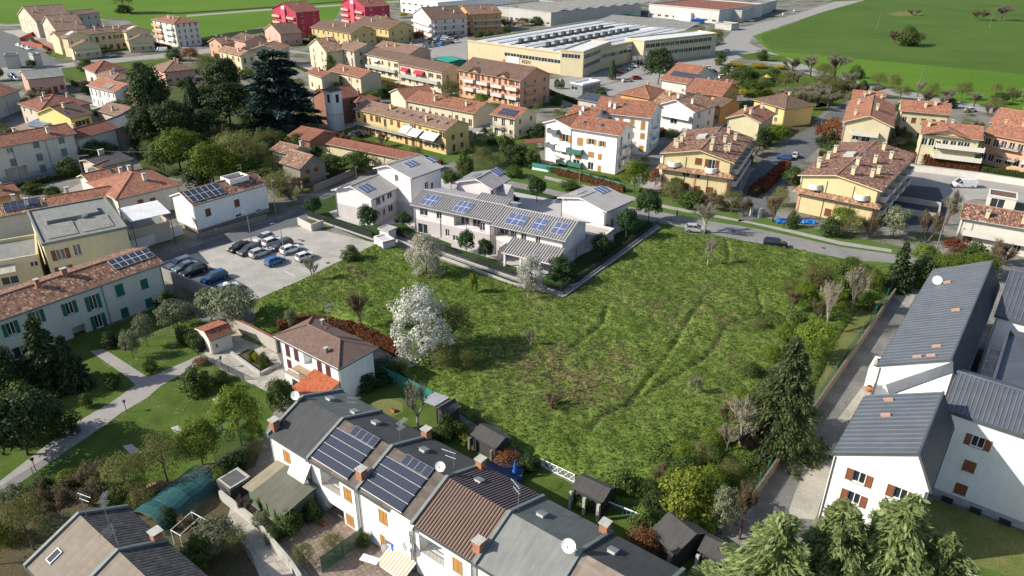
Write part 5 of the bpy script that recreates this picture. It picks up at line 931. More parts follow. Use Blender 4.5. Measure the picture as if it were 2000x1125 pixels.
gg = building('little garden house with rusty tile roof against the plot wall', (381, 652), (410, 675), (449, 650), 2.6, 'y', pitch=.25, rp=.75, ov=.3, wall=IVORY, rmat=rooftile('rusty_tiles', (.30, .12, .07), .25), wins={'r': [(.5, .9, .4, .6, 'plain'), (2.2, .05, .9, 1.9, 'shut')]}, cat='garden house', name='garden_house', chim=0)
# ---------------------------------------------------------------- ground
def poly(name, mat, px, z, kind='structure', **kw):
    m = MB(); m.face([G(*p, z) for p in px]); o = m.obj(name, [mat], **kw); o['kind'] = kind
    if (o.data.polygons[0].normal.z < 0): o.data.flip_normals()
    bm = bmesh.new(); bm.from_mesh(o.data); bmesh.ops.triangulate(bm, faces=bm.faces, ngon_method='EAR_CLIP'); bm.to_mesh(o.data); bm.free(); return o
FIELD = groundmat('field_green', [(.075, .15, .014), (.09, .175, .018), (.11, .19, .024)], .012, 1.2, bumpd=.05)
FIELD2 = groundmat('field_deep_green', [(.055, .10, .018), (.07, .125, .022), (.09, .135, .032)], .02, 1.2, bumpd=.05)
LAWN = groundmat('lawn', [(.045, .08, .014), (.075, .12, .022), (.11, .145, .04)], .25, 5); NEWLAWN = groundmat('new_lawn', [(.03, .06, .016), (.045, .08, .022)], .3, 7, bumpd=.03)
DRYL = groundmat('dry_lawn', [(.09, .125, .03), (.14, .155, .05), (.20, .19, .085)], .3, 5); VERGE = groundmat('verge', [(.05, .10, .02), (.08, .14, .03), (.12, .14, .05)], .35, 4)
TOWN = groundmat('town_ground', [(.06, .085, .03), (.09, .11, .05), (.18, .17, .15), (.24, .23, .21), (.20, .19, .17)], .09, 2, bumpd=.02)
ASPH = paving('old_asphalt', (.24, .235, .225), (60, 60), .0, .03, 0, 1, .25); ASPH2 = paving('dark_asphalt', (.13, .135, .14), (60, 60), .0, .03, 0, 1, .25); ROADL = paving('light_road', (.30, .29, .27), (60, 60), .0, .03, 0, 1, .2)
SLABS = paving('concrete_slabs', (.41, .395, .355), (7.5, 5), .014, .07, R(-57), .5, .3); PATHM = paving('path_gravel', (.33, .31, .29), (60, 60), 0, .05, 0, 1, .15); WALK = paving('walkway_pavers', (.30, .28, .27), (1.2, .6), .03, .12, R(-32), .7, .15)
YARD = paving('yard_tiles', (.30, .235, .19), (.5, .5), .05, .15, R(-38), .7, .3); YARDL = paving('light_terrace_slabs', (.42, .39, .34), (1.2, 1.2), .03, .15, R(-38), .7, .3); ALLEY = paving('alley_concrete', (.19, .185, .18), (50, 50), 0, .05, 0, 1, .45); ALLEYL = paving('alley_apron', (.36, .34, .29), (3, 3), .02, .1, R(40), .7, .3)
SOIL = groundmat('garden_soil', [(.06, .05, .03), (.10, .08, .05), (.06, .09, .03)], .5, 5)
for m_ in (FIELD, FIELD2):                 # drilled rows and tramlines of the crop
    t = m_.node_tree; b_ = t.nodes['Principled BSDF']; src = b_.inputs[0].links[0].from_socket; mp_ = N(t, 'Mapping'); mp_.inputs['Rotation'].default_value = (0, 0, R(8)); mp_.inputs['Scale'].default_value = (.012, .35, 1); t.links.new(worldpos(t), mp_.inputs[0])
    t.links.new(mixc(t, src, ramp(t, noise(t, mp_.outputs[0], 1, 5, .7), [(.3, (.82, .84, .8)), (.5, (1, 1, 1)), (.7, (1.15, 1.1, 1.1))]), mode='MULTIPLY', f=1), b_.inputs[0])
m = MB(); s = 3000; m.face([(-s, -300, 0), (s, -300, 0), (s, 2*s, 0), (-s, 2*s, 0)]); m.obj('ground', [FIELD], kind='structure')
poly('town_ground', TOWN, [(-600, 80), (0, 66), (30, 62), (230, 48), (290, 78), (400, 88), (500, 62), (640, 50), (660, 18), (775, 8), (940, -30), (1500, -60), (1640, -30), (1560, 28), (1462, 62), (1500, 96), (1560, 118), (1680, 150), (1780, 172), (2000, 200), (2600, 260), (3400, 1700), (-1400, 1700)], .004)
poly('field', FIELD2, [(1640, -25), (1560, 28), (1474, 62), (1500, 90), (1560, 95), (2000, 128), (2600, 175), (2900, -40)], .006)
poly('field_track', groundmat('track', [(.28, .27, .24), (.34, .33, .28)], .1, 2), [(-100, 66), (0, 64), (0, 67), (-100, 70)], .012)
for a in ([(355, 41), (500, 27), (660, 14), (770, 5), (770, 8), (660, 17), (500, 30), (355, 44)], [(0, 66), (60, 62), (60, 65), (0, 69)]): poly('field_track', groundmat('track', [(.28, .27, .24), (.34, .33, .28)], .1, 2), a, .014)
poly('ditch', groundmat('ditch', [(.015, .02, .01), (.04, .05, .02)], .2, 2), [(380, 85), (440, 73), (515, 62), (515, 70), (440, 84), (385, 102)], .02)
poly('ditch', groundmat('ditch', [(.015, .02, .01), (.04, .05, .02)], .2, 2), [(245, 37), (340, 36), (500, 23), (700, 4), (700, 6), (500, 25.5), (340, 39), (245, 42)], .012)
# roads
GARD = groundmat('overgrown_garden', [(.04, .055, .02), (.07, .09, .03), (.10, .10, .055)], .2, 3)
poly('overgrown_garden', GARD, [(250, 215), (330, 180), (470, 175), (600, 200), (620, 262), (660, 300), (730, 320), (740, 335), (680, 345), (600, 385), (540, 395), (510, 362), (350, 362), (280, 350), (250, 300)], .0095)
poly('overgrown_garden', GARD, [(880, 300), (960, 255), (1040, 260), (1056, 325), (960, 345), (890, 335)], .0096)
poly('verge', VERGE, [(975, 335), (1060, 318), (1215, 350), (1300, 378), (1760, 470), (1760, 520), (1560, 480), (1440, 462), (1290, 440), (1200, 408), (1060, 380), (960, 352)], .010)
poly('road', ASPH, [(985, 352), (1060, 366), (1215, 398), (1300, 411), (1373, 424), (1470, 437), (1560, 455), (1640, 471), (1760, 486), (1850, 500), (1850, 520), (1737, 500), (1660, 496), (1560, 478), (1453, 463), (1378, 448), (1300, 432), (1180, 412), (1040, 384), (975, 368)], .018)
poly('footpath', PATHM, [(1060, 342), (1217, 376), (1300, 396), (1358, 406), (1430, 419), (1527, 436), (1640, 460), (1740, 474), (1740, 480), (1640, 467), (1560, 449), (1462, 428), (1358, 412), (1300, 402), (1200, 380), (1060, 348)], .018)
poly('road', ASPH2, [(310, 520), (400, 484), (480, 454), (560, 430), (620, 395), (700, 352), (760, 330), (820, 318), (985, 352), (975, 366), (880, 345), (800, 345), (720, 362), (660, 385), (600, 412), (590, 440), (560, 452), (470, 480), (400, 505), (340, 530)], .014)
poly('road', ASPH2, [(1462, 330), (1530, 270), (1580, 235), (1618, 205), (1650, 185), (1665, 192), (1650, 215), (1625, 250), (1560, 310), (1500, 380), (1478, 420), (1440, 425), (1440, 380)], .018)
poly('road', ROADL, [(1050, 190), (1130, 175), (1230, 150), (1280, 135), (1330, 112), (1385, 88), (1408, 68), (1425, 50), (1470, 38), (1540, 20), (1620, -8), (1680, -12), (1600, 12), (1520, 40), (1462, 62), (1455, 76), (1480, 88), (1550, 110), (1560, 122), (1500, 116), (1440, 105), (1420, 112), (1400, 132), (1370, 150), (1300, 165), (1200, 180), (1100, 205)], .014)
poly('road', ROADL, [(1500, 96), (1560, 116), (1640, 142), (1740, 160), (1860, 182), (2000, 203), (2200, 225), (2200, 232), (1990, 214), (1850, 193), (1720, 170), (1620, 152), (1540, 124)], .016)
poly('roundabout_island', LAWN, [(1432, 100), (1470, 94), (1520, 100), (1545, 112), (1500, 112), (1450, 108)], .03)
poly('lawn', LAWN, [(1400, 118), (1500, 120), (1560, 130), (1650, 160), (1640, 190), (1590, 200), (1500, 190), (1420, 172), (1390, 150)], .012)
poly('lawn', LAWN, [(1545, 205), (1600, 190), (1615, 196), (1585, 222), (1550, 225)], .012)
poly('road', ROADL, [(-50, 150), (60, 150), (140, 135), (250, 124), (400, 105), (470, 95), (600, 110), (600, 114), (470, 100), (400, 114), (260, 130), (150, 146), (80, 158), (0, 172), (-50, 175)], .016)
poly('road', ASPH2, [(-20, 75), (20, 85), (60, 108), (110, 138), (90, 146), (-20, 150)], .014)
poly('lawn', LAWN, [(112, 148), (180, 141), (240, 134), (300, 128), (330, 124), (345, 132), (290, 150), (160, 170), (120, 175)], .02)
poly('forecourt', ROADL, [(1010, 160), (1132, 146), (1210, 128), (1380, 62), (1400, 70), (1380, 92), (1300, 125), (1240, 142), (1130, 172), (1090, 185), (1010, 182)], .010)
poly('forecourt', ROADL, [(815, 75), (905, 70), (905, 125), (860, 125), (820, 110), (790, 90)], .010)
poly('forecourt', PATHM, [(1750, 310), (1850, 318), (2050, 345), (2050, 385), (1900, 372), (1860, 385), (1780, 350), (1740, 330)], .014)
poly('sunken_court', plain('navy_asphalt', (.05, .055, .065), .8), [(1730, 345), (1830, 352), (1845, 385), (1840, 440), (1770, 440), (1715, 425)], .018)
YM = [LAWN, YARDL, PATHM, SOIL, LAWN, ASPH, VERGE, YARD]
for i, o_ in enumerate([o_ for o_ in list(bpy.data.objects) if o_.type == 'EMPTY' and o_.get('category') in ('house', 'villa', 'terrace', 'farmhouse', 'apartment building', 'apartment block') and o_.location.y > 148 and o_.location.y < 420]):
    if 'lilac' in o_['label'] or 'bay' in o_['label']: continue
    W_, D_ = BD[o_.name]; q_ = 3.0+(i*37 % 5)*.6; zz = .0045+i*.0002; M_ = Matrix.Translation((o_.location.x, o_.location.y, zz)) @ Matrix.Rotation(o_.rotation_euler.z, 4, 'Z'); m = MB(); m.face([M_ @ Vector(p) for p in ((-q_, -q_-2, 0), (W_+q_, -q_-2, 0), (W_+q_, D_+q_, 0), (-q_, D_+q_, 0))]); m.obj('yard', [YM[i*5 % 8]], kind='structure')
    YARDS.append((o_, W_, D_, q_))
# parking lot
poly('parking_lot', SLABS, [(296, 528), (395, 502), (470, 478), (560, 452), (600, 450), (735, 480), (700, 498), (650, 522), (600, 548), (505, 592), (480, 600), (400, 588), (316, 556)], .030)
poly('drain_strip', DKMET, [(316, 528.5), (372, 504), (373, 505), (317, 530)], .036)
for a in ([(480, 501), (520, 518), (521, 517.2), (481, 500.2)], [(556, 538), (575, 547), (576, 546), (557, 537)], [(592, 512), (618, 526), (619, 525), (593, 511)]): poly('bay_line', plain('line_white', (.55, .54, .5), .8), a, .036)
# lower garage ramp with parked cars
poly('ramp', ASPH2, [(318, 540), (364, 514), (372, 512), (480, 566), (497, 578), (470, 600), (420, 592), (322, 558)], .036)
# new plot
poly('new_lawn', NEWLAWN, [(592, 408), (640, 392), (700, 360), (830, 340), (880, 345), (1060, 376), (1200, 410), (1286, 438), (1100, 578), (1000, 552), (760, 470), (720, 478), (600, 428)], .024)
poly('paved_court', plain('pale_court', (.40, .385, .38), .9), [(652, 432), (700, 446), (790, 440), (800, 450), (880, 478), (880, 484), (960, 506), (1060, 540), (1100, 510), (1190, 470), (1215, 440), (1180, 400), (1060, 385), (860, 350), (770, 380), (640, 420)], .030)
poly('walkway', WALK, [(757, 466), (1000, 546), (1102, 578), (1285, 438), (1278, 434), (1097, 566), (1000, 536), (762, 458)], .036)
for a in ([(700, 362), (760, 350), (800, 375), (720, 392)], [(770, 448), (805, 455), (802, 468), (768, 460)], [(800, 470), (892, 492), (890, 500), (800, 478)], [(920, 502), (1000, 524), (998, 534), (915, 512)], [(1105, 520), (1180, 478), (1230, 470), (1110, 555), (1080, 545)], [(1190, 462), (1215, 440), (1275, 432), (1232, 462)]): poly('new_lawn', NEWLAWN, a, .040)
# left park
poly('lawn', LAWN, [(-200, 700), (0, 690), (200, 660), (330, 600), (400, 640), (470, 700), (560, 760), (520, 860), (440, 900), (330, 960), (150, 990), (0, 1050), (-200, 1100)], .012)
poly('park_path', PATHM, [(178, 700), (205, 695), (290, 748), (310, 742), (380, 710), (400, 700), (410, 712), (352, 745), (318, 765), (290, 790), (240, 820), (215, 840), (0, 992), (-80, 1030), (-80, 1000), (0, 962), (150, 842), (220, 800), (268, 765), (255, 752)], .024)
poly('terrace', YARDL, [(400, 690), (425, 672), (470, 660), (545, 700), (560, 735), (640, 765), (660, 790), (600, 800), (540, 780), (480, 752), (440, 735), (405, 712)], .024)
poly('planting_bed', SOIL, [(460, 705), (487, 690), (545, 722), (540, 730), (513, 738)], .04)
for a in ([(418, 789), (434, 787), (445, 798), (432, 804)], [(338, 847), (352, 842), (364, 851), (350, 858)], [(245, 884), (262, 880), (281, 894), (262, 902)]): poly('stone_cover', CONC, a, .05)
# gardens round the terrace
poly('back_gardens', LAWN, [(690, 760), (740, 735), (830, 775), (900, 820), (940, 850), (1130, 945), (1250, 1005), (1450, 1100), (1400, 1160), (1200, 1060), (980, 930), (820, 850), (760, 815), (700, 790)], .024)
poly('dry_grass_circle', DRYL, [(728, 790), (760, 780), (790, 790), (792, 808), (770, 818), (738, 808)], .030)
poly('front_yards', YARD, [(480, 930), (560, 900), (650, 950), (1000, 1180), (600, 1200), (480, 1010)], .024)
poly('lane', YARDL, [(462, 985), (520, 1030), (610, 1125), (660, 1200), (540, 1200), (500, 1090), (450, 1030)], .030)
poly('allotment_soil', SOIL, [(120, 950), (290, 960), (420, 930), (470, 880), (520, 870), (480, 1000), (460, 1040), (560, 1200), (-100, 1200), (0, 1010)], .020)
# right alley, lawns
poly('alley', ALLEY, [(1742, 565), (1790, 560), (1760, 620), (1735, 690), (1690, 760), (1650, 860), (1615, 960), (1590, 1010), (1480, 1010), (1475, 975), (1560, 850), (1640, 720), (1690, 640)], .024)
poly('alley_apron', ALLEYL, [(1718, 680), (1735, 690), (1700, 765), (1680, 800), (1650, 815), (1640, 808), (1690, 740)], .030)
poly('alley_apron', ALLEYL, [(1590, 890), (1640, 850), (1620, 940), (1600, 1005), (1545, 1000), (1560, 950)], .030)
poly('alley_apron', ALLEYL, [(1745, 566), (1790, 560), (1775, 590)], .030)
poly('lawn', DRYL, [(1620, 600), (1740, 560), (1738, 575), (1600, 790), (1520, 870), (1480, 960), (1400, 1000), (1400, 940), (1500, 830), (1560, 720)], .018)
poly('lawn', DRYL, [(1780, 1040), (1830, 960), (2100, 1050), (2100, 1200), (1950, 1200), (1900, 1125), (1820, 1070)], .018)
poly('lawn', VERGE, [(1860, 1075), (1960, 1100), (2010, 1125), (1990, 1140), (1900, 1105)], .022); poly('garden_path', plain('white_path', (.55, .54, .5), .9), [(1785, 1045), (1830, 1075), (1990, 1135), (1990, 1150), (1820, 1090), (1775, 1055)], .03)

# ---------------------------------------------------------------- the rough meadow
MP = [(505, 594), (600, 549), (652, 523), (700, 499), (742, 476), (1000, 556), (1102, 582), (1190, 515), (1288, 441), (1345, 452), (1453, 465), (1560, 480), (1660, 499), (1760, 518), (1750, 552), (1735, 565), (1680, 590), (1640, 650), (1600, 740), (1560, 810), (1490, 900), (1420, 960), (1410, 1040), (1370, 1065), (1300, 1030), (1225, 990), (1180, 965), (1120, 935), (1000, 872), (905, 812), (850, 775), (770, 728), (790, 700), (700, 640), (640, 625), (560, 655), (520, 690), (470, 670), (500, 630)]
mp = np.array([G(*p)[:2] for p in MP]); x0, y0 = mp.min(0); x1, y1 = mp.max(0); st = .29
def inside(X, Y, poly_):
    r = np.zeros(X.shape, bool); n = len(poly_)
    for i in range(n):
        (ax, ay), (bx, by) = poly_[i], poly_[(i+1) % n]; c = ((ay > Y) != (by > Y)) & (X < (bx-ax)*(Y-ay)/(by-ay+1e-12)+ax); r ^= c
    return r
def vnoise(X, Y, s, seed):
    rg = np.random.RandomState(seed); g = rg.rand(256, 256); u = X/s; v = Y/s; i = np.floor(u).astype(int); j = np.floor(v).astype(int); a = u-i; b = v-j; a = a*a*(3-2*a); b = b*b*(3-2*b)
    q = lambda i, j: g[i % 256, j % 256]
    return (q(i, j)*(1-a)+q(i+1, j)*a)*(1-b)+(q(i, j+1)*(1-a)+q(i+1, j+1)*a)*b
def segd(X, Y, pts):
    d = np.full(X.shape, 1e9)
    for (ax, ay), (bx, by) in zip(pts[:-1], pts[1:]):
        t = np.clip(((X-ax)*(bx-ax)+(Y-ay)*(by-ay))/((bx-ax)**2+(by-ay)**2+1e-9), 0, 1); d = np.minimum(d, np.hypot(X-ax-t*(bx-ax), Y-ay-t*(by-ay)))
    return d
nx, ny = int((x1-x0)/st)+1, int((y1-y0)/st)+1; X, Y = np.meshgrid(x0+st*np.arange(nx), y0+st*np.arange(ny), indexing='ij')
edge = segd(X, Y, [tuple(p) for p in mp]+[tuple(mp[0])]); ins = inside(X, Y, [tuple(p) for p in mp])
def warp(X, Y): return X+1.3*vnoise(X, Y, 3, 51), Y+1.3*vnoise(X, Y, 3, 52)
def mheight(X, Y):
    Xw, Yw = warp(X, Y)
    h = .26*vnoise(Xw, Yw, 1.3, 3)+.17*vnoise(Xw, Yw, .65, 4)+.26*vnoise(Xw, Yw, 3.0, 5)+.25*vnoise(X, Y, 14, 6)
    return h
tr1 = [tuple(G(*p)[:2]) for p in [(1478, 560), (1488, 595), (1487, 610), (1425, 632), (1412, 645), (1405, 665), (1382, 695), (1340, 723), (1290, 755), (1240, 785), (1180, 815), (1160, 840)]]
tr2 = [tuple(G(*p)[:2]) for p in [(1375, 585), (1350, 615), (1320, 670), (1295, 710), (1260, 755), (1230, 790)]]
tr3 = [tuple(G(*p)[:2]) for p in [(1185, 600), (1180, 632), (1155, 655), (1120, 680)]]
tr4 = [tuple(G(*p)[:2]) for p in [(1415, 462), (1422, 490), (1420, 515)]]
H = mheight(X, Y)+.12
for t_ in (tr1, tr2, tr3, tr4): H -= .36*np.exp(-(segd(X, Y, t_)/.42)**2)
H *= np.clip(edge/1.2, 0, 1); H += .03
dry = np.zeros(X.shape)
for (px, py, r, k) in ((1080, 720, 9, .9), (1150, 740, 8, .85), (1190, 715, 6, .7), (1165, 785, 5, .5), (1090, 590, 7, .5), (1280, 600, 7, .45), (1360, 610, 9, .55), (1400, 570, 7, .35), (1430, 500, 10, .25), (690, 545, 5, .6), (640, 585, 5, .4), (960, 600, 5, .25), (1300, 560, 12, .25), (1430, 800, 8, .35), (1480, 720, 8, .35)):
    g = G(px, py); dry = np.maximum(dry, k*np.exp(-(np.hypot(X-g.x, (Y-g.y))/r)**2))
dry = np.clip(.62*dry*(.15+1.5*vnoise(X, Y, 2.0, 9)*vnoise(X, Y, .7, 10)*1.9), 0, .85); dry = np.maximum(dry, .55*np.exp(-(segd(X, Y, tr1)/.9)**2)*vnoise(X, Y, 3, 12))
idx = -np.ones(X.shape, int); cell = ins[:-1, :-1] & ins[1:, :-1] & ins[1:, 1:] & ins[:-1, 1:]
use = np.zeros(X.shape, bool)
for a, b in ((0, 0), (1, 0), (1, 1), (0, 1)): use[a:a+nx-1, b:b+ny-1] |= cell
idx[use] = np.arange(use.sum()); vs = np.stack([X[use], Y[use], H[use]], 1); ci, cj = np.nonzero(cell)
fs = np.stack([idx[ci, cj], idx[ci+1, cj], idx[ci+1, cj+1], idx[ci, cj+1]], 1)
me = bpy.data.meshes.new('meadow'); me.from_pydata(vs.tolist(), [], fs.tolist()); me.polygons.foreach_set('use_smooth', [True]*len(fs))
at = me.attributes.new('dry', 'FLOAT', 'POINT'); at.data.foreach_set('value', dry[use].astype(np.float32))
MEAD = groundmat('meadow', [(.08, .135, .020), (.105, .165, .028), (.135, .195, .040), (.17, .21, .062)], .14, 2.4, bumpd=.10, attr='dry', attrcol=(.20, .155, .08))
o = link('meadow', me, None, MEAD); tag(o, kind='structure')
poly('meadow_edge', SOIL, MP, .012)
# grass blades over the meadow
rg = np.random.RandomState(5); pts = []
nT = 62000; px_ = rg.uniform(x0, x1, nT*3); py_ = rg.uniform(y0, y1, nT*3); k = inside(px_, py_, [tuple(p) for p in mp]); px_, py_ = px_[k][:nT], py_[k][:nT]
ii = np.clip(((px_-x0)/st).round().astype(int), 0, nx-1); jj = np.clip(((py_-y0)/st).round().astype(int), 0, ny-1); hz = H[ii, jj]; dr = dry[ii, jj]
keep = hz > .18; px_, py_, hz, dr = px_[keep], py_[keep], hz[keep], dr[keep]; n = len(px_)
def tufts(name, px_, py_, hz, scale, mat, label=None):
    n = len(px_); ang = rg.uniform(0, 6.28, (n, 3)); L = rg.uniform(.14, .34, (n, 3))*scale; lean = rg.uniform(.2, .9, (n, 3))*L; wd = .05*scale
    base = np.stack([px_, py_, hz-.04], 1)[:, None, :]; dx, dy = np.cos(ang), np.sin(ang)
    s = np.stack([-dy*wd, dx*wd, 0*dx], 2); off = rg.normal(0, .07*scale, (n, 3, 2)); b = base+np.concatenate([off, np.zeros((n, 3, 1))], 2)
    tip = b+np.stack([dx*lean, dy*lean, L], 2); V = np.stack([b-s, b+s, tip], 2).reshape(-1, 3); Fc = np.arange(len(V)).reshape(-1, 3)
    me = bpy.data.meshes.new(name); me.vertices.add(len(V)); me.vertices.foreach_set('co', V.ravel().astype(np.float32)); me.loops.add(len(V)); me.loops.foreach_set('vertex_index', Fc.ravel().astype(np.int32)); me.polygons.add(len(Fc)); me.polygons.foreach_set('loop_start', np.arange(0, len(V), 3, dtype=np.int32)); me.update(calc_edges=True); me.validate()
    o = link(name, me, None, mat); tag(o, label, 'grass', None, 'stuff'); return o
GR = leafmat('grass_blades', [(.085, .145, .025), (.12, .19, .035), (.16, .23, .055), (.19, .23, .08)], .4); GRD = leafmat('dry_grass_blades', [(.22, .18, .10), (.15, .14, .06), (.10, .13, .04)], .3)
kd = dr > .30; tufts('meadow_grass', px_[~kd], py_[~kd], hz[~kd], 1.0, GR, 'rough green grass tussocks covering the central meadow'); tufts('dry_meadow_grass', px_[kd], py_[kd], hz[kd], 1.1, GRD, 'straw coloured grass on the bald patches of the meadow')

# ---------------------------------------------------------------- walls and fences
def run(name, px, h, mat, th=.2, z=0.0, label=None, cat='wall', cap=None, zz=0, group=None):
    pts = [G(*p) for p in px]; t = empty(name, pts[0], 0, label, cat, group); o_ = pts[0]
    for a, b in zip(pts[:-1], pts[1:]):
        d = (b-a); L = d.length; M = Matrix.Translation(a-o_) @ Matrix.Rotation(math.atan2(d.y, d.x), 4, 'Z'); m = MB(); m.box((0, -th/2, zz), (L, th/2, h), 0, M); m.obj('wall_panel', [mat], t)
        if cap: m = MB(); m.box((-.05, -th/2-.06, h), (L+.05, th/2+.06, h+.07), 0, M); m.obj('coping', [cap], t)
    return t
def netmat(name, col, a):
    k = ('n', name)
    if k in MC: return MC[k]
    m, t, b = newmat(name); b.inputs[0].default_value = (*col, 1); b.inputs['Roughness'].default_value = .8; tr = N(t, 'BsdfTransparent'); mx = N(t, 'MixShader'); mx.inputs[0].default_value = a
    t.links.new(tr.outputs[0], mx.inputs[1]); t.links.new(b.outputs[0], mx.inputs[2]); t.links.new(mx.outputs[0], t.nodes['Material Output'].inputs[0]); MC[k] = m; return m
def fence(px, h, label, mat, pmat=DKMET, sp=2.5, base=0.0, bars=False, cat='fence', bmat=None):
    pts = [G(*p) for p in px]; t = empty('fence', pts[0], 0, label, cat); o_ = pts[0]
    for a, b in zip(pts[:-1], pts[1:]):
        d = (b-a); L = d.length; M = Matrix.Translation(a-o_) @ Matrix.Rotation(math.atan2(d.y, d.x), 4, 'Z')
        if base: m = MB(); m.box((0, -.07, 0), (L, .07, base), 0, M); m.obj('footing', [bmat or CONC], t)
        n = max(1, int(L/sp))
        if n > 40: n = 40
        pm = MB(); pm.box((-.03, -.03, base), (.03, .03, h+.05)); pme = pm.mesh('post', [pmat])
        for i in range(n+1): link('post', pme, t, None, M @ Matrix.Translation((L*i/n, 0, 0)))
        m = MB()
        if bars:
            k = int(L/.14)
            for i in range(k): x = L*i/k; m.face([M @ Vector(q) for q in ((x, 0, base), (x+.075, 0, base), (x+.075, 0, h), (x, 0, h))])
            m.box((0, -.02, h-.05), (L, .02, h), 0, M); m.obj('bars', [mat], t, kind='stuff')
        else: m.face([M @ Vector(q) for q in ((0, 0, base), (L, 0, base), (L, 0, h), (0, 0, h))]); m.obj('netting', [mat], t)
    return t
PLW = plain('plot_kerb', (.38, .365, .35), .9)
run('kerb_wall', [(748, 478), (757, 470), (1000, 556), (1102, 580)], .45, PLW, .25, label='long pale kerb wall along the walkway at the meadow side')
run('kerb_wall', [(1103, 580), (1287, 441)], .45, PLW, .25, label='pale kerb wall running from the plot corner up to the road')
run('kerb_wall', [(600, 432), (728, 474)], .35, PLW, .25, label='low kerb wall between the parking lot and the new garden')
fence([(600, 432), (725, 473)], 1.5, 'dark railing fence above the parking lot kerb', DKMET, base=.35, bars=True, bmat=PLW)
fence([(757, 462), (1000, 542), (1100, 572)], 1.3, 'thin dark fence along the inner walkway edge', DKMET, base=.25, bars=True, bmat=PLW)
fence([(1100, 574), (1283, 436)], 1.4, 'thin dark fence climbing the right edge of the plot', DKMET, base=.3, bars=True, bmat=PLW)
fence([(1035, 330), (1100, 340), (1215, 369)], 1.7, 'green mesh fence on white footing before the white apartment house', netmat('green_mesh', (.05, .30, .26), .75), GREENNET, base=.5, bmat=WHITEP)
run('boundary_wall', [(1475, 975), (1745, 566)], 1.5, plaster('stained_wall', (.20, .17, .13)), .22, label='stained concrete wall dividing the lawn and the alley')
fence([(1470, 970), (1738, 562)], 2.1, 'green wire fence along the top of the alley wall', netmat('green_wire', (.04, .12, .08), .35), GREENNET)
run('garden_wall', [(449, 652), (488, 668), (545, 697)], 2.3, plaster('garden_wall_plaster', (.42, .39, .34)), .25, label='grey plaster garden wall with rust capping beside the raised bed', cap=SHUTR)
run('bed_kerb', [(455, 702), (513, 742), (548, 722)], .5, PLW, .3, label='pale kerb round the raised planting bed', cat='kerb')
run('ramp_wall', [(314, 556), (398, 588), (430, 600)], 2.2, plaster('ramp_concrete', (.30, .29, .27)), .3, label='grey concrete wall holding up the lower parking bays', zz=0)
run('garage_ramp_wall', [(581, 446), (608, 459), (630, 450)], 1.5, plaster('ramp_wall_new', (.50, .47, .44)), .25, label='mauve wall of the ramp entrance beside the parking lot')
run('stone_wall', [(610, 382), (655, 362), (690, 345)], 1.5, plaster('stone_rubble', (.30, .24, .19)), .4, label='rubble stone wall along the shaded lane below the hedge')
run('lane_wall', [(440, 985), (505, 1035), (580, 1120), (600, 1150)], 1.2, plain('lane_wall_c', (.42, .40, .36), .9), .3, label='pale wall beside the lane in front of the terrace')
run('white_wall', [(1738, 316), (1900, 333), (2040, 352)], 1.6, IVORY, .25, label='pale wall below the red hedge along the court', cap=CONC)
fence([(930, 826), (985, 852)], 1.2, 'dark wooden rail fence behind the second yard shed', DKMET, bars=True)
wf = fence([(1063, 910), (1128, 940)], 1.1, 'white lattice fence panel beside the grey log shed', netmat('white_lattice', (.75, .75, .75), .12), WHITEP, sp=1.6)
pts = [G(1063, 910), G(1128, 940)]; d = pts[1]-pts[0]; L = d.length; M = Matrix.Rotation(math.atan2(d.y, d.x), 4, 'Z'); n = 6
for i in range(n):
    a, b = L*i/n, L*(i+1)/n; m = MB(); m.tube(M @ Vector((a, 0, .1)), M @ Vector((b, 0, 1.05)), .035, n=4); m.tube(M @ Vector((a, 0, 1.05)), M @ Vector((b, 0, .1)), .035, n=4); m.tube(M @ Vector((a, 0, 1.08)), M @ Vector((b, 0, 1.08)), .04, n=4); m.tube(M @ Vector((a, 0, .08)), M @ Vector((b, 0, .08)), .04, n=4); m.obj('lattice', [WHITEP], wf)
GN = netmat('green_shade_net', (.03, .22, .17), .85)
fence([(735, 735), (800, 765), (875, 800)], 1.8, 'turquoise shade net fence behind the first back garden', GN, sp=2)
fence([(640, 1125), (718, 1065)], 2.0, 'dark green net between two front yards', netmat('dark_green_net', (.015, .09, .05), .85), sp=2)
fence([(0, 1012), (150, 912)], 2.2, 'tall green wire fence along the park path', netmat('green_wire', (.04, .12, .08), .35), GREENNET, sp=4)
fence([(395, 712), (480, 752)], 1.0, 'thin dark handrail beside the villa steps', DKMET, bars=True)

for px, py in ((1430, 443), (1607, 474), (1308, 424), (640, 520), (590, 478)):
    b = G(px, py); m = MB(); m.tube((0, 0, .035), (0, 0, .05), .4, n=14); m.obj('manhole_cover', [plain('cast_iron', (.06, .06, .06), .6)], None, Matrix.Translation(b), 'dark round manhole cover set in the '+('road near the walker' if px == 1430 else 'road past the dark navy car' if px == 1607 else 'road by the plot corner' if px == 1308 else 'parking lot near the meadow tip' if px == 640 else 'parking lot behind the white cars'), 'manhole cover')
run('court_fence', [(32, 98), (60, 84), (76, 84), (108, 104)], 1.8, plain('orange_red_fence', (.36, .09, .05), .7), .15, label='orange red fence round the court of the beige complex', cat='fence')
run('court_fence', [(36, 104), (78, 110), (112, 118)], 1.6, plain('orange_red_fence', (.36, .09, .05), .7), .15, label='second orange red fence line nearer the left car park', cat='fence')
run('garden_wall', [(600, 300), (735, 322)], 1.6, STRAW, .2, label='cream garden wall below the long low wall building')
run('garden_wall', [(385, 478), (520, 436)], 1.0, plaster('rubble_base', (.26, .23, .19)), .3, label='low rubble wall at the foot of the white solar house')

run('low_wall', [(245, 508), (300, 488), (356, 468)], 2.0, IVORY, .25, label='white garden wall below the tan annex and canopy')
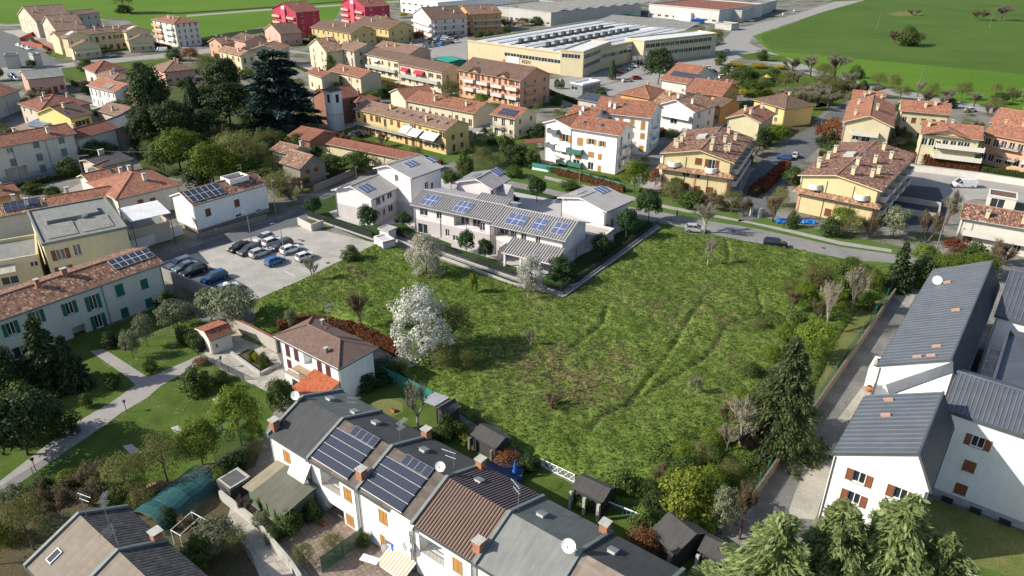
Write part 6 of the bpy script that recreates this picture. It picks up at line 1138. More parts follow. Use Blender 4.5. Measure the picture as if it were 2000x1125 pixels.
# ---------------------------------------------------------------- vegetation
rv = np.random.RandomState(11)
def quads_mesh(name, cen, nrm, size, mats, asp=1.4, up=None, tri=False):
    """leaf shaped faces at cen, facing nrm, random spin"""
    n = len(cen); nrm = nrm/(np.linalg.norm(nrm, axis=1, keepdims=True)+1e-9); r = rv.normal(size=(n, 3)) if up is None else up+rv.normal(0, .25, (n, 3))
    u = r-nrm*(r*nrm).sum(1, keepdims=True); u /= np.linalg.norm(u, axis=1, keepdims=True)+1e-9; v = np.cross(nrm, u); s = np.asarray(size).reshape(-1, 1)*np.ones((n, 1))
    a = u*s*asp*.5; b = v*s*.5
    if tri: V = np.stack([cen-a-b*.6, cen-a+b*.6, cen+a], 1); k = 3
    else: V = np.stack([cen-a, cen-b+a*.1, cen+a, cen+b+a*.1], 1); k = 4
    me = bpy.data.meshes.new(name); V = V.reshape(-1, 3); me.vertices.add(len(V)); me.vertices.foreach_set('co', V.ravel().astype(np.float32)); me.loops.add(len(V)); me.loops.foreach_set('vertex_index', np.arange(len(V), dtype=np.int32)); me.polygons.add(n); me.polygons.foreach_set('loop_start', np.arange(0, len(V), k, dtype=np.int32)); me.update(calc_edges=True)
    for m in mats: me.materials.append(m)
    return me
def unit(n):
    v = rv.normal(size=(n, 3)); return v/np.linalg.norm(v, axis=1, keepdims=True)
def crown_leafy(nc=70, nl=5200, zc=.6, rz=.4, rr=.5, clump=.15, leaf=.034, open_=0.0, asp=1.3):
    """clumps of leaves spread through an ellipsoid; total height 1, width 1"""
    d = unit(nc); d[:, 2] = np.where(d[:, 2] < (-.85 if rz > .52 else -.5), -d[:, 2], d[:, 2]); rad = rv.uniform(.45, 1, nc)**.6*(1-clump*.6); rad *= rv.uniform(.8, 1.08, nc)
    c = d*rad[:, None]*np.array([rr, rr, rz]); c[:, 2] += zc; sz = clump*rv.uniform(.6, 1.25, nc); w_ = sz**2; w_ /= w_.sum()
    k = rv.choice(nc, nl, p=w_); o = unit(nl); q = rv.uniform(.55, 1, nl)**.5; p = c[k]+o*(sz[k]*q)[:, None]*np.array([1, 1, .8]); nr = o+.5*d[k]+rv.normal(0, .45, (nl, 3)); nr[:, 2] += .35
    return p, nr, leaf*rv.uniform(.6, 1.35, nl), c, sz
def limb_mesh(name, targets, h0, r0, mat, trunk_top=.55, n=10, twig=0, wob=.03):
    m = MB(); rg = random.Random(len(targets)); top = Vector((rg.uniform(-.02, .02), rg.uniform(-.02, .02), trunk_top))
    mid = Vector((rg.uniform(-wob, wob), rg.uniform(-wob, wob), trunk_top*.5)); m.tube((0, 0, 0), mid, r0, r0*.75, 7); m.tube(mid, top, r0*.75, r0*.45, 7)
    for t in targets:
        t = Vector(t); s = rg.uniform(.35, 1); st = mid.lerp(top, s) if t.z > trunk_top*.6 else mid.lerp(top, .2); e = st.lerp(t, .55)+Vector((rg.uniform(-wob, wob), rg.uniform(-wob, wob), rg.uniform(0, wob*2)))
        m.tube(st, e, r0*.4, r0*.24, 5, cap=False); m.tube(e, t, r0*.24, r0*.08, 4, cap=False)
    return m.mesh(name, [mat])
LG = leafmat('leaves_green', [(.045, .08, .016), (.07, .115, .024), (.11, .155, .04)]); LDK = leafmat('leaves_dark_green', [(.022, .045, .015), (.038, .068, .02), (.07, .105, .03)], .2)
LLT = leafmat('leaves_fresh_green', [(.11, .165, .02), (.16, .225, .03), (.22, .28, .05)], .4); LNEW = leafmat('leaves_planted_green', [(.018, .045, .014), (.028, .065, .02), (.045, .085, .028)], .15)
LYG = leafmat('leaves_yellow_green', [(.09, .13, .02), (.16, .20, .03), (.28, .29, .04)], .35); LOL = leafmat('leaves_olive', [(.12, .14, .07), (.19, .21, .12), (.30, .32, .21)], .25); LRED = leafmat('leaves_red', [(.10, .02, .014), (.17, .03, .02), (.26, .07, .035), (.10, .11, .03)], .25)
LRU = leafmat('leaves_rust', [(.16, .06, .025), (.24, .10, .04), (.30, .15, .06)], .25); LBR = leafmat('buds_brown', [(.12, .09, .05), (.17, .13, .08), (.22, .18, .11)], .2); LCED = leafmat('needles_blue_green', [(.020, .045, .038), (.035, .065, .055), (.055, .09, .075)], .1)
LCON = leafmat('needles_green', [(.04, .065, .028), (.065, .10, .04), (.11, .15, .065)], .15); LSPR = leafmat('needles_spruce', [(.085, .12, .045), (.13, .17, .07), (.20, .24, .11)], .45); LCONF = leafmat('needles_grey_green', [(.18, .235, .08), (.27, .33, .13), (.38, .43, .21)], .5); LWH = leafmat('blossom_white', [(.22, .22, .15), (.55, .54, .48), (.70, .69, .65), (.78, .78, .75)], .3); LPK = leafmat('blossom_cream', [(.45, .38, .28), (.64, .60, .50), (.75, .72, .64), (.15, .17, .06)], .35)
LFO = leafmat('forsythia_yellow', [(.42, .30, .02), (.60, .45, .03), (.25, .22, .03)], .3); LTW = leafmat('twigs_grey', [(.17, .15, .11), (.25, .22, .16), (.33, .30, .23)], 0.0); LTG = leafmat('twigs_budding', [(.14, .15, .05), (.19, .20, .06), (.25, .25, .10)], .4)
VAR = {}
def kind_variants(kind):
    if kind in VAR: return VAR[kind]
    out = []
    def leafy(n, mat, tmat=BARK, **k):
        for _ in range(n):
            p, nr, s, c, sz = crown_leafy(**k); out.append((quads_mesh('crown', p, nr, s, [mat]), limb_mesh('trunk', c[rv.choice(len(c), 12)], 0, .022, tmat, .5)))
    if kind == 'broad': leafy(3, LG, zc=.53, rz=.47, nl=6000)
    elif kind == 'dark': leafy(3, LDK, zc=.54, rz=.46, nc=110, nl=8000, leaf=.03, clump=.13)
    elif kind == 'fresh': leafy(3, LLT, nl=7000, leaf=.026, clump=.12, zc=.53, rz=.47, nc=110)
    elif kind == 'budding': leafy(3, LTG, nl=5200, leaf=.019, clump=.13, zc=.53, rz=.47, nc=120, asp=2)
    elif kind == 'planted': leafy(2, LNEW, zc=.58, rz=.42, nl=6500, leaf=.034, clump=.12, nc=90)
    elif kind == 'plantbush': leafy(2, LNEW, zc=.48, rz=.52, nl=6000, leaf=.034, clump=.12, nc=90)
    elif kind == 'yellow': leafy(2, LYG, zc=.5, rz=.5, nl=5200, leaf=.036, clump=.14)
    elif kind == 'olive': leafy(2, LOL, zc=.52, rz=.48, nl=6000, leaf=.026, clump=.12, asp=2.2)
    elif kind == 'red': leafy(2, LRED, zc=.5, rz=.5, nl=3600, leaf=.036)
    elif kind == 'rust': leafy(2, LRU, zc=.5, rz=.5, nl=4200, leaf=.028, asp=1.8)
    elif kind == 'forsythia': leafy(2, LFO, zc=.5, rz=.5, nl=2600, leaf=.04)
    elif kind == 'bush': leafy(3, LG, zc=.42, rz=.58, nl=3600, leaf=.042, clump=.17, nc=55)
    elif kind == 'darkbush': leafy(2, LDK, zc=.42, rz=.58, nl=3600, leaf=.042, clump=.17, nc=55)
    elif kind == 'topiary': leafy(1, LG, zc=.45, rz=.55, nl=4200, leaf=.035, clump=.07, nc=240)
    elif kind == 'blossom': leafy(2, LWH, zc=.50, rz=.55, nl=9000, leaf=.021, clump=.10, nc=140)
    elif kind == 'creamblossom': leafy(1, LPK, zc=.48, rz=.56, nl=11000, leaf=.02, clump=.10, nc=150)
    elif kind == 'cypress':
        for _ in range(2):
            n = 5200; z = rv.uniform(0, 1, n)**.85; r = .5*np.clip((1-z)**.62*1.05, .02, 1)*rv.uniform(.72, 1.08, n); a = rv.uniform(0, 6.28, n); r *= 1+.14*np.sin(a*5+z*17); p = np.stack([r*np.cos(a), r*np.sin(a), z*.96+.04], 1); nr = np.stack([np.cos(a), np.sin(a), .4+0*a], 1)+rv.normal(0, .5, (n, 3))
            out.append((quads_mesh('crown', p, nr, .045*rv.uniform(.6, 1.3, n), [LCON]), limb_mesh('trunk', [], 0, .03, BARK, .8)))
    elif kind in ('conifer', 'drooping', 'cedar', 'bigconifer'):
        big = kind in ('drooping', 'bigconifer')
        for _ in range(2 if kind != 'cedar' else 1):
            P_, N_, S_, U_ = [], [], [], []; tiers = 19 if kind == 'drooping' else 20 if big else (11 if kind == 'cedar' else 17); tg = []
            for i in range(tiers):
                z = .08+.9*(i+rv.uniform(-.3, .3))/tiers; rad = .5*(1-z)**(.55 if kind == 'cedar' else .85 if kind == 'drooping' else .8 if big else .85)*1.08+.01; nb = 7 if kind == 'drooping' else int(9+6*(1-z)) if kind != 'cedar' else 9
                for b in range(nb):
                    a = rv.uniform(0, 6.28); L = rad*(rv.uniform(.45, 1.3) if big else rv.uniform(.65, 1.1)); k = int((230 if kind == 'drooping' else 240 if big else 90 if kind == 'cedar' else 46)*(.35+L*1.6)); t = rv.uniform(.12, 1, k)**.8; wdt = L*(.13 if kind == 'drooping' else .2)*(1.15-t)+.010
                    side = rv.normal(0, 1, k)*wdt; drop = {'cedar': .02, 'drooping': .16, 'bigconifer': .16}.get(kind, .16)*t*L*1.4; zz = z+.10*L*(1-t)-drop+(rv.normal(0, .010, k) if kind == 'cedar' else rv.normal(0, .012, k))-(np.abs(rv.normal(0, .022, k)) if kind in ('drooping', 'bigconifer') else 0)
                    x = np.cos(a)*L*t-np.sin(a)*side; y = np.sin(a)*L*t+np.cos(a)*side; P_.append(np.stack([x, y, zz], 1)); N_.append(np.stack([0*x, 0*x, 1+0*x], 1)+rv.normal(0, .45, (k, 3))); S_.append(np.full(k, .016 if big else .036)*rv.uniform(.6, 1.3, k)); U_.append(np.tile([math.cos(a), math.sin(a), -.55 if big else -.2], (k, 1)))
                    if b % 3 == 0: tg.append((np.cos(a)*L*.7, np.sin(a)*L*.7, z))
            p = np.concatenate(P_); out.append((quads_mesh('crown', p, np.concatenate(N_), np.concatenate(S_), [{'cedar': LCED, 'drooping': LCONF, 'bigconifer': LSPR}.get(kind, LCON)], asp=3.0, up=np.concatenate(U_)), limb_mesh('trunk', tg[:14], 0, .022, BARK, .93)))
    elif kind in ('bare', 'barebush', 'palebare', 'brownbare'):
        for _ in range(3):
            rg = random.Random(int(rv.randint(9999))); m = MB(); segs = []; tw = []
            def grow(p, d, L, r, lev):
                e = p+d*L; m.tube(p, e, r, r*.68, 5 if lev < 2 else 3, cap=False)
                if lev >= 2: tw.append((p.lerp(e, .6), d, L))
                if lev >= 4: tw.append((e, d, L)); return
                for _ in range(4 if lev < 2 else 3):
                    q = (d+Vector((rg.uniform(-1, 1), rg.uniform(-1, 1), rg.uniform(-.1, .9)))*(.5 if lev else .62)).normalized(); grow(p+d*L*rg.uniform(.55, 1), q, L*rg.uniform(.55, .8), r*.58, lev+1)
            b = kind == 'barebush'
            if b:
                for _ in range(6): grow(Vector((rg.uniform(-.05, .05), rg.uniform(-.05, .05), 0)), Vector((rg.uniform(-.8, .8), rg.uniform(-.8, .8), 1)).normalized(), .26, .012, 1)
            else: grow(Vector((0, 0, 0)), Vector((rg.uniform(-.06, .06), rg.uniform(-.06, .06), 1)).normalized(), .24, .02, 0)
            vs = np.array(m.v); hmax = max(e.z for e, _, _ in tw); wmax = max(max(abs(e.x), abs(e.y)) for e, _, _ in tw); sx, sz = .46/wmax, .93/hmax
            m.v = [(x*sx, y*sx, z*sz) for x, y, z in m.v]; tr = m.mesh('trunk', [PALEBARK if kind in ('palebare',) else BARK])
            T = np.array([(e.x*sx, e.y*sx, e.z*sz) for e, _, _ in tw]); Dn = np.array([(d.x, d.y, d.z) for _, d, _ in tw]); k = rv.choice(len(T), 6500 if kind != 'palebare' else 2600); p = T[k]+Dn[k]*rv.uniform(-.05, .06, (len(k), 1))+rv.normal(0, .028, (len(k), 3)); up = Dn[k]+rv.normal(0, .5, (len(k), 3))
            mt = {'bare': LTW, 'palebare': LTW, 'barebush': LBR, 'brownbare': LBR, 'budding': LTG}[kind]
            out.append((quads_mesh('crown', p, rv.normal(size=(len(k), 3)), (.008 if kind != 'budding' else .013)*rv.uniform(.7, 1.4, len(k)), [mt], asp=8 if kind != 'budding' else 3.5, up=up), tr))
    VAR[kind] = out; return out
def tree(kind, bx, by, top, wpx, label, group=None, name=None, cat=None, z=0.0):
    b = G(bx, by); h = max(.6, height_at(b, top)); w_ = wpx*mpp(Vector((b.x, b.y, h*.6))); v = kind_variants(kind); cr_, tr = v[rnd.randrange(len(v))]
    isb = kind in ('bush', 'darkbush', 'topiary', 'forsythia', 'plantbush', 'barebush') ; name = name or ('bush' if isb else 'tree'); 
    t = empty(name, b, rnd.uniform(0, 6.28), label, cat or ('bush' if isb else 'tree'), group); t.location.z = z; t.scale = (w_, w_*rnd.uniform(.92, 1.08), h)
    link('trunk' if not isb else 'stem', tr, t); link('crown', cr_, t); return t
def hedge(px, h, wd, mat, label, dens=95, leaf=.16, group=None, taper=.0):
    pts = [G(*p) for p in px]; Pn, Nn = [], []; t = empty('hedge', pts[0], 0, label, 'hedge', group); core = MB()
    for a, b in zip(pts[:-1], pts[1:]):
        a, b = a-pts[0], b-pts[0]; d = b-a; L = d.length
        if L < .1: continue
        u = np.array([d.x/L, d.y/L, 0]); v = np.array([-u[1], u[0], 0]); n = int(min(9000, L*(wd+2*h)*dens)); s = rv.uniform(0, 1, n)*L; q = rv.uniform(0, wd+2*h, n); f = q < h; g = q > h+wd
        y = np.where(f, -wd/2, np.where(g, wd/2, q-h-wd/2)); z = np.where(f, q, np.where(g, wd+2*h-q, h)); z = z*(1+.08*np.sin(s*2.1)+.06*np.sin(s*5.3)); p = np.array([a.x, a.y, 0])+s[:, None]*u+y[:, None]*v+z[:, None]*np.array([0, 0, 1])+rv.normal(0, .09, (n, 3)); p[:, 2] = np.abs(p[:, 2])
        nr = np.where(f[:, None], -v, np.where(g[:, None], v, np.array([0, 0, 1.]))); Pn.append(p); Nn.append(nr+rv.normal(0, .5, (n, 3)))
        M = Matrix.Translation(a) @ Matrix.Rotation(math.atan2(d.y, d.x), 4, 'Z'); core.box((0, -wd/2+.12, 0), (L, wd/2-.12, h-.15), 0, M)
    core.obj('branches', [DARK if 0 else plain('hedge_core', (.025, .03, .015), .9)], t); p = np.concatenate(Pn); me = quads_mesh('leaves', p, np.concatenate(Nn), leaf*rv.uniform(.7, 1.3, len(p)), [mat]); link('leaves', me, t); return t
T = tree
# dark garden trees, upper left
T('dark', 298, 268, 142, 84, 'dark magnolia crown rising over the pink house, left of the tall evergreens'); T('dark', 446, 262, 168, 112, 'tallest broad evergreen with glossy lit crown left of the cedar'); T('dark', 435, 205, 122, 76, 'upper evergreen crown behind the tallest broad evergreen')
T('cypress', 383, 268, 162, 46, 'slim dark conifer between the two big evergreens'); T('dark', 340, 300, 205, 92, 'low dark evergreen in front of the slim conifer'); T('dark', 284, 305, 218, 72, 'dark evergreen at the end of the grey farm roof'); T('darkbush', 396, 285, 222, 70, 'shadowy undergrowth shrub beneath the tallest evergreen')
T('cedar', 545, 268, 97, 168, 'huge blue green cedar towering beside the church'); T('dark', 500, 270, 205, 70, 'dark evergreen filling the gap left of the cedar')
for i, q in enumerate(((300, 325, 285, 60), (330, 318, 275, 60), (372, 325, 270, 66), (398, 340, 290, 60), (440, 318, 270, 70), (455, 362, 310, 70), (500, 330, 285, 60), (385, 375, 325, 60), (490, 352, 312, 50), (430, 300, 255, 60), (580, 300, 265, 50), (360, 298, 250, 60), (530, 345, 310, 40), (610, 315, 290, 30), (470, 292, 262, 50))): T(('budding', 'fresh', 'bush', 'barebush', 'broad', 'darkbush')[i*5 % 6], *q, ('lower left', 'left', 'front left', 'near left', 'middle', 'front', 'right hand', 'frontmost', 'near right', 'rear middle', 'rear right', 'rear left', 'barn side', 'far right', 'rear')[i]+' bush of the thicket between the dark evergreens and the solar house', 'thicket behind the white solar house', name='thicket_tree', cat='thicket tree')
for q in (('fresh', 416, 372, 288, 92, 'light green bamboo like tree beside the white solar house'), ('fresh', 350, 345, 262, 84, 'light green tree below the dark evergreens'), ('broad', 318, 348, 288, 60, 'mid green tree behind the hipped terracotta house'), ('budding', 470, 345, 262, 96, 'olive brown budding tree mass beside the ruined barn'), ('broad', 690, 340, 302, 76, 'bright green hedge tree clump above the stone wall'), ('broad', 640, 345, 308, 60, 'green shrub between barn and stone wall', ), ('budding', 545, 392, 340, 74, 'budding bush next to the white solar house'), ('barebush', 565, 398, 362, 60, 'tangle of pale bare twigs along the shaded lane'), ('budding', 520, 300, 262, 60, 'budding shrub under the cedar'), ('darkbush', 596, 340, 300, 50, 'dark ivy shrub at the barn corner'), ('bush', 290, 375, 340, 60, 'shrub behind the hipped house roof ridge'), ('broad', 185, 332, 290, 62, 'rounded green tree row before the farm wing'), ('broad', 212, 326, 290, 40, 'second rounded green tree before the farm wing'), ('bush', 132, 358, 320, 46, 'dark green bush at the farmhouse corner'), ('bush', 62, 392, 374, 50, 'green shrubs beside the orange cottage'), ('bush', 102, 398, 378, 34, 'small shrub right of the orange cottage')): T(*q)
T('budding', 875, 228, 150, 52, 'slender budding tree in front of the pink block'); T('budding', 400, 165, 118, 60, 'yellow green tree below the cream house'); T('rust', 365, 130, 104, 40, 'dark red tree beside the hipped brown villa'); T('bush', 335, 130, 106, 34, 'green tree behind the hipped brown villa')
T('darkbush', 268, 158, 132, 30, 'small dark conifer bush on the little meadow'); T('bush', 630, 118, 96, 20, 'green shrub between the cream houses'); T('bush', 642, 165, 108, 24, 'green tree at the shaded apartment house'); T('red', 812, 85, 62, 26, 'dark red tree beside the white pink villa'); T('forsythia', 780, 38, 28, 20, 'orange yellow bush beside the right magenta block')
T('budding', 233, 38, -20, 50, 'leaning ivy clad field tree at the top edge'); T('darkbush', 232, 38, 22, 36, 'dark ivy bush at the foot of the field tree')
for i, (px, py, t_, w_) in enumerate(((985, 60, 34, 40), (1012, 50, 34, 34), (1040, 48, 30, 34), (1068, 44, 32, 20))): T(('barebush', 'rust', 'bush', 'bush')[i], px, py, t_, w_, ('bare grey tree in front of the saw tooth hall', 'reddish tree in front of the saw tooth hall', 'green tree in front of the saw tooth hall', 'green tree at the corner of the saw tooth hall')[i])
T('cypress', 1188, 152, 112, 16, 'narrow dark conifer at the factory corner gate'); T('dark', 1278, 160, 85, 62, 'big grey green tree beside the factory car park'); T('budding', 1385, 95, 45, 40, 'budding tree at the end of the factory car park'); T('bush', 1398, 120, 92, 24, 'round green tree on the roundabout approach')
T('topiary', 1081, 172, 152, 14, 'left one of two trimmed bushes by the guard hut'); T('topiary', 1091, 172, 152, 12, 'right one of two trimmed bushes by the guard hut')
for q in (('bare', 1575, 140, 94, 44, 'bare grey tree at the edge of the green field'), ('bare', 1622, 140, 96, 62, 'wide bare grey tree before the green field'), ('broad', 1663, 155, 116, 30, 'green ovoid tree right of the bare trees'), ('cypress', 1675, 175, 145, 34, 'dark dense conifer near the road end'), ('budding', 1705, 160, 128, 36, 'pale budding tree on the field edge'), ('budding', 1735, 165, 130, 32, 'second pale budding tree along the field edge'), ('bare', 1785, 175, 145, 30, 'thin bare tree in front of the field, behind red roofs'), ('budding', 1812, 178, 145, 24, 'thin budding tree behind the red roofs'), ('budding', 1870, 180, 142, 34, 'budding tree behind the end of the long red roof'), ('bare', 1845, 188, 160, 44, 'low bare tree by the field road'), ('bare', 1895, 192, 165, 40, 'bare tree beside the parked car behind red roofs'), ('bare', 1590, 195, 150, 70, 'grey brown thicket tree by the park'), ('bare', 1560, 205, 165, 56, 'low bare thicket at the lane end'), ('budding', 1620, 180, 140, 50, 'budding tree in the middle of the park thicket'), ('budding', 1525, 168, 130, 40, 'budding green tree beside the playground'), ('bush', 1455, 160, 124, 50, 'wide green bush left of the playground'), ('budding', 1480, 178, 138, 36, 'grey budding bush by the playground'), ('forsythia', 1446, 182, 165, 24, 'round yellow forsythia beside the park path'), ('forsythia', 1493, 178, 166, 24, 'second yellow forsythia further along the park path'), ('forsythia', 1430, 122, 114, 34, 'long yellow forsythia hedge end at the roundabout'), ('forsythia', 1475, 124, 115, 40, 'yellow forsythia hedge middle at the roundabout'), ('forsythia', 1516, 126, 117, 24, 'yellow forsythia hedge right end at the roundabout')): T(*q)
for i, q in enumerate(((1548, 160, 128, 50), (1600, 172, 132, 60), (1640, 178, 140, 56), (1565, 185, 150, 50), (1610, 200, 165, 50), (1500, 150, 124, 40), (1530, 190, 160, 46), (1655, 196, 165, 40), (1540, 130, 102, 36), (1600, 148, 112, 44), (1650, 165, 128, 40), (1440, 148, 122, 40), (1700, 178, 150, 36), (1750, 182, 152, 40), (1800, 190, 160, 40), (1935, 205, 172, 44), (1830, 196, 168, 36), (1480, 110, 88, 26))): T(('bare', 'budding', 'barebush', 'budding', 'bare', 'bush')[i % 6], *q, ('first', 'second', 'third', 'fourth', 'fifth', 'sixth', 'seventh', 'eighth', 'ninth', 'tenth', 'eleventh', 'twelfth', 'thirteenth', 'fourteenth', 'fifteenth', 'sixteenth', 'seventeenth', 'eighteenth')[i]+' '+('bare grey', 'budding olive', 'brown twiggy', 'budding olive', 'bare grey', 'green')[i % 6]+' tree of the belt between the park and the big field', 'tree belt at the park and big field')
for q in (('barebush', 1742, 75, 42, 42, 'left part of the round thicket in the big field'), ('bush', 1762, 76, 36, 44, 'middle part of the round thicket in the big field'), ('budding', 1782, 74, 46, 32, 'right part of the round thicket in the big field'), ('barebush', 1775, 16, 4, 30, 'small scrub heap on the pale mound in the field'), ('barebush', 1905, 24, 0, 40, 'dark thicket at the top right of the field'), ('bare', 1945, 24, -6, 50, 'grey thicket right of the dark thicket in the field')): T(*q)
poly('mound', DRYL, [(1725, 14), (1750, 9), (1780, 10), (1795, 15), (1770, 18), (1735, 18)], .05)
# around the white apartment house and the butter blocks
for q in (('fresh', 1235, 374, 308, 54, 'fresh green tree right of the white apartment house'), ('rust', 1275, 362, 325, 27, 'clipped copper ball tree beside the butter yellow block'), ('bush', 905, 345, 290, 40, 'green shrub behind the tall lilac house'), ('budding', 940, 330, 285, 40, 'grey budding tree right of the tall lilac house'), ('bush', 985, 300, 262, 44, 'round green bush below the solar roof house'), ('darkbush', 1010, 320, 280, 60, 'dark shrub bank left of the white apartment house'), ('bush', 1035, 325, 290, 36, 'green shrubs at the fence end beside the apartment house'), ('bush', 1000, 345, 322, 36, 'garden bush behind the road start'), ('budding', 960, 322, 300, 34, 'budding vineyard bush in the garden plots'), ('broad', 878, 372, 332, 36, 'small green tree behind the long white row'), ('broad', 846, 252, 238, 10, 'tiny bush by the yellow row')): T(*q)
for i, (k, px, py, t_, w_, s_) in enumerate((('budding', 1310, 388, 345, 46, 'budding shrub left of the front of the first butter yellow block'), ('bush', 1345, 398, 368, 56, 'green shrub before the first butter yellow block'), ('barebush', 1385, 402, 365, 60, 'brown twiggy shrub before the first butter yellow block'), ('budding', 1425, 408, 362, 50, 'olive budding shrub right of the first butter yellow block'), ('barebush', 1450, 415, 375, 40, 'brown shrub beside the blue white gate posts'), ('barebush', 1507, 425, 365, 44, 'rusty brown tree left of the second butter yellow block'), ('bush', 1545, 435, 400, 26, 'grey green shrub over the blue tarpaulin'), ('fresh', 1640, 440, 392, 54, 'yellow green bush in front of the second butter yellow block'), ('darkbush', 1620, 448, 415, 50, 'dark shrub at the foot of the yellow green bush'), ('budding', 1660, 452, 405, 44, 'budding shrub at the verge right of the yellow green bush'), ('barebush', 1695, 452, 405, 50, 'purple brown twiggy shrub by the footpath'), ('olive', 1742, 452, 390, 66, 'large rounded olive green tree beside the sunken court'), ('barebush', 1806, 460, 392, 54, 'bare round shrub right of the olive green tree'), ('bare', 1845, 425, 352, 46, 'bare tree with pale branches beside the mottled roof house'), ('red', 1860, 480, 452, 50, 'dark red shrub before the right edge house'), ('bush', 1900, 492, 455, 50, 'green brown shrub before the right edge house'), ('barebush', 1945, 500, 450, 50, 'bare shrub under the balcony of the right edge house'), ('fresh', 1850, 530, 480, 66, 'fresh green bush mass behind the slate roof'), ('fresh', 1910, 525, 478, 66, 'bright green scrub right of the fresh bush mass'), ('bush', 1798, 545, 480, 60, 'green brown scrub by the tall dark fir'), ('barebush', 1960, 500, 460, 40, 'pale bare twigs behind the slate ridge'), ('fresh', 1800, 500, 462, 50, 'light green scrub above the tall dark fir'))): T(k, px, py, t_, w_, s_)
T('palebare', 1371, 449, 384, 62, 'bare pale trunked street tree beside the white parked car'); T('palebare', 1381, 517, 452, 26, 'thin bare sapling in the meadow below the street tree'); T('conifer', 1748, 552, 455, 62, 'tall dark fir at the corner of the slate roof')
hedge([(1215, 372), (1130, 350), (1085, 340)], 1.5, 1.0, LRU, 'copper leaved hedge behind the green mesh fence'); hedge([(1085, 338), (1035, 326)], 1.3, .9, LG, 'green hedge behind the left half of the mesh fence')
hedge([(1765, 300), (1800, 306), (1905, 318)], 2.2, 2.0, LRED, 'long red hedge below the right hand complex'); hedge([(1912, 322), (2040, 336)], 1.4, 1.4, LG, 'green hedge continuing right of the red hedge'); hedge([(1500, 345), (1530, 318), (1480, 368)], 1.6, 2.2, LRED, 'red hedge between the lane and the first butter yellow block'); hedge([(1465, 375), (1492, 352)], 1.8, 2.0, LRED, 'darker red hedge along the lane wall'); T('rust', 1615, 275, 215, 44, 'rust red photinia clump left of the cream gable'); T('red', 1600, 262, 228, 34, 'deep red bush beside the shaded lane')
hedge([(1130, 205), (1075, 185), (1058, 180)], 1.2, 1.2, LG, 'trimmed hedge on the factory forecourt edge'); hedge([(1265, 255), (1290, 262)], 2, 2.2, LRED, 'red hedge at the rear of the white apartment house')
# new plot planting
NP = 'newly planted trees round the lilac houses'
for q in (('planted', 612, 428, 392, 36, 'rounded planted tree at the left corner of the plot near the lane'), ('planted', 718, 460, 406, 46, 'planted tree in front of the low lilac gable'), ('planted', 786, 452, 418, 38, 'planted tree between the two front lilac houses'), ('plantbush', 910, 495, 450, 36, 'dense planted bush under the left hanging planter'), ('plantbush', 947, 508, 465, 36, 'dense planted bush left of the small blossom tree porch'), ('plantbush', 1097, 556, 498, 62, 'large dark planted tree at the front corner of the plot'), ('planted', 1171, 505, 455, 46, 'planted tree by the porch end near the right fence'), ('planted', 1221, 465, 404, 44, 'planted tree right of the detached lilac house'), ('planted', 1264, 428, 368, 54, 'planted tree at the road corner of the plot'), ('planted', 1045, 392, 345, 40, 'planted tree at the gap between the rear lilac houses'), ('bush', 1108, 366, 350, 44, 'green bush behind the detached lilac house'), ('planted', 1000, 400, 382, 24, 'small planted tree behind the long white row')): T(*q, group=None)
hedge([(893, 447), (925, 456)], .7, .7, LG, 'left hanging planter hedge on the long row balcony').location.z = 2.7
hedge([(958, 474), (997, 484)], .7, .7, LG, 'right hanging planter hedge on the right row balcony').location.z = 2.7
hedge([(600, 427), (722, 466)], .9, .7, LDK, 'dark hedge inside the parking lot railing'); hedge([(772, 460), (890, 497)], .7, .6, LDK, 'dark hedge along the walkway in front of the long row'); hedge([(930, 512), (1000, 535)], .7, .6, LDK, 'dark hedge along the walkway before the right row'); hedge([(1118, 552), (1268, 436)], .7, .6, LDK, 'dark hedge inside the right plot fence')
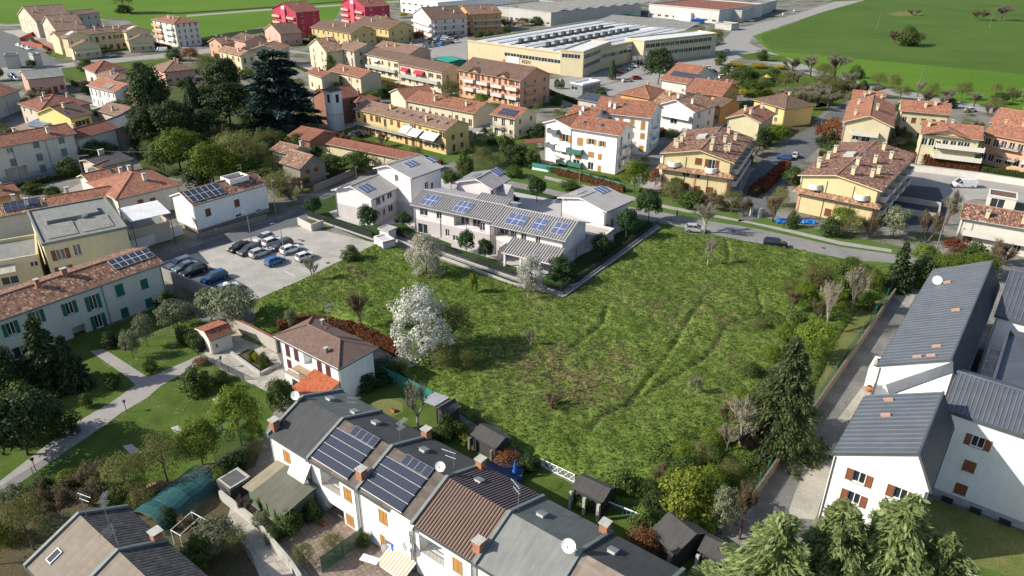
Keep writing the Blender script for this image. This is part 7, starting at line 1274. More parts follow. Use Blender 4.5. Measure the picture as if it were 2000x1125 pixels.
# meadow
T('creamblossom', 832, 545, 462, 84, 'round cream blossom tree at the plot wall'); T('blossom', 1037, 572, 496, 66, 'small white blossom tree before the porch'); T('blossom', 826, 706, 572, 134, 'large white blossom tree in the middle of the meadow')
for q in (('brownbare', 707, 650, 570, 58, 'copper brown tree left of the big blossom tree'), ('budding', 888, 690, 590, 92, 'bare olive tree touching the big blossom tree'), ('budding', 870, 728, 675, 60, 'thin yellow green shrub at the foot of the blossom tree'), ('budding', 912, 728, 680, 44, 'upright yellow green shrub right of the blossom tree foot'), ('bush', 684, 518, 483, 40, 'dense green bush at the meadow tip beside the lot'), ('yellow', 925, 580, 532, 20, 'little yellow flowering shrub before the plot wall'), ('palebare', 612, 560, 505, 34, 'bare shrub at the parking lot edge'), ('palebare', 1030, 590, 548, 20, 'twiggy shrub under the small blossom tree'), ('barebush', 1085, 800, 765, 42, 'grey bare shrub in the lower meadow'), ('palebare', 1038, 682, 640, 24, 'pale bare shrub right of the blossom shadow'), ('palebare', 1360, 770, 725, 36, 'small bare tree at the meadow path'), ('bush', 1225, 960, 915, 60, 'round green shrub at the lower meadow rim'), ('yellow', 1345, 1010, 915, 116, 'golden green shrub mass at the meadow corner'), ('olive', 1415, 1035, 945, 66, 'grey green shrub right of the golden shrub mass'), ('darkbush', 1290, 1000, 955, 60, 'dark green shrub left of the golden shrub mass'), ('brownbare', 1452, 1045, 935, 60, 'bare red brown vase shaped tree near the alley wall'), ('palebare', 1452, 870, 770, 84, 'leafless tree group left of the big spruce'), ('bare', 1425, 880, 812, 50, 'second leafless tree beside the spruce'), ('bare', 1660, 605, 505, 64, 'pale leafless tree above the alley'), ('palebare', 1612, 640, 540, 60, 'tall thin leafless tree on the meadow edge'), ('brownbare', 1545, 605, 560, 32, 'brown leafless shrub at the right meadow edge'), ('fresh', 1585, 697, 612, 76, 'fresh green forked tree by the alley lawn'), ('budding', 1590, 560, 500, 60, 'budding scrub by the road end of the meadow'), ('bush', 1650, 540, 495, 50, 'green scrub near the tall dark fir'), ('bigconifer', 1518, 862, 640, 185, 'big green spruce standing over the alley wall'), ('bush', 1400, 905, 870, 50, 'ivy covered leaning stump at the lawn edge'), ('bush', 1150, 990, 965, 40, 'ivy bush beside the blue railing'), ('bush', 1265, 1045, 985, 66, 'green laurel bush between shed and railing')): T(*q)
T('drooping', 1700, 1235, 940, 350, 'grey green drooping cedar with the tallest tip before the white gable'); T('drooping', 1598, 1225, 955, 300, 'grey green drooping cedar left of the tallest tip'); T('drooping', 1490, 1240, 985, 350, 'grey green drooping cedar at the bottom edge, leftmost of the group'); T('drooping', 1790, 1255, 1015, 320, 'grey green drooping cedar at the bottom edge below the lawn')
T('darkbush', 1760, 1075, 1030, 60, 'dark shrub under the white gable corner by the cedar'); T('barebush', 1833, 1060, 1034, 44, 'clipped brown ball shrub on the shaded lawn')
hedge([(600, 640), (700, 656), (783, 698)], 1.4, 1.3, LRED, 'red photinia hedge behind the hipped villa'); hedge([(545, 655), (600, 640)], 1.4, 1.4, LRU, 'rust tinted hedge end left of the villa roof'); T('olive', 571, 650, 612, 26, 'small silver green shrub behind the villa chimney')
sh = 'scrub trees along the right rim of the meadow'
for i, q in enumerate(((1700, 560, 512, 44), (1672, 548, 506, 50), (1640, 575, 525, 52), (1622, 600, 548, 50), (1600, 618, 572, 44), (1570, 580, 540, 46), (1540, 570, 535, 46), (1560, 640, 600, 50), (1535, 662, 622, 44), (1600, 560, 520, 56), (1505, 700, 665, 44), (1480, 640, 612, 36), (1470, 730, 700, 40), (1450, 790, 752, 50), (1425, 820, 780, 46), (1400, 860, 825, 56), (1378, 895, 856, 60), (1350, 930, 885, 66), (1325, 965, 915, 66), (1300, 940, 905, 56), (1395, 950, 905, 60), (1430, 930, 890, 50), (1270, 965, 935, 50), (1340, 890, 862, 50), (1460, 880, 835, 46), (1660, 520, 490, 40), (1385, 990, 940, 60), (1690, 590, 556, 36))):
    T(('fresh', 'budding', 'bush', 'fresh', 'barebush')[i % 5], *q, 'scrub bush '+('light green', 'olive', 'mid green', 'pale green', 'twiggy')[i % 5]+' at the '+('road corner', 'alley top', 'upper rim', 'bend of the rim', 'sapling trees', 'path start', 'forked tree', 'right track', 'path side', 'spruce top side', 'trampled path', 'leafless trees', 'spruce foot', 'lower rim', 'golden shrub', 'shed corner')[i*7 % 16]+' of the meadow edge', sh, name='scrub_bush', cat='bush')
for i, q in enumerate(((20, 1075, 1030, 60), (40, 1010, 965, 60), (95, 995, 950, 60), (150, 975, 935, 56), (215, 960, 925, 50), (290, 1005, 965, 60), (240, 1000, 962, 50), (130, 1075, 1020, 60), (470, 930, 893, 50), (440, 960, 925, 36), (490, 1010, 978, 36), (470, 1085, 1040, 60), (400, 1110, 1060, 70), (520, 1040, 1008, 40), (340, 1040, 1005, 40), (500, 870, 835, 50), (545, 800, 765, 40), (510, 900, 868, 40))):
    T(('bush', 'budding', 'barebush', 'fresh', 'darkbush', 'olive')[i*5 % 6], *q, ('round', 'low', 'spreading')[i % 3]+' '+('green', 'olive budding', 'leafless twiggy', 'fresh green', 'dark', 'silvery')[i*5 % 6]+' allotment shrub '+('at the left frame edge', 'under the wire fence', 'below the wisteria', 'beside the pergola tangle', 'above the corner house', 'by the log pile', 'between logs and tangle', 'behind the corner house gable', 'left of the netting cage', 'beside the felt hutch', 'along the lane wall top', 'in the lane garden bend', 'at the lane garden bottom', 'at the yard wall', 'under the netting tunnel', 'at the park row end', 'below the villa terrace', 'above the netting cage')[i], 'allotment shrubs', name='shrub', cat='shrub')
# park
for q in (('conifer', 108, 772, 632, 118, 'broad dark yew before the green shuttered villa'), ('conifer', 150, 770, 668, 84, 'second dark yew joined to the broad yew'), ('dark', 18, 800, 700, 110, 'black green tree at the left edge of the park'), ('dark', 60, 905, 780, 150, 'dark evergreen shading the lower left lawn'), ('darkbush', 130, 860, 800, 70, 'dark shrub beside the park path'), ('olive', 352, 658, 597, 80, 'rounded grey green shrub at the villa end'), ('darkbush', 330, 630, 580, 50, 'dark shrub under the ramp wall'), ('olive', 455, 642, 570, 108, 'tall silver olive tree at the lot corner'), ('olive', 415, 636, 575, 66, 'left half of the silver olive clump'), ('olive', 290, 690, 622, 36, 'white flowering shrub before the villa wall, the taller'), ('olive', 262, 712, 655, 40, 'white flowering shrub before the villa wall, the lower'), ('topiary', 226, 772, 742, 34, 'clipped green ball beside the park path fork'), ('topiary', 298, 738, 714, 32, 'clipped green mound at the path corner'), ('darkbush', 220, 690, 660, 36, 'dark round shrub by the villa door'), ('bush', 392, 778, 725, 60, 'dense green shrub where the park paths meet the steps'), ('rust', 395, 722, 710, 30, 'pinkish shrub beside the park lamp'), ('bush', 176, 810, 782, 24, 'small spiky shrub on the lower lawn'), ('bush', 430, 755, 735, 40, 'low shrub along the steps'), ('fresh', 478, 880, 770, 96, 'bright green tree at the right end of the park row'), ('fresh', 402, 918, 832, 92, 'bright green tree in the park row, second from the right'), ('budding', 335, 955, 858, 92, 'olive budding tree in the park row, the middle one'), ('budding', 262, 985, 898, 96, 'brownish budding tree in the park row beside the log pile'), ('barebush', 185, 1000, 938, 120, 'tangle of wisteria branches over the pergola'), ('barebush', 120, 1030, 962, 90, 'left end of the wisteria tangle'), ('budding', 75, 1090, 985, 96, 'budding shrub behind the corner house'), ('forsythia', 505, 722, 695, 14, 'small yellow shrub in the raised bed'), ('bush', 520, 728, 698, 24, 'golden bush in the raised bed corner'), ('bush', 498, 716, 690, 20, 'dark green bush in the raised bed'), ('broad', 558, 820, 745, 60, 'leafy tree at the dish end of the terrace'), ('fresh', 8, 1120, 1030, 60, 'fresh green shrub at the bottom left corner'), ('palebare', 822, 842, 742, 62, 'bare garden tree on the first back lawn'), ('darkbush', 750, 740, 718, 90, 'dark shrubs under the villa side wall'), ('darkbush', 715, 765, 735, 50, 'climber shrub on the villa side wall'), ('topiary', 877, 862, 810, 36, 'clipped conical shrub beside the black shed'), ('rust', 995, 905, 880, 54, 'rust coloured bush behind the terrace roof'), ('darkbush', 1040, 915, 885, 50, 'dark climber bush beside the lattice fence'), ('rust', 1262, 1080, 1030, 76, 'rust coloured acer beside the brick chimney'), ('olive', 430, 1085, 1030, 90, 'large silver shrub in the lane garden'), ('barebush', 380, 1050, 1015, 50, 'bare shrub against the netting tunnel'), ('bush', 575, 1045, 1005, 56, 'flowering shrubs between the first and second yard'), ('bush', 545, 1065, 1035, 40, 'shrubs at the lane end of the first yard'), ('bush', 620, 1020, 985, 40, 'potted shrubs at the loggia pillar'), ('budding', 605, 1110, 1070, 50, 'yellowing shrub at the edge of the second yard'), ('bush', 720, 1070, 1048, 34, 'climber on the green net by the wall'), ('budding', 660, 1085, 1050, 50, 'leafless climber over the second yard'), ('darkbush', 35, 880, 830, 60, 'deep shaded shrub beside the lower lawn')): T(*q)
hedge([(356, 672), (398, 695)], 1.8, 1.6, LG, 'clipped hedge before the little garden house'); hedge([(885, 845), (925, 868)], 1.1, 1.5, LYG, 'yellow green clipped hedge behind the first shed'); hedge([(840, 870), (880, 850)], 1.0, 1.2, LG, 'green clipped hedge across the first back garden')
# shrubs along the meadow's right rim, brambles: a mass nobody could count
p_, n_ = [], []
for (px, py, r, h_) in ((1290, 900, 4.5, 1.2), (1350, 880, 5, 1.4), (1400, 850, 5, 1.3), (1330, 930, 4, 1.1), (1440, 900, 4, 1.2), (1240, 930, 3, .9), (1500, 620, 3.5, 1.2), (1530, 640, 3, 1.2), (1480, 760, 4, 1.0), (1420, 750, 3, .8), (1600, 590, 4, 1.4), (1560, 660, 3, 1.2), (1380, 950, 3.5, 1.3), (1620, 530, 5, 1.4), (1560, 530, 4, 1.0)):
    g = G(px, py); n = int(230*r); a = rv.uniform(0, 6.28, n); q = r*np.sqrt(rv.uniform(0, 1, n)); hh = h_*(.4+.6*vnoise(g.x+q*np.cos(a), g.y+q*np.sin(a), 1.1, 33))*np.sqrt(np.clip(1-(q/r)**2, 0, 1)); p_.append(np.stack([g.x+q*np.cos(a), g.y+q*np.sin(a), .1+hh*rv.uniform(.6, 1, n)], 1)); n_.append(rv.normal(0, .6, (n, 3))+np.array([0, 0, 1]))
p_ = np.concatenate(p_); link('undergrowth', quads_mesh('undergrowth', p_, np.concatenate(n_), .2*rv.uniform(.6, 1.3, len(p_)), [LG]), None); o = bpy.data.objects['undergrowth']; tag(o, 'low brambles and scrub along the right and lower rim of the meadow', 'undergrowth', None, 'stuff')
# daisies in the park lawn
p_ = []
for (px, py, r, n) in ((330, 780, 7, 1500), (290, 690, 6, 2600), (300, 660, 5, 1800), (400, 670, 4, 300), (170, 760, 5, 500), (1620, 700, 6, 700), (1600, 760, 5, 600), (1440, 900, 5, 500), (360, 800, 6, 500)):
    g = G(px, py); a = rv.uniform(0, 6.28, n); q = r*np.sqrt(rv.uniform(0, 1, n)); x, y = g.x+q*np.cos(a), g.y+q*np.sin(a); k = vnoise(x, y, 1.2, 77) > .5; p_.append(np.stack([x[k], y[k], .07+0*x[k]], 1))
p_ = np.concatenate(p_); o = link('daisies', quads_mesh('daisies', p_, np.tile([0, 0, 1.], (len(p_), 1))+rv.normal(0, .3, (len(p_), 3)), .07*rv.uniform(.6, 1.3, len(p_)), [LWH], asp=1.0), None); tag(o, 'tiny white daisies scattered over the park lawns', 'daisies', None, 'stuff')

# ---------------------------------------------------------------- hedges, walls and shrubs in the town gardens
def clear(p, r=1.5):
    for nme, (W_, D_) in BD.items():
        o_ = bpy.data.objects.get(nme)
        if not o_: continue
        q = Matrix.Rotation(-o_.rotation_euler.z, 3, 'Z') @ (Vector((p.x, p.y, 0))-Vector((o_.location.x, o_.location.y, 0)))
        if -r < q.x < W_+r and -r < q.y < D_+r: return False
    return True
ROADS = [[(q.co.x, q.co.y) for q in o_.data.vertices] for o_ in bpy.data.objects if o_.type == 'MESH' and o_.name.split('.')[0] in ('road', 'forecourt', 'field', 'roundabout_island', 'footpath')]
def offroad(p):
    a = np.array([p.x]); b = np.array([p.y])
    return not any(inside(a, b, r)[0] for r in ROADS)
rt = random.Random(21)
for i, (o_, W_, D_, q_) in enumerate(YARDS):
    M_ = Matrix.Translation((o_.location.x, o_.location.y, 0)) @ Matrix.Rotation(o_.rotation_euler.z, 4, 'Z'); s = 'garden hedge in front of the '+' '.join(o_['label'].split()[:10])
    a_, b_ = M_ @ Vector((-q_+.4, -q_-1.6, 0)), M_ @ Vector((W_+q_-.4, -q_-1.6, 0)); k = [a_.lerp(b_, j/6) for j in range(7)]; ok = [clear(p, .8) and offroad(p) for p in k]
    if all(ok[1:6]):
        A_, B_ = (k[0] if ok[0] else k[1]), (k[6] if ok[6] else k[5]); pa, pb = P(A_), P(B_)
        hedge([pa[:2], pb[:2]], rt.uniform(.9, 1.5), .8, rt.choice([LG, LDK, LG, LRED, LTG]), s, dens=30, leaf=.22)
def nearb(p):
    b_ = min(YARDS, key=lambda y: (y[0].location.xy-p.xy).length); return 'the '+' '.join(b_[0]['label'].split()[:7])
GS = 'garden shrubs and small trees between the town houses'; cnt = 0
for _ in range(2600):
    if cnt >= 230: break
    px, py = rt.uniform(-20, 2020), rt.uniform(60, 400)
    if 600 < px < 1300 and py > 320 or px < 560 and py > 330 or (px > 1440 and py < 165) or px > 1700 and py > 300: continue
    if px < 620 and py < 90: continue
    p = G(px, py)
    if not clear(p, 1.2) or not offroad(p): continue
    k = rt.choice(['bush', 'bush', 'broad', 'budding', 'fresh', 'barebush', 'darkbush', 'bare']); h_ = rt.uniform(2.0, 5.4); tp = P((p.x, p.y, h_))
    T(k, px, py, tp[1], (py-tp[1])*rt.uniform(.9, 1.5), {'bush': 'round green shrub', 'broad': 'small leafy green tree', 'budding': 'olive brown budding small tree', 'fresh': 'bright fresh green small tree', 'barebush': 'leafless twiggy brown shrub', 'darkbush': 'dark evergreen shrub', 'bare': 'small bare tree'}[k]+' growing beside '+nearb(p), GS, name='shrub', cat='shrub'); cnt += 1
# ---------------------------------------------------------------- cars
CARG = plain('car_glass', (.02, .025, .03), .08, 0, .05, .8); TYRE = plain('tyre', (.02, .02, .02), .9); HUB = plain('wheel_rim', (.4, .4, .42), .35, .6); HL = plain('headlight_glass', (.7, .72, .75), .15); TLm = plain('taillight_red', (.4, .01, .01), .3); PLASTIC = plain('black_plastic', (.03, .03, .03), .6)
SPEC = {'hatch': (4.0, 1.72, 1.48, [(-2.0, .62, .78), (-1.88, .9, 1.0), (-1.2, .92, .98), (.2, .92, .95), (.95, .92, .93), (1.6, .85, .84), (1.93, .7, .7), (2.0, .55, .6)], (-1.9, -1.45, .15, .98)),
        'small': (3.55, 1.6, 1.46, [(-1.77, .62, .8), (-1.68, .9, .98), (-1.0, .92, .98), (.3, .92, .95), (.95, .9, .92), (1.5, .84, .82), (1.72, .7, .7), (1.77, .5, .6)], (-1.7, -1.3, .2, .95)),
        'sedan': (4.45, 1.78, 1.42, [(-2.22, .62, .8), (-2.1, .9, .98), (-1.5, .92, 1.0), (.2, .92, .95), (1.0, .92, .92), (1.9, .84, .8), (2.15, .7, .68), (2.22, .5, .58)], (-1.65, -.95, .25, 1.1)),
        'wagon': (4.5, 1.8, 1.52, [(-2.25, .62, .8), (-2.15, .92, 1.0), (-1.3, .94, 1.0), (.2, .94, .98), (1.05, .92, .95), (1.85, .85, .85), (2.17, .7, .72), (2.25, .5, .6)], (-2.15, -1.8, .25, 1.1)),
        'van': (5.1, 1.95, 1.95, [(-2.55, .8, 1.1), (-2.5, .98, 1.15), (-1.0, .98, 1.15), (.8, .98, 1.15), (1.6, .96, 1.08), (2.2, .9, 1.0), (2.48, .8, .85), (2.55, .6, .7)], (-2.52, -2.45, 1.0, 1.75))}
CARM = {}
def car_parts(kind):
    if kind in CARM: return CARM[kind]
    L, Wd, Ht, st, (gb, rbk, rf, gf) = SPEC[kind]; w = Wd/2; b = MB()
    sec = [[(x, -w*s*.96, .24), (x, -w*s, .5), (x, -w*s*.97, z*.92), (x, -w*s*.80, z), (x, w*s*.80, z), (x, w*s*.97, z*.92), (x, w*s, .5), (x, w*s*.96, .24)] for x, s, z in st]
    for s0, s1 in zip(sec[:-1], sec[1:]):
        for i in range(8): j = (i+1) % 8; b.face([s0[i], s0[j], s1[j], s1[i]])
    b.face(sec[0][::-1]); b.face(sec[-1])
    g = MB(); zb = .94 if kind != 'van' else 1.12; wb_, wt = w*.86, w*.68
    if kind == 'van': wb_, wt = w*.95, w*.86
    B = [(gb, -wb_, zb), (gf, -wb_, zb), (gf, wb_, zb), (gb, wb_, zb)]; Tt = [(rbk, -wt, Ht-.04), (rf, -wt, Ht-.04), (rf, wt, Ht-.04), (rbk, wt, Ht-.04)]
    for i in range(4): j = (i+1) % 4; (b if kind == 'van' and i != 1 else g).face([B[i], B[j], Tt[j], Tt[i]])
    k = 1.03; b.face([(rbk-.05, -wt*k, Ht-.03), (rf+.03, -wt*k, Ht-.03), (rf-.1, -wt*.8, Ht), (rbk+.05, -wt*.8, Ht)]); b.face([(rbk-.05, wt*k, Ht-.03), (rbk+.05, wt*.8, Ht), (rf-.1, wt*.8, Ht), (rf+.03, wt*k, Ht-.03)][::1]); b.face([(rbk+.05, -wt*.8, Ht), (rf-.1, -wt*.8, Ht), (rf-.1, wt*.8, Ht), (rbk+.05, wt*.8, Ht)])
    b.face([(rf+.03, -wt*k, Ht-.03), (rf+.03, wt*k, Ht-.03), (rf-.1, wt*.8, Ht), (rf-.1, -wt*.8, Ht)]); b.face([(rbk-.05, wt*k, Ht-.03), (rbk-.05, -wt*k, Ht-.03), (rbk+.05, -wt*.8, Ht), (rbk+.05, wt*.8, Ht)])
    for sgn in (-1, 1):                                           # pillars
        for (x0, x1) in ((gf, rf), (gb, rbk), ((gf+gb)/2, (rf+rbk)/2)): b.tube((x0, sgn*wb_, zb), (x1, sgn*wt, Ht-.05), .045, n=4)
    if kind == 'van':
        for sgn in (-1, 1): g.face([(.75, sgn*(wb_+.012), 1.15), (1.55, sgn*(wb_+.012), 1.15), (1.1, sgn*(wb_-.03), 1.62), (.8, sgn*(wb_-.03), 1.62)])
    wh = MB(); wh.tube((0, -.1, 0), (0, .1, 0), .31, n=14); rim = MB(); rim.tube((0, -.105, 0), (0, .105, 0), .19, n=10)
    hl = MB(); hl.box((-.05, -.18, -.07), (.05, .18, .07)); bp = MB(); bp.box((-.03, -w*.8, .22), (.04, w*.8, .42)); mi = MB(); mi.box((-.08, -.1, -.06), (.06, .1, .06))
    CARM[kind] = dict(body=b.mesh('body', []), glass=g.mesh('windows', [CARG]), wheel=wh.mesh('wheel', [TYRE]), rim=rim.mesh('rim', [HUB]), hl=hl.mesh('headlight', [HL]), tl=hl.mesh('taillight', [TLm]), bp=bp.mesh('bumper', [PLASTIC]), mi=mi.mesh('mirror', [PLASTIC])); return CARM[kind]
def paint(name, c): return plain('car_paint_'+name, c, .28, .2, .04, .6)
BODY = {}
def car(kind, px, py, heading, pn, col, label, group=None, small=False, cat='car', name='parked_car', vec=None):
    """heading: direction of the nose in degrees, counter-clockwise from +x"""
    D = car_parts(kind); L, Wd, Ht, st, _ = SPEC[kind]; g = vec if vec is not None else G(px, py); t = empty(name, (g.x, g.y, .045), R(heading), label, cat, group); k = (kind, pn)
    if k not in BODY: me = D['body'].copy(); me.materials.clear(); me.materials.append(paint(pn, col)); BODY[k] = me
    link('body', BODY[k], t); link('windows', D['glass'], t)
    for sx in (-.31*L, .31*L):
        for sy in (-1, 1):
            w_ = link('wheel', D['wheel'], t, None, Matrix.Translation((sx, sy*(Wd/2-.09), .31)))
            if not small: link('rim', D['rim'], w_)
    if small: return t
    for sy in (-1, 1):
        link('headlight', D['hl'], t, None, Matrix.Translation((L/2-.12, sy*Wd*.32, .68))); link('taillight', D['tl'], t, None, Matrix.Translation((-L/2+.06, sy*Wd*.38, .78))); link('mirror', D['mi'], t, None, Matrix.Translation((L*.17, sy*Wd*.52, 1.0)))
    link('bumper', D['bp'], t, None, Matrix.Translation((L/2-.02, 0, 0))); link('bumper', D['bp'], t, None, Matrix.Translation((-L/2, 0, 0)))
    return t
WH, SIL, BLK, DGR, BLU, NAV, RED, GRY = (.78, .78, .77), (.50, .51, .52), (.015, .016, .018), (.08, .085, .09), (.02, .16, .42), (.02, .03, .07), (.35, .02, .02), (.22, .23, .24)
LOT = 'cars in the two rows of the parking lot'
for k, px, py, hd, pn, col, lab in (
    ('sedan', 468, 497, 235, 'black', BLK, 'black car at the left end of the front row in the parking lot'), ('wagon', 487, 503, 235, 'dark_grey', DGR, 'dark grey wagon between the black and the silver car'), ('hatch', 508, 508, 52, 'silver', SIL, 'silver car between the dark wagon and the blue car'), ('small', 537, 524, 52, 'blue', BLU, 'bright blue small car at the right end of the front row'),
    ('hatch', 514, 479, 235, 'silver', SIL, 'silver grey car at the far left of the back row'), ('hatch', 532, 486, 52, 'white', WH, 'white car second from the far end of the back row'), ('wagon', 549, 492, 235, 'dark_grey', DGR, 'dark green grey wagon between two white cars'), ('hatch', 568, 500, 50, 'white', WH, 'white hatchback behind the lamp post, right of the dark wagon'), ('small', 596, 514, 48, 'white', WH, 'small white car parked alone at the right end'),
    ('wagon', 350, 532, 232, 'silver', SIL, 'silver car at the top of the shaded lower bays'), ('sedan', 363, 538, 232, 'teal_grey', (.12, .18, .20), 'grey teal car second in the shaded lower bays'), ('wagon', 379, 546, 232, 'black', BLK, 'black car third in the shaded lower bays'), ('wagon', 419, 558, 232, 'navy_blue', (.03, .09, .22), 'dark blue estate car in the shaded lower bays'), ('hatch', 447, 578, 52, 'white', WH, 'white car half hidden by the silver olive tree')): car(k, px, py, hd, pn, col, lab, LOT)
car('hatch', 1356, 446, -12, 'silver', SIL, 'silver hatchback parked by the road next to the bare street tree'); car('wagon', 1513, 472, -14, 'navy_black', (.012, .016, .03), 'dark navy car parked on the road verge at the meadow')
car('van', 1877, 350, 176, 'white', WH, 'white delivery van driving along the asphalt court', cat='van', name='delivery_van')
for q in (('hatch', 1526, 302, 150, 'navy_blue', (.03, .09, .22), 'dark car parked across the shaded lane between the two butter blocks'), ('small', 1548, 298, 60, 'silver', SIL, 'silver car parked in the shaded lane'), ('hatch', 1409, 95, 175, 'white', WH, 'white car crossing the junction near the roundabout'), ('hatch', 1373, 129, 178, 'white', WH, 'white car driving beside the yellow forsythia'), ('sedan', 1384, 136, 30, 'navy_black', (.012, .016, .03), 'dark car parked below the white driving car'), ('hatch', 1360, 137, 0, 'red', RED, 'dark red car behind the solar field roof'), ('hatch', 1404, 146, 20, 'white', WH, 'white car beyond the small terracotta hip'), ('hatch', 1422, 131, 60, 'silver', SIL, 'silver car at the bush near the playground'), ('hatch', 1524, 20, 10, 'white', WH, 'white car on the far road beside the field'), ('hatch', 1546, 13, 5, 'white', WH, 'white car further up the far road'), ('hatch', 1505, 14, 30, 'red', RED, 'red car parked in the yard at the far road'), ('hatch', 1458, 34, 10, 'white', WH, 'white car on the road before the shaded hall'), ('hatch', 1889, 203, 20, 'white', WH, 'pale car half hidden behind the long red roof'), ('van', 308, 113, 185, 'white', WH, 'white van parked under the white five storey block'), ('hatch', 210, 125, 10, 'silver', SIL, 'silver car under the front wing of the beige complex'), ('sedan', 692, 271, 10, 'silver', SIL, 'silver car parked at the corner of the bright yellow row'), ('small', 938, 270, 20, 'silver', SIL, 'silver car beside the yellow row gable'), ('hatch', 618, 290, 10, 'white', WH, 'white car parked behind the ruined barn'), ('sedan', 1218, 156, 20, 'silver', (.35, .42, .5), 'silver blue car in front of the big grey green tree'), ('hatch', 1236, 151, 20, 'red', RED, 'red car under the big grey green tree')): car(*q, small=True)
# factory car park
FP = 'cars parked beside the tan factory'; cols = [('white', WH), ('silver', SIL), ('red', RED), ('dark_grey', DGR), ('white', WH), ('blue', BLU), ('grey', GRY), ('black', BLK)]
rc = random.Random(3); i = 0
for (a, b, n, hd, row) in (((1200, 139), (1385, 66), 17, -35, 'outer'), ((1215, 122), (1340, 72), 12, -35, 'inner')):
    A_, B_ = G(*a), G(*b)
    for j in range(n):
        if rc.random() < .22: continue
        pn, col = rc.choice(cols); p = A_.lerp(B_, j/(n-1)); ordn = 'first second third fourth fifth sixth seventh eighth ninth tenth eleventh twelfth thirteenth fourteenth fifteenth sixteenth seventeenth'.split()[j]
        car(rc.choice(('hatch', 'sedan', 'small')), 0, 0, hd+rc.uniform(-3, 3), pn, col, f'{pn.replace("_", " ")} car in the {ordn} bay of the {row} row beside the tan factory', FP, True, vec=p)
for (px, py, pn, col, lab) in ((30, 108, 'white', WH, 'white car nearest the red fence on the left car park'), (38, 111, 'silver', SIL, 'silver car in the middle of the left car park'), (48, 114, 'white', WH, 'white car at the near end of the left car park'), (18, 168, 'navy_blue', (.03, .09, .22), 'dark blue car beside the pink brown block'), (24, 174, 'silver', SIL, 'silver car below the dark blue car')): car('hatch', px, py, -30, pn, col, lab, small=True)
# scrap yard: many small pale wrecks
SY = 'vehicles crowded in the scrap yard'; A_, B_, C_ = G(818, 98), G(886, 84), G(838, 78)
adj = ['white', 'silver', 'dark_grey', 'blue', 'black', 'grey']; cd = dict(white=WH, silver=SIL, dark_grey=DGR, blue=BLU, black=BLK, grey=GRY)
for r_ in range(5):
    for j in range(7):
        if rc.random() < .15: continue
        pn = rc.choice(adj); p = A_+(B_-A_)*(j/6.5)+(C_-A_)*(r_/4.2)
        car(rc.choice(('hatch', 'sedan', 'wagon')), 0, 0, rc.uniform(0, 360), pn, cd[pn], f'{pn.replace("_", " ")} vehicle in scrap yard line {["nearest", "second", "middle", "fourth", "farthest"][r_]}, spot {["leftmost", "second", "third", "central", "fifth", "sixth", "rightmost"][j]}', SY, True, vec=p)
building('teal roofed open shed beside the scrap yard', (838, 117), (868, 124), (886, 114), 3, 'x', pitch=.12, wall=GREENNET, rmat=sheet('teal_sheet', (.03, .28, .19), .5), chim=0, cat='shed', name='shed')
# ---------------------------------------------------------------- lamps, poles
def lamp(px, py, top, label, arm=1.2, double=False, name='street_lamp', col=None, az=0):
    b = G(px, py); h = min(12, height_at(b, top)); t = empty(name, b, az, label, 'street lamp'); m = MB(); m.tube((0, 0, 0), (0, 0, h), .09, .05, 8); m.tube((0, 0, 0), (0, 0, .5), .14, n=8); m.obj('pole', [col or METAL], t)
    for s in ((-1, 1) if double else (1,)): m = MB(); m.tube((0, 0, h), (s*arm, 0, h+.12), .04, n=5); m.obj('arm', [col or METAL], t); m = MB(); m.box((s*arm-.35, -.13, h+.06), (s*arm+.35, .13, h+.18)); m.obj('lamp_head', [METAL], t)
    return t
lamp(556, 515, 443, 'double armed lamp post standing among the parked cars', 1.3, True, az=R(35)); lamp(490, 483, 425, 'single lamp post with white boxes at the lot edge', .6, az=R(160)); lamp(537, 430, 360, 'lamp post at the lane corner behind the lot', 1.0, az=R(-50)); lamp(693, 355, 332, 'short lamp with white globe head below the tall lilac house', .2); lamp(724, 332, 312, 'lamp with white head at the lane wall bush', .2)
lamp(1828, 470, 358, 'tall street lamp beside the bare tree near the sunken court', 1.0, az=R(70)); lamp(1645, 205, 167, 'lamp post at the lane end by the red roofs', 1.0, az=R(190)); lamp(1595, 248, 222, 'lamp post by the red photinia clump', .6); lamp(1128, 352, 312, 'street lamp before the green mesh fence', .9, az=R(100)); lamp(1441, 370, 322, 'lamp pole beside the first butter yellow block', .4)
lamp(1416, 165, 118, 'tall lamp pole near the forsythia hedge', .5); lamp(1376, 45, 2, 'very tall mast beside the factory wall building', .6); lamp(1704, 44, 12, 'slim pole standing in the big field', .1); lamp(1923, 38, 8, 'slim leaning pole at the right thicket', .1); lamp(1789, 145, 121, 'slim pole at the field edge above the red roofs', .1); lamp(1984, 185, 146, 'slim pole at the far right field edge', .1); lamp(1476, 80, 52, 'lamp pole on the edge of the round field', .3); lamp(916, 70, 34, 'lamp pole behind the factory roof edge', .4); lamp(1357, 92, 70, 'lamp pole in the factory car park', .4); lamp(160, 137, 119, 'lamp pole on the road before the beige complex', .4); lamp(522, 262, 235, 'slim pole by the cedar foot', .1); lamp(667, 275, 248, 'slim pole by the bright yellow row corner', .1)
for px, py, top, lab in ((1226, 136, 104, 'first flagpole from the left beside the tan factory'), (1235, 133, 103, 'second flagpole from the left beside the tan factory'), (1241, 132, 102, 'third flagpole from the left beside the tan factory'), (1248, 128, 95, 'fourth flagpole from the left beside the tan factory')):
    b = G(px, py); h = min(11, height_at(b, top)); t = empty('flagpole', b, 0, lab, 'flagpole', 'flagpoles at the factory'); m = MB(); m.tube((0, 0, 0), (0, 0, h), .07, n=5); m.obj('pole', [METAL], t); m = MB(); m.slab([(0, 0, h-1.8), (1.5, .1, h-1.9), (1.6, .1, h-.3), (0, 0, h-.2)], .02); m.obj('flag', [plain('flag_pale', (.55, .5, .5), .8)], t)
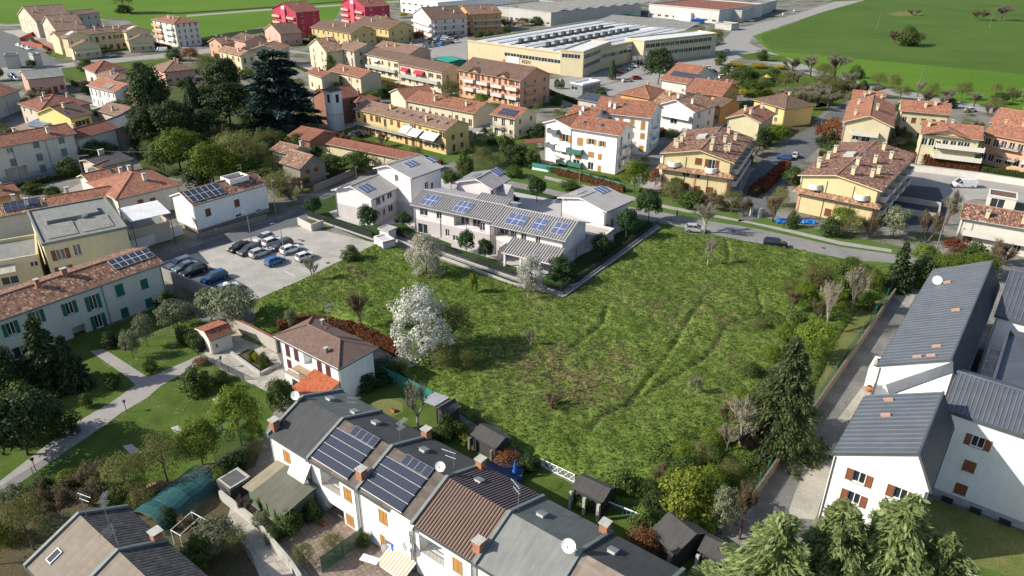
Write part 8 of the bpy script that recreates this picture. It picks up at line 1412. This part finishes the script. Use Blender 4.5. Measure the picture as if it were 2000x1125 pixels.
for px, py, top, lab in ((252, 818, 801, 'black park lamp at the path edge by the daisies'), (393, 716, 704, 'black park lamp at the upper path corner'), (77, 936, 926, 'black park lamp half hidden near the wire fence'), (437, 728, 712, 'black park lamp beside the stair rail')):
    b = G(px, py); h = max(1.4, height_at(b, top)); t = empty('park_lamp', b, 0, lab, 'park lamp', 'black park lamps'); m = MB(); m.tube((0, 0, 0), (0, 0, h), .045, n=6); m.obj('pole', [DKMET], t); m = MB(); m.tube((0, 0, h), (0, 0, h+.3), .1, .2, 8); m.tube((0, 0, h+.3), (0, 0, h+.38), .24, .05, 8); m.obj('lamp_head', [DKMET], t)
b = G(1318, 429); t = empty('road_sign', b, 0, 'dark narrow road sign board on a post at the plot corner', 'road sign'); m = MB(); m.tube((0, 0, 0), (0, 0, 1.4), .05); m.obj('post', [METAL], t); m = MB(); m.box((-.12, -.1, 1.3), (.12, .1, 2.6)); m.obj('sign_board', [DKMET], t)
for px, py, lab in ((1463, 412, 'pale blue gate pillar left of the drive'), (1480, 416, 'cream gate pillar right of the drive')): b = G(px, py); t = empty('gate_pillar', b, R(20), lab, 'gate pillar'); m = MB(); m.box((-.3, -.3, 0), (.3, .3, 1.9)); m.obj('pillar', [IVORY], t); m = MB(); m.box((-.38, -.38, 1.9), (.38, .38, 2.0)); m.obj('cap', [CONC], t)
for px, py, lab in ((1527, 424, 'bright blue tarpaulin heap by the footpath hedge'), (1575, 425, 'long dull blue tarpaulin below the second butter yellow block')):
    b = G(px, py); m = MB(); rr = random.Random(px)
    n = 8; gx = [[Vector((x*.45-1.6, y*.35-1, .5+.35*rr.random()-(.5 if x in (0, n-1) or y in (0, 5) else 0))) for y in range(6)] for x in range(n)]
    for x in range(n-1):
        for y in range(5): m.face([gx[x][y], gx[x+1][y], gx[x+1][y+1], gx[x][y+1]])
    o = m.obj('tarpaulin', [plain('tarp_blue', (.02, .16, .50), .5)], None, Matrix.Translation(b), lab, 'tarpaulin')
# playground
b = G(1489, 156); t = empty('playground_tower', b, R(20), 'small blue and yellow playground tower in the park', 'playground'); m = MB(); m.box((-.9, -.9, 1.2), (.9, .9, 1.4)); m.obj('deck', [plain('play_blue', (.02, .25, .55), .5)], t)
for a_ in (-.85, .85):
    for c_ in (-.85, .85): m = MB(); m.tube((a_, c_, 0), (a_, c_, 2.6), .08); m.obj('post', [plain('play_blue', (.02, .25, .55), .5)], t)
m = MB(); m.face([(-1.1, -1.1, 2.6), (1.1, -1.1, 2.6), (0, 0, 3.6)]); m.face([(1.1, -1.1, 2.6), (1.1, 1.1, 2.6), (0, 0, 3.6)]); m.face([(1.1, 1.1, 2.6), (-1.1, 1.1, 2.6), (0, 0, 3.6)]); m.face([(-1.1, 1.1, 2.6), (-1.1, -1.1, 2.6), (0, 0, 3.6)]); m.obj('roof', [plain('play_yellow', (.6, .42, .1), .6)], t); m = MB(); m.slab([(.9, -.4, 1.3), (3.4, -.4, .2), (3.4, .4, .2), (.9, .4, 1.3)], .06); m.obj('slide', [plain('play_blue', (.02, .25, .55), .5)], t)
# sunken garages beside the second butter block
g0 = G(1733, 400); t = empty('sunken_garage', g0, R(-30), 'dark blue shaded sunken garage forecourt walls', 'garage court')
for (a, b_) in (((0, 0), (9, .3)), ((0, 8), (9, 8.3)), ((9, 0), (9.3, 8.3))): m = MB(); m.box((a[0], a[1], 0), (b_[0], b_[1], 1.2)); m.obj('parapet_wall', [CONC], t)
o = building('brown slatted pergola roof over a white garage at the court edge', (1928, 364), (1985, 372), 5, 2.8, 'flat', ov=.1, wall=IVORY, soff=IVORY, rmat=BROWN, wins={'f': [(.6, .1, 2.6, 2.1, 'plain')]}, chim=0, cat='garage', name='garage', parapet=.05)
# ---------------------------------------------------------------- back garden sheds
LOGR = sheet('mossy_black_felt', (.075, .072, .07), .95); LOGW = plain('dark_timber', (.05, .045, .045), .9)
def gshed(label, A, B, D, h, posts=3, wall=LOGW, pitch=.35):
    o = building(label, A, B, D, h, 'x', pitch=pitch, rp=.6, ov=.15, wall=wall, rmat=LOGR, t=.1, chim=0, cat='shed', name='garden_shed', ridge=False, soff=CONC)
    for i in range(posts): x = .1+(o.W-.5)*i/(posts-1); boxpart(o, 'post', (x, -.7, 0), (x+.3, -.4, h-.15), CONC if posts > 2 else WOOD)
    return o
gshed('grey roofed log shed with three concrete pillars in the back garden', (1123, 948), (1186, 976), 2.4, 2.3); gshed('long low felt roofed shed behind the hedge of the second garden', (925, 848), (975, 875), 2.2, 2.2, 2); gshed('grey roofed shed with pale pillars near the drooping cedar', (1372, 1066), (1440, 1098), 2.4, 2.3)
gshed('broad pitched felt roof shed in the shade right of the acer', (1275, 1032), (1330, 1076), 4.4, 2.4, 2)
o = building('black gabled playhouse shed with grey side sheeting at the meadow fence', (852, 800), (875, 813), (902, 800), 2.1, 'y', pitch=.55, ov=.15, wall=LOGW, rmat=LOGR, t=.1, chim=0, cat='shed', name='garden_shed')
m = MB(); m.slab([(-2.6, .2, 1.9), (-.05, .2, 2.3), (-.05, 2.6, 2.3), (-2.6, 2.6, 1.9)], .06); m.obj('side_roof', [sheet('grey_sheeting', (.40, .41, .43), .4, .3)], o.root)
# log pile, netting tunnel, pergola
b = G(300, 975); t = empty('log_pile', b, R(45), 'stack of cut firewood logs beside the netting tunnel', 'log pile'); m = MB(); m.tube((0, -.22, 0), (0, .22, 0), .13, n=8); me = m.mesh('log', [plain('cut_wood', (.38, .24, .14), .9)])
for i in range(11):
    for j in range(4): link('log', me, t, None, Matrix.Translation((i*.27-1.5+(j % 2)*.13, rc.uniform(-.1, .1), .14+j*.23)))
NT = netmat('netting_tunnel', (.012, .11, .12), .62); a, b2_ = G(300, 1045), G(415, 950); d = (b2_-a); L = d.length; t = empty('netting_tunnel', a, math.atan2(d.y, d.x), 'dark teal netting tunnel over the allotment behind the corner house', 'netting tunnel'); m = MB(); n = 10
for i in range(n):
    A0, A1 = math.pi*i/n, math.pi*(i+1)/n
    for j in range(8): m.face([(L*j/8, -2.2*math.cos(A0), .8+1.2*math.sin(A0)+.1*math.sin(j*2)), (L*(j+1)/8, -2.2*math.cos(A0), .8+1.2*math.sin(A0)+.1*math.sin(j*2+2)), (L*(j+1)/8, -2.2*math.cos(A1), .8+1.2*math.sin(A1)+.1*math.sin(j*2+2)), (L*j/8, -2.2*math.cos(A1), .8+1.2*math.sin(A1)+.1*math.sin(j*2))])
m.face([(0, -2.2, 0), (L, -2.2, 0), (L, -2.2, .8), (0, -2.2, .8)]); m.obj('netting', [NT], t)
for j in range(5):
    m = MB(); x = L*j/4
    for i in range(n): m.tube((x, -2.15*math.cos(math.pi*i/n), .8+1.15*math.sin(math.pi*i/n)), (x, -2.15*math.cos(math.pi*(i+1)/n), .8+1.15*math.sin(math.pi*(i+1)/n)), .02, n=4)
    m.obj('hoop', [DKMET], t)
a, b2_ = G(430, 925), G(500, 905); d = b2_-a; t = empty('netting_cage', a, math.atan2(d.y, d.x), 'pale green netting cage with steel hoops beside the end house', 'netting cage'); L = d.length; m = MB(); NC = netmat('pale_green_net', (.05, .16, .10), .35); m.face([(0, 0, 2.2), (L, 0, 2.2), (L, 5, 2.2), (0, 5, 2.2)]); m.face([(0, 0, 0), (L, 0, 0), (L, 0, 2.2), (0, 0, 2.2)]); m.obj('netting', [NC], t)
for q in ((0, 0), (L, 0), (L, 5), (0, 5)): m = MB(); m.tube((*q, 0), (*q, 2.2), .035, n=5); m.obj('post', [METAL], t)
o = building('small square felt roofed hutch with white edge beside the netting', (428, 945), (455, 965), (474, 938), 1.9, 'flat', ov=0, wall=LOGW, soff=CONC, rmat=sheet('hutch_felt', (.10, .10, .105), .9), chim=0, cat='hutch', name='hutch', parapet=-.08)
a = G(350, 1075); t = empty('pergola_frame', a, R(-30), 'white tube pergola frame in the lane garden', 'pergola frame'); 
for i in range(4):
    m = MB(); m.tube((i*1.3, 0, 0), (i*1.3, 0, 1.9), .035, n=5); m.tube((i*1.3, 0, 1.9), (i*1.3, 2.4, 2.2), .035, n=5); m.tube((i*1.3, 2.4, 0), (i*1.3, 2.4, 2.2), .035, n=5); m.obj('frame_hoop', [WHITEP], t)
m = MB(); m.tube((0, 0, 1.9), (3.9, 0, 1.9), .035, n=5); m.tube((0, 2.4, 2.2), (3.9, 2.4, 2.2), .035, n=5); m.obj('rail', [WHITEP], t)
# clothes airer, parasols, garden things
T2_ = ter[2].root; Mz = Matrix.Translation(T2_.location) @ Matrix.Rotation(T2_.rotation_euler.z, 4, 'Z'); x, z = wallpx(ter[2], 'f', 797, 1040); p = Mz @ ter[2].sides['f'][1] @ Vector((x-.3, -1.0, z-.6))
t = empty('clothes_airer', p, T2_.rotation_euler.z, 'clothes airer with blue towel hung over the striped awning', 'clothes airer'); m = MB()
for i in range(6): m.tube((-.9, -.35+i*.14, 0), (.9, -.35+i*.14, 0), .012, n=4)
m.tube((-.9, -.35, 0), (-.9, .9, .0), .02, n=4); m.tube((.9, -.35, 0), (.9, .9, .0), .02, n=4); m.obj('rack', [METAL], t)
for xx, cn, cc, l_ in ((.1, 'blue', (.03, .12, .5), .9), (-.6, 'teal', (.05, .2, .25), .5), (-.3, 'red', (.45, .08, .05), .35), (.6, 'white', (.6, .6, .6), .4)): m = MB(); m.slab([(xx-.25, -.36, .02), (xx+.25, -.36, .02), (xx+.1, -.38, -l_), (xx-.1, -.38, -l_)][::-1], .01); m.obj('cloth', [plain('laundry_'+cn, cc, .9)], t)
b = G(1012, 935); t = empty('parasol', b, 0, 'closed bright blue parasol behind the terrace roof', 'parasol'); m = MB(); m.tube((0, 0, 0), (0, 0, 2.6), .03, n=6); m.obj('pole', [METAL], t); m = MB(); m.tube((0, 0, 1.0), (0, 0, 2.5), .3, .06, 8); m.obj('canopy', [plain('parasol_blue', (.02, .12, .5), .7)], t)
b = G(992, 928); t = empty('paddling_pool', b, 0, 'round blue above ground pool under the dark net', 'pool'); m = MB(); m.tube((0, 0, 0), (0, 0, .7), 2.0, n=20); m.obj('pool_wall', [plain('pool_blue', (.02, .10, .40), .5)], t); m = MB(); m.tube((0, 0, .7), (0, 0, .74), 2.1, n=20); m.obj('cover', [plain('pool_cover', (.03, .05, .12), .6)], t)
b = G(1228, 1003); t = empty('garden_swing', b, R(-30), 'blue railing and white swing frame beside the ivy hedge', 'garden swing'); m = MB(); m.box((-2, -.05, .9), (2, .05, 1.0)); m.obj('top_rail', [WHITEP], t)
for i in range(10): m = MB(); m.box((-1.95+i*.42, -.02, 0), (-1.9+i*.42, .02, .9)); m.obj('bar', [plain('rail_blue', (.08, .22, .45), .6)], t)
b = G(1075, 322); t = empty('parasol', b, 0, 'wide white parasol on the terrace of the white apartment house', 'parasol'); m = MB(); m.tube((0, 0, 0), (0, 0, 2.4), .04); m.obj('pole', [METAL], t); m = MB(); m.tube((0, 0, 2.1), (0, 0, 2.9), 2.1, .05, 8); m.obj('canopy', [plain('parasol_white', (.7, .7, .68), .8)], t)
b = G(1055, 258+40); t = empty('garden_arbour', G(1040, 290), R(20), 'small terracotta roofed garden arbour left of the white apartment house', 'arbour'); m = MB(); m.slab([(-3, -1.4, 2.1), (3, -1.4, 2.1), (3, 0, 2.8), (-3, 0, 2.8)], .1); m.slab([(3, 1.4, 2.1), (-3, 1.4, 2.1), (-3, 0, 2.8), (3, 0, 2.8)], .1); m.obj('roof', [REDB], t)
for q in ((-2.8, -1.2), (2.8, -1.2), (2.8, 1.2), (-2.8, 1.2)): m = MB(); m.tube((*q, 0), (*q, 2.1), .08); m.obj('post', [WOOD], t)
b = G(1700, 752); t = empty('terracotta_pot', b, 0, 'round terracotta pot at the alley apron corner', 'pot'); m = MB(); m.tube((0, 0, 0), (0, 0, .5), .3, .5, 12); m.tube((0, 0, .5), (0, 0, .8), .5, .35, 12); m.obj('pot_body', [plain('pot_clay', (.38, .12, .06), .8)], t); m = MB(); m.tube((0, 0, .8), (0, 0, .82), .3, n=12); m.obj('soil', [SOIL], t)
b = G(1722, 738); t = empty('roof_terrace', b, lk.rotation_euler.z, 'small cluttered terrace nook at the link between the white blocks', 'terrace'); m = MB(); m.box((-1.6, -1.6, 0), (1.2, 1.6, 3.0)); m.obj('wall', [WHITE], t); m = MB(); m.box((-1.2, -1.2, 3.0), (.9, 1.2, 3.02)); m.obj('floor', [DARK], t)
for q in (-1.1, 0, .8): m = MB(); m.box((q-.15, -.9, 3.02), (q+.2, -.5, 3.6)); m.obj('planter', [plain('planter_mix', (.35, .33, .2), .9)], t)
for px, py, w_, lab in ((620, 985, 1, 'wooden planter box at the first loggia'), (640, 1030, .8, 'terracotta planter beside the second yard'), (555, 985, 1.0, 'terracotta trough at the shed door'), (773, 808, .6, 'round clay pot on the dry grass circle')):
    b = G(px, py); t = empty('planter', b, R(-38), lab, 'planter'); m = MB(); m.box((-w_/2, -.2, 0), (w_/2, .2, .4)); m.obj('trough', [plain('pot_clay', (.38, .12, .06), .8)], t); m = MB(); m.box((-w_/2+.05, -.15, .4), (w_/2-.05, .15, .42)); m.obj('soil', [SOIL], t)
b = G(733, 1108); t = empty('wicker_table', b, R(-20), 'pale framed table top in the second yard', 'table'); m = MB(); m.box((-.9, -.4, .7), (.9, .4, .75)); m.obj('tabletop', [WHITEP], t)
for q in ((-.8, -.3), (.8, -.3), (.8, .3), (-.8, .3)): m = MB(); m.tube((*q, 0), (*q, .7), .03); m.obj('leg', [METAL], t)
b = G(766, 1085); m = MB(); m.tube((0, 0, 0), (0, 0, .8), .5, .45, 10); m.tube((0, 0, .8), (0, 0, 1.0), .6, .2, 10); m.obj('covered_barbecue', [plain('grey_cover', (.25, .25, .26), .8)], None, Matrix.Translation(b), 'grey covered barbecue by the ground floor window', 'barbecue')
b = G(45, 826); t = empty('garden_bench', b, R(-35), 'weathered wooden bench on the shaded lower lawn', 'bench'); m = MB(); m.box((-.8, -.2, .4), (.8, .2, .46)); m.obj('seat', [WOOD], t); m = MB(); m.box((-.8, .18, .5), (.8, .24, .9)); m.obj('backrest', [WOOD], t)
for q in (-.7, .7): m = MB(); m.box((q-.04, -.2, 0), (q+.04, .2, .4)); m.obj('leg', [WOOD], t)
# wires of the left pole
b = G(160, 362); lampx = empty('utility_pole', b, R(20), 'wooden utility pole with white insulator arm behind the terracotta roofs', 'utility pole'); m = MB(); h = height_at(b, 318); m.tube((0, 0, 0), (0, 0, h), .14, .1, 7); m.obj('pole', [WOOD], lampx); m = MB(); m.box((-.2, -.1, h-.3), (2.2, .1, h-.1)); m.obj('arm', [METAL], lampx)
# ---------------------------------------------------------------- a walker on the footpath
def person(px, py, heading, label, top, legs, skin=(.45, .28, .2), hair=(.03, .02, .015), hgt=1.75):
    b = G(px, py); me = bpy.data.meshes.new('body'); s = hgt/1.75
    V = [(0, 0, .95), (0, 0, 1.15), (.02, 0, 1.38), (.02, 0, 1.5), (.05, 0, 1.62), (.05, 0, 1.72), (0, .11, .9), (.16, .11, .5), (.05, .11, .08), (.2, .11, .04), (0, -.11, .9), (-.10, -.11, .5), (-.32, -.11, .12), (-.2, -.11, .04), (0, .2, 1.42), (-.08, .26, 1.14), (.02, .26, .92), (.08, .25, .84), (0, -.2, 1.42), (.08, -.26, 1.14), (.28, -.25, 1.0), (.35, -.24, .98)]
    E_ = [(0, 1), (1, 2), (2, 3), (3, 4), (4, 5), (0, 6), (6, 7), (7, 8), (8, 9), (0, 10), (10, 11), (11, 12), (12, 13), (2, 14), (14, 15), (15, 16), (16, 17), (2, 18), (18, 19), (19, 20), (20, 21)]
    Rr = [.15, .14, .16, .055, .095, .08, .095, .06, .045, .035, .095, .06, .045, .035, .06, .045, .035, .03, .06, .045, .035, .03]
    me.from_pydata([Vector(v)*s for v in V], E_, []); o = link('person', me, None); o.location = b; o.rotation_euler = (0, 0, R(heading)); md = o.modifiers.new('skin', 'SKIN'); 
    for i, r_ in enumerate(Rr): me.skin_vertices[0].data[i].radius = (r_*s, r_*s*(.7 if i in (0, 1) else 1))
    me.skin_vertices[0].data[0].use_root = True; sb = o.modifiers.new('sub', 'SUBSURF'); sb.levels = 1; sb.render_levels = 1
    bpy.context.view_layer.update(); ev = bpy.data.meshes.new_from_object(o.evaluated_get(bpy.context.evaluated_depsgraph_get())); o.modifiers.clear(); o.data = ev
    for nm, c in (('skin_tone', skin), ('walker_jacket', top), ('walker_trousers', legs), ('walker_hair', hair)): ev.materials.append(plain(nm, c, .8))
    for p_ in ev.polygons:
        z = p_.center.z/s; p_.material_index = 2 if z < .93 and abs(p_.center.y) < .2 else (0 if 1.5 < z < 1.66 or (z < 1.02 and abs(p_.center.y) > .2) else (3 if z >= 1.66 else 1))
    return tag(o, label, 'person')
person(1527, 438, -12, 'person in dark jacket and trousers walking along the footpath', (.03, .03, .04), (.05, .05, .07))
person(1030, 350, 160, 'small figure in light blue beside the road before the green fence', (.15, .35, .6), (.1, .05, .05))

a_, b_ = G(168, 362), G(372, 352); m = MB(); za, zb = 7.0, 6.5
for i in range(14):
    s0, s1_ = i/14, (i+1)/14; q = [a_.lerp(b_, s_)+Vector((0, 0, za+(zb-za)*s_-4*.9*s_*(1-s_))) for s_ in (s0, s1_)]; m.tube(q[0], q[1], .035, n=4, cap=False)
m.obj('overhead_cable', [METAL], None, None, 'slack overhead cable from the insulator pole across the thicket', 'cable')
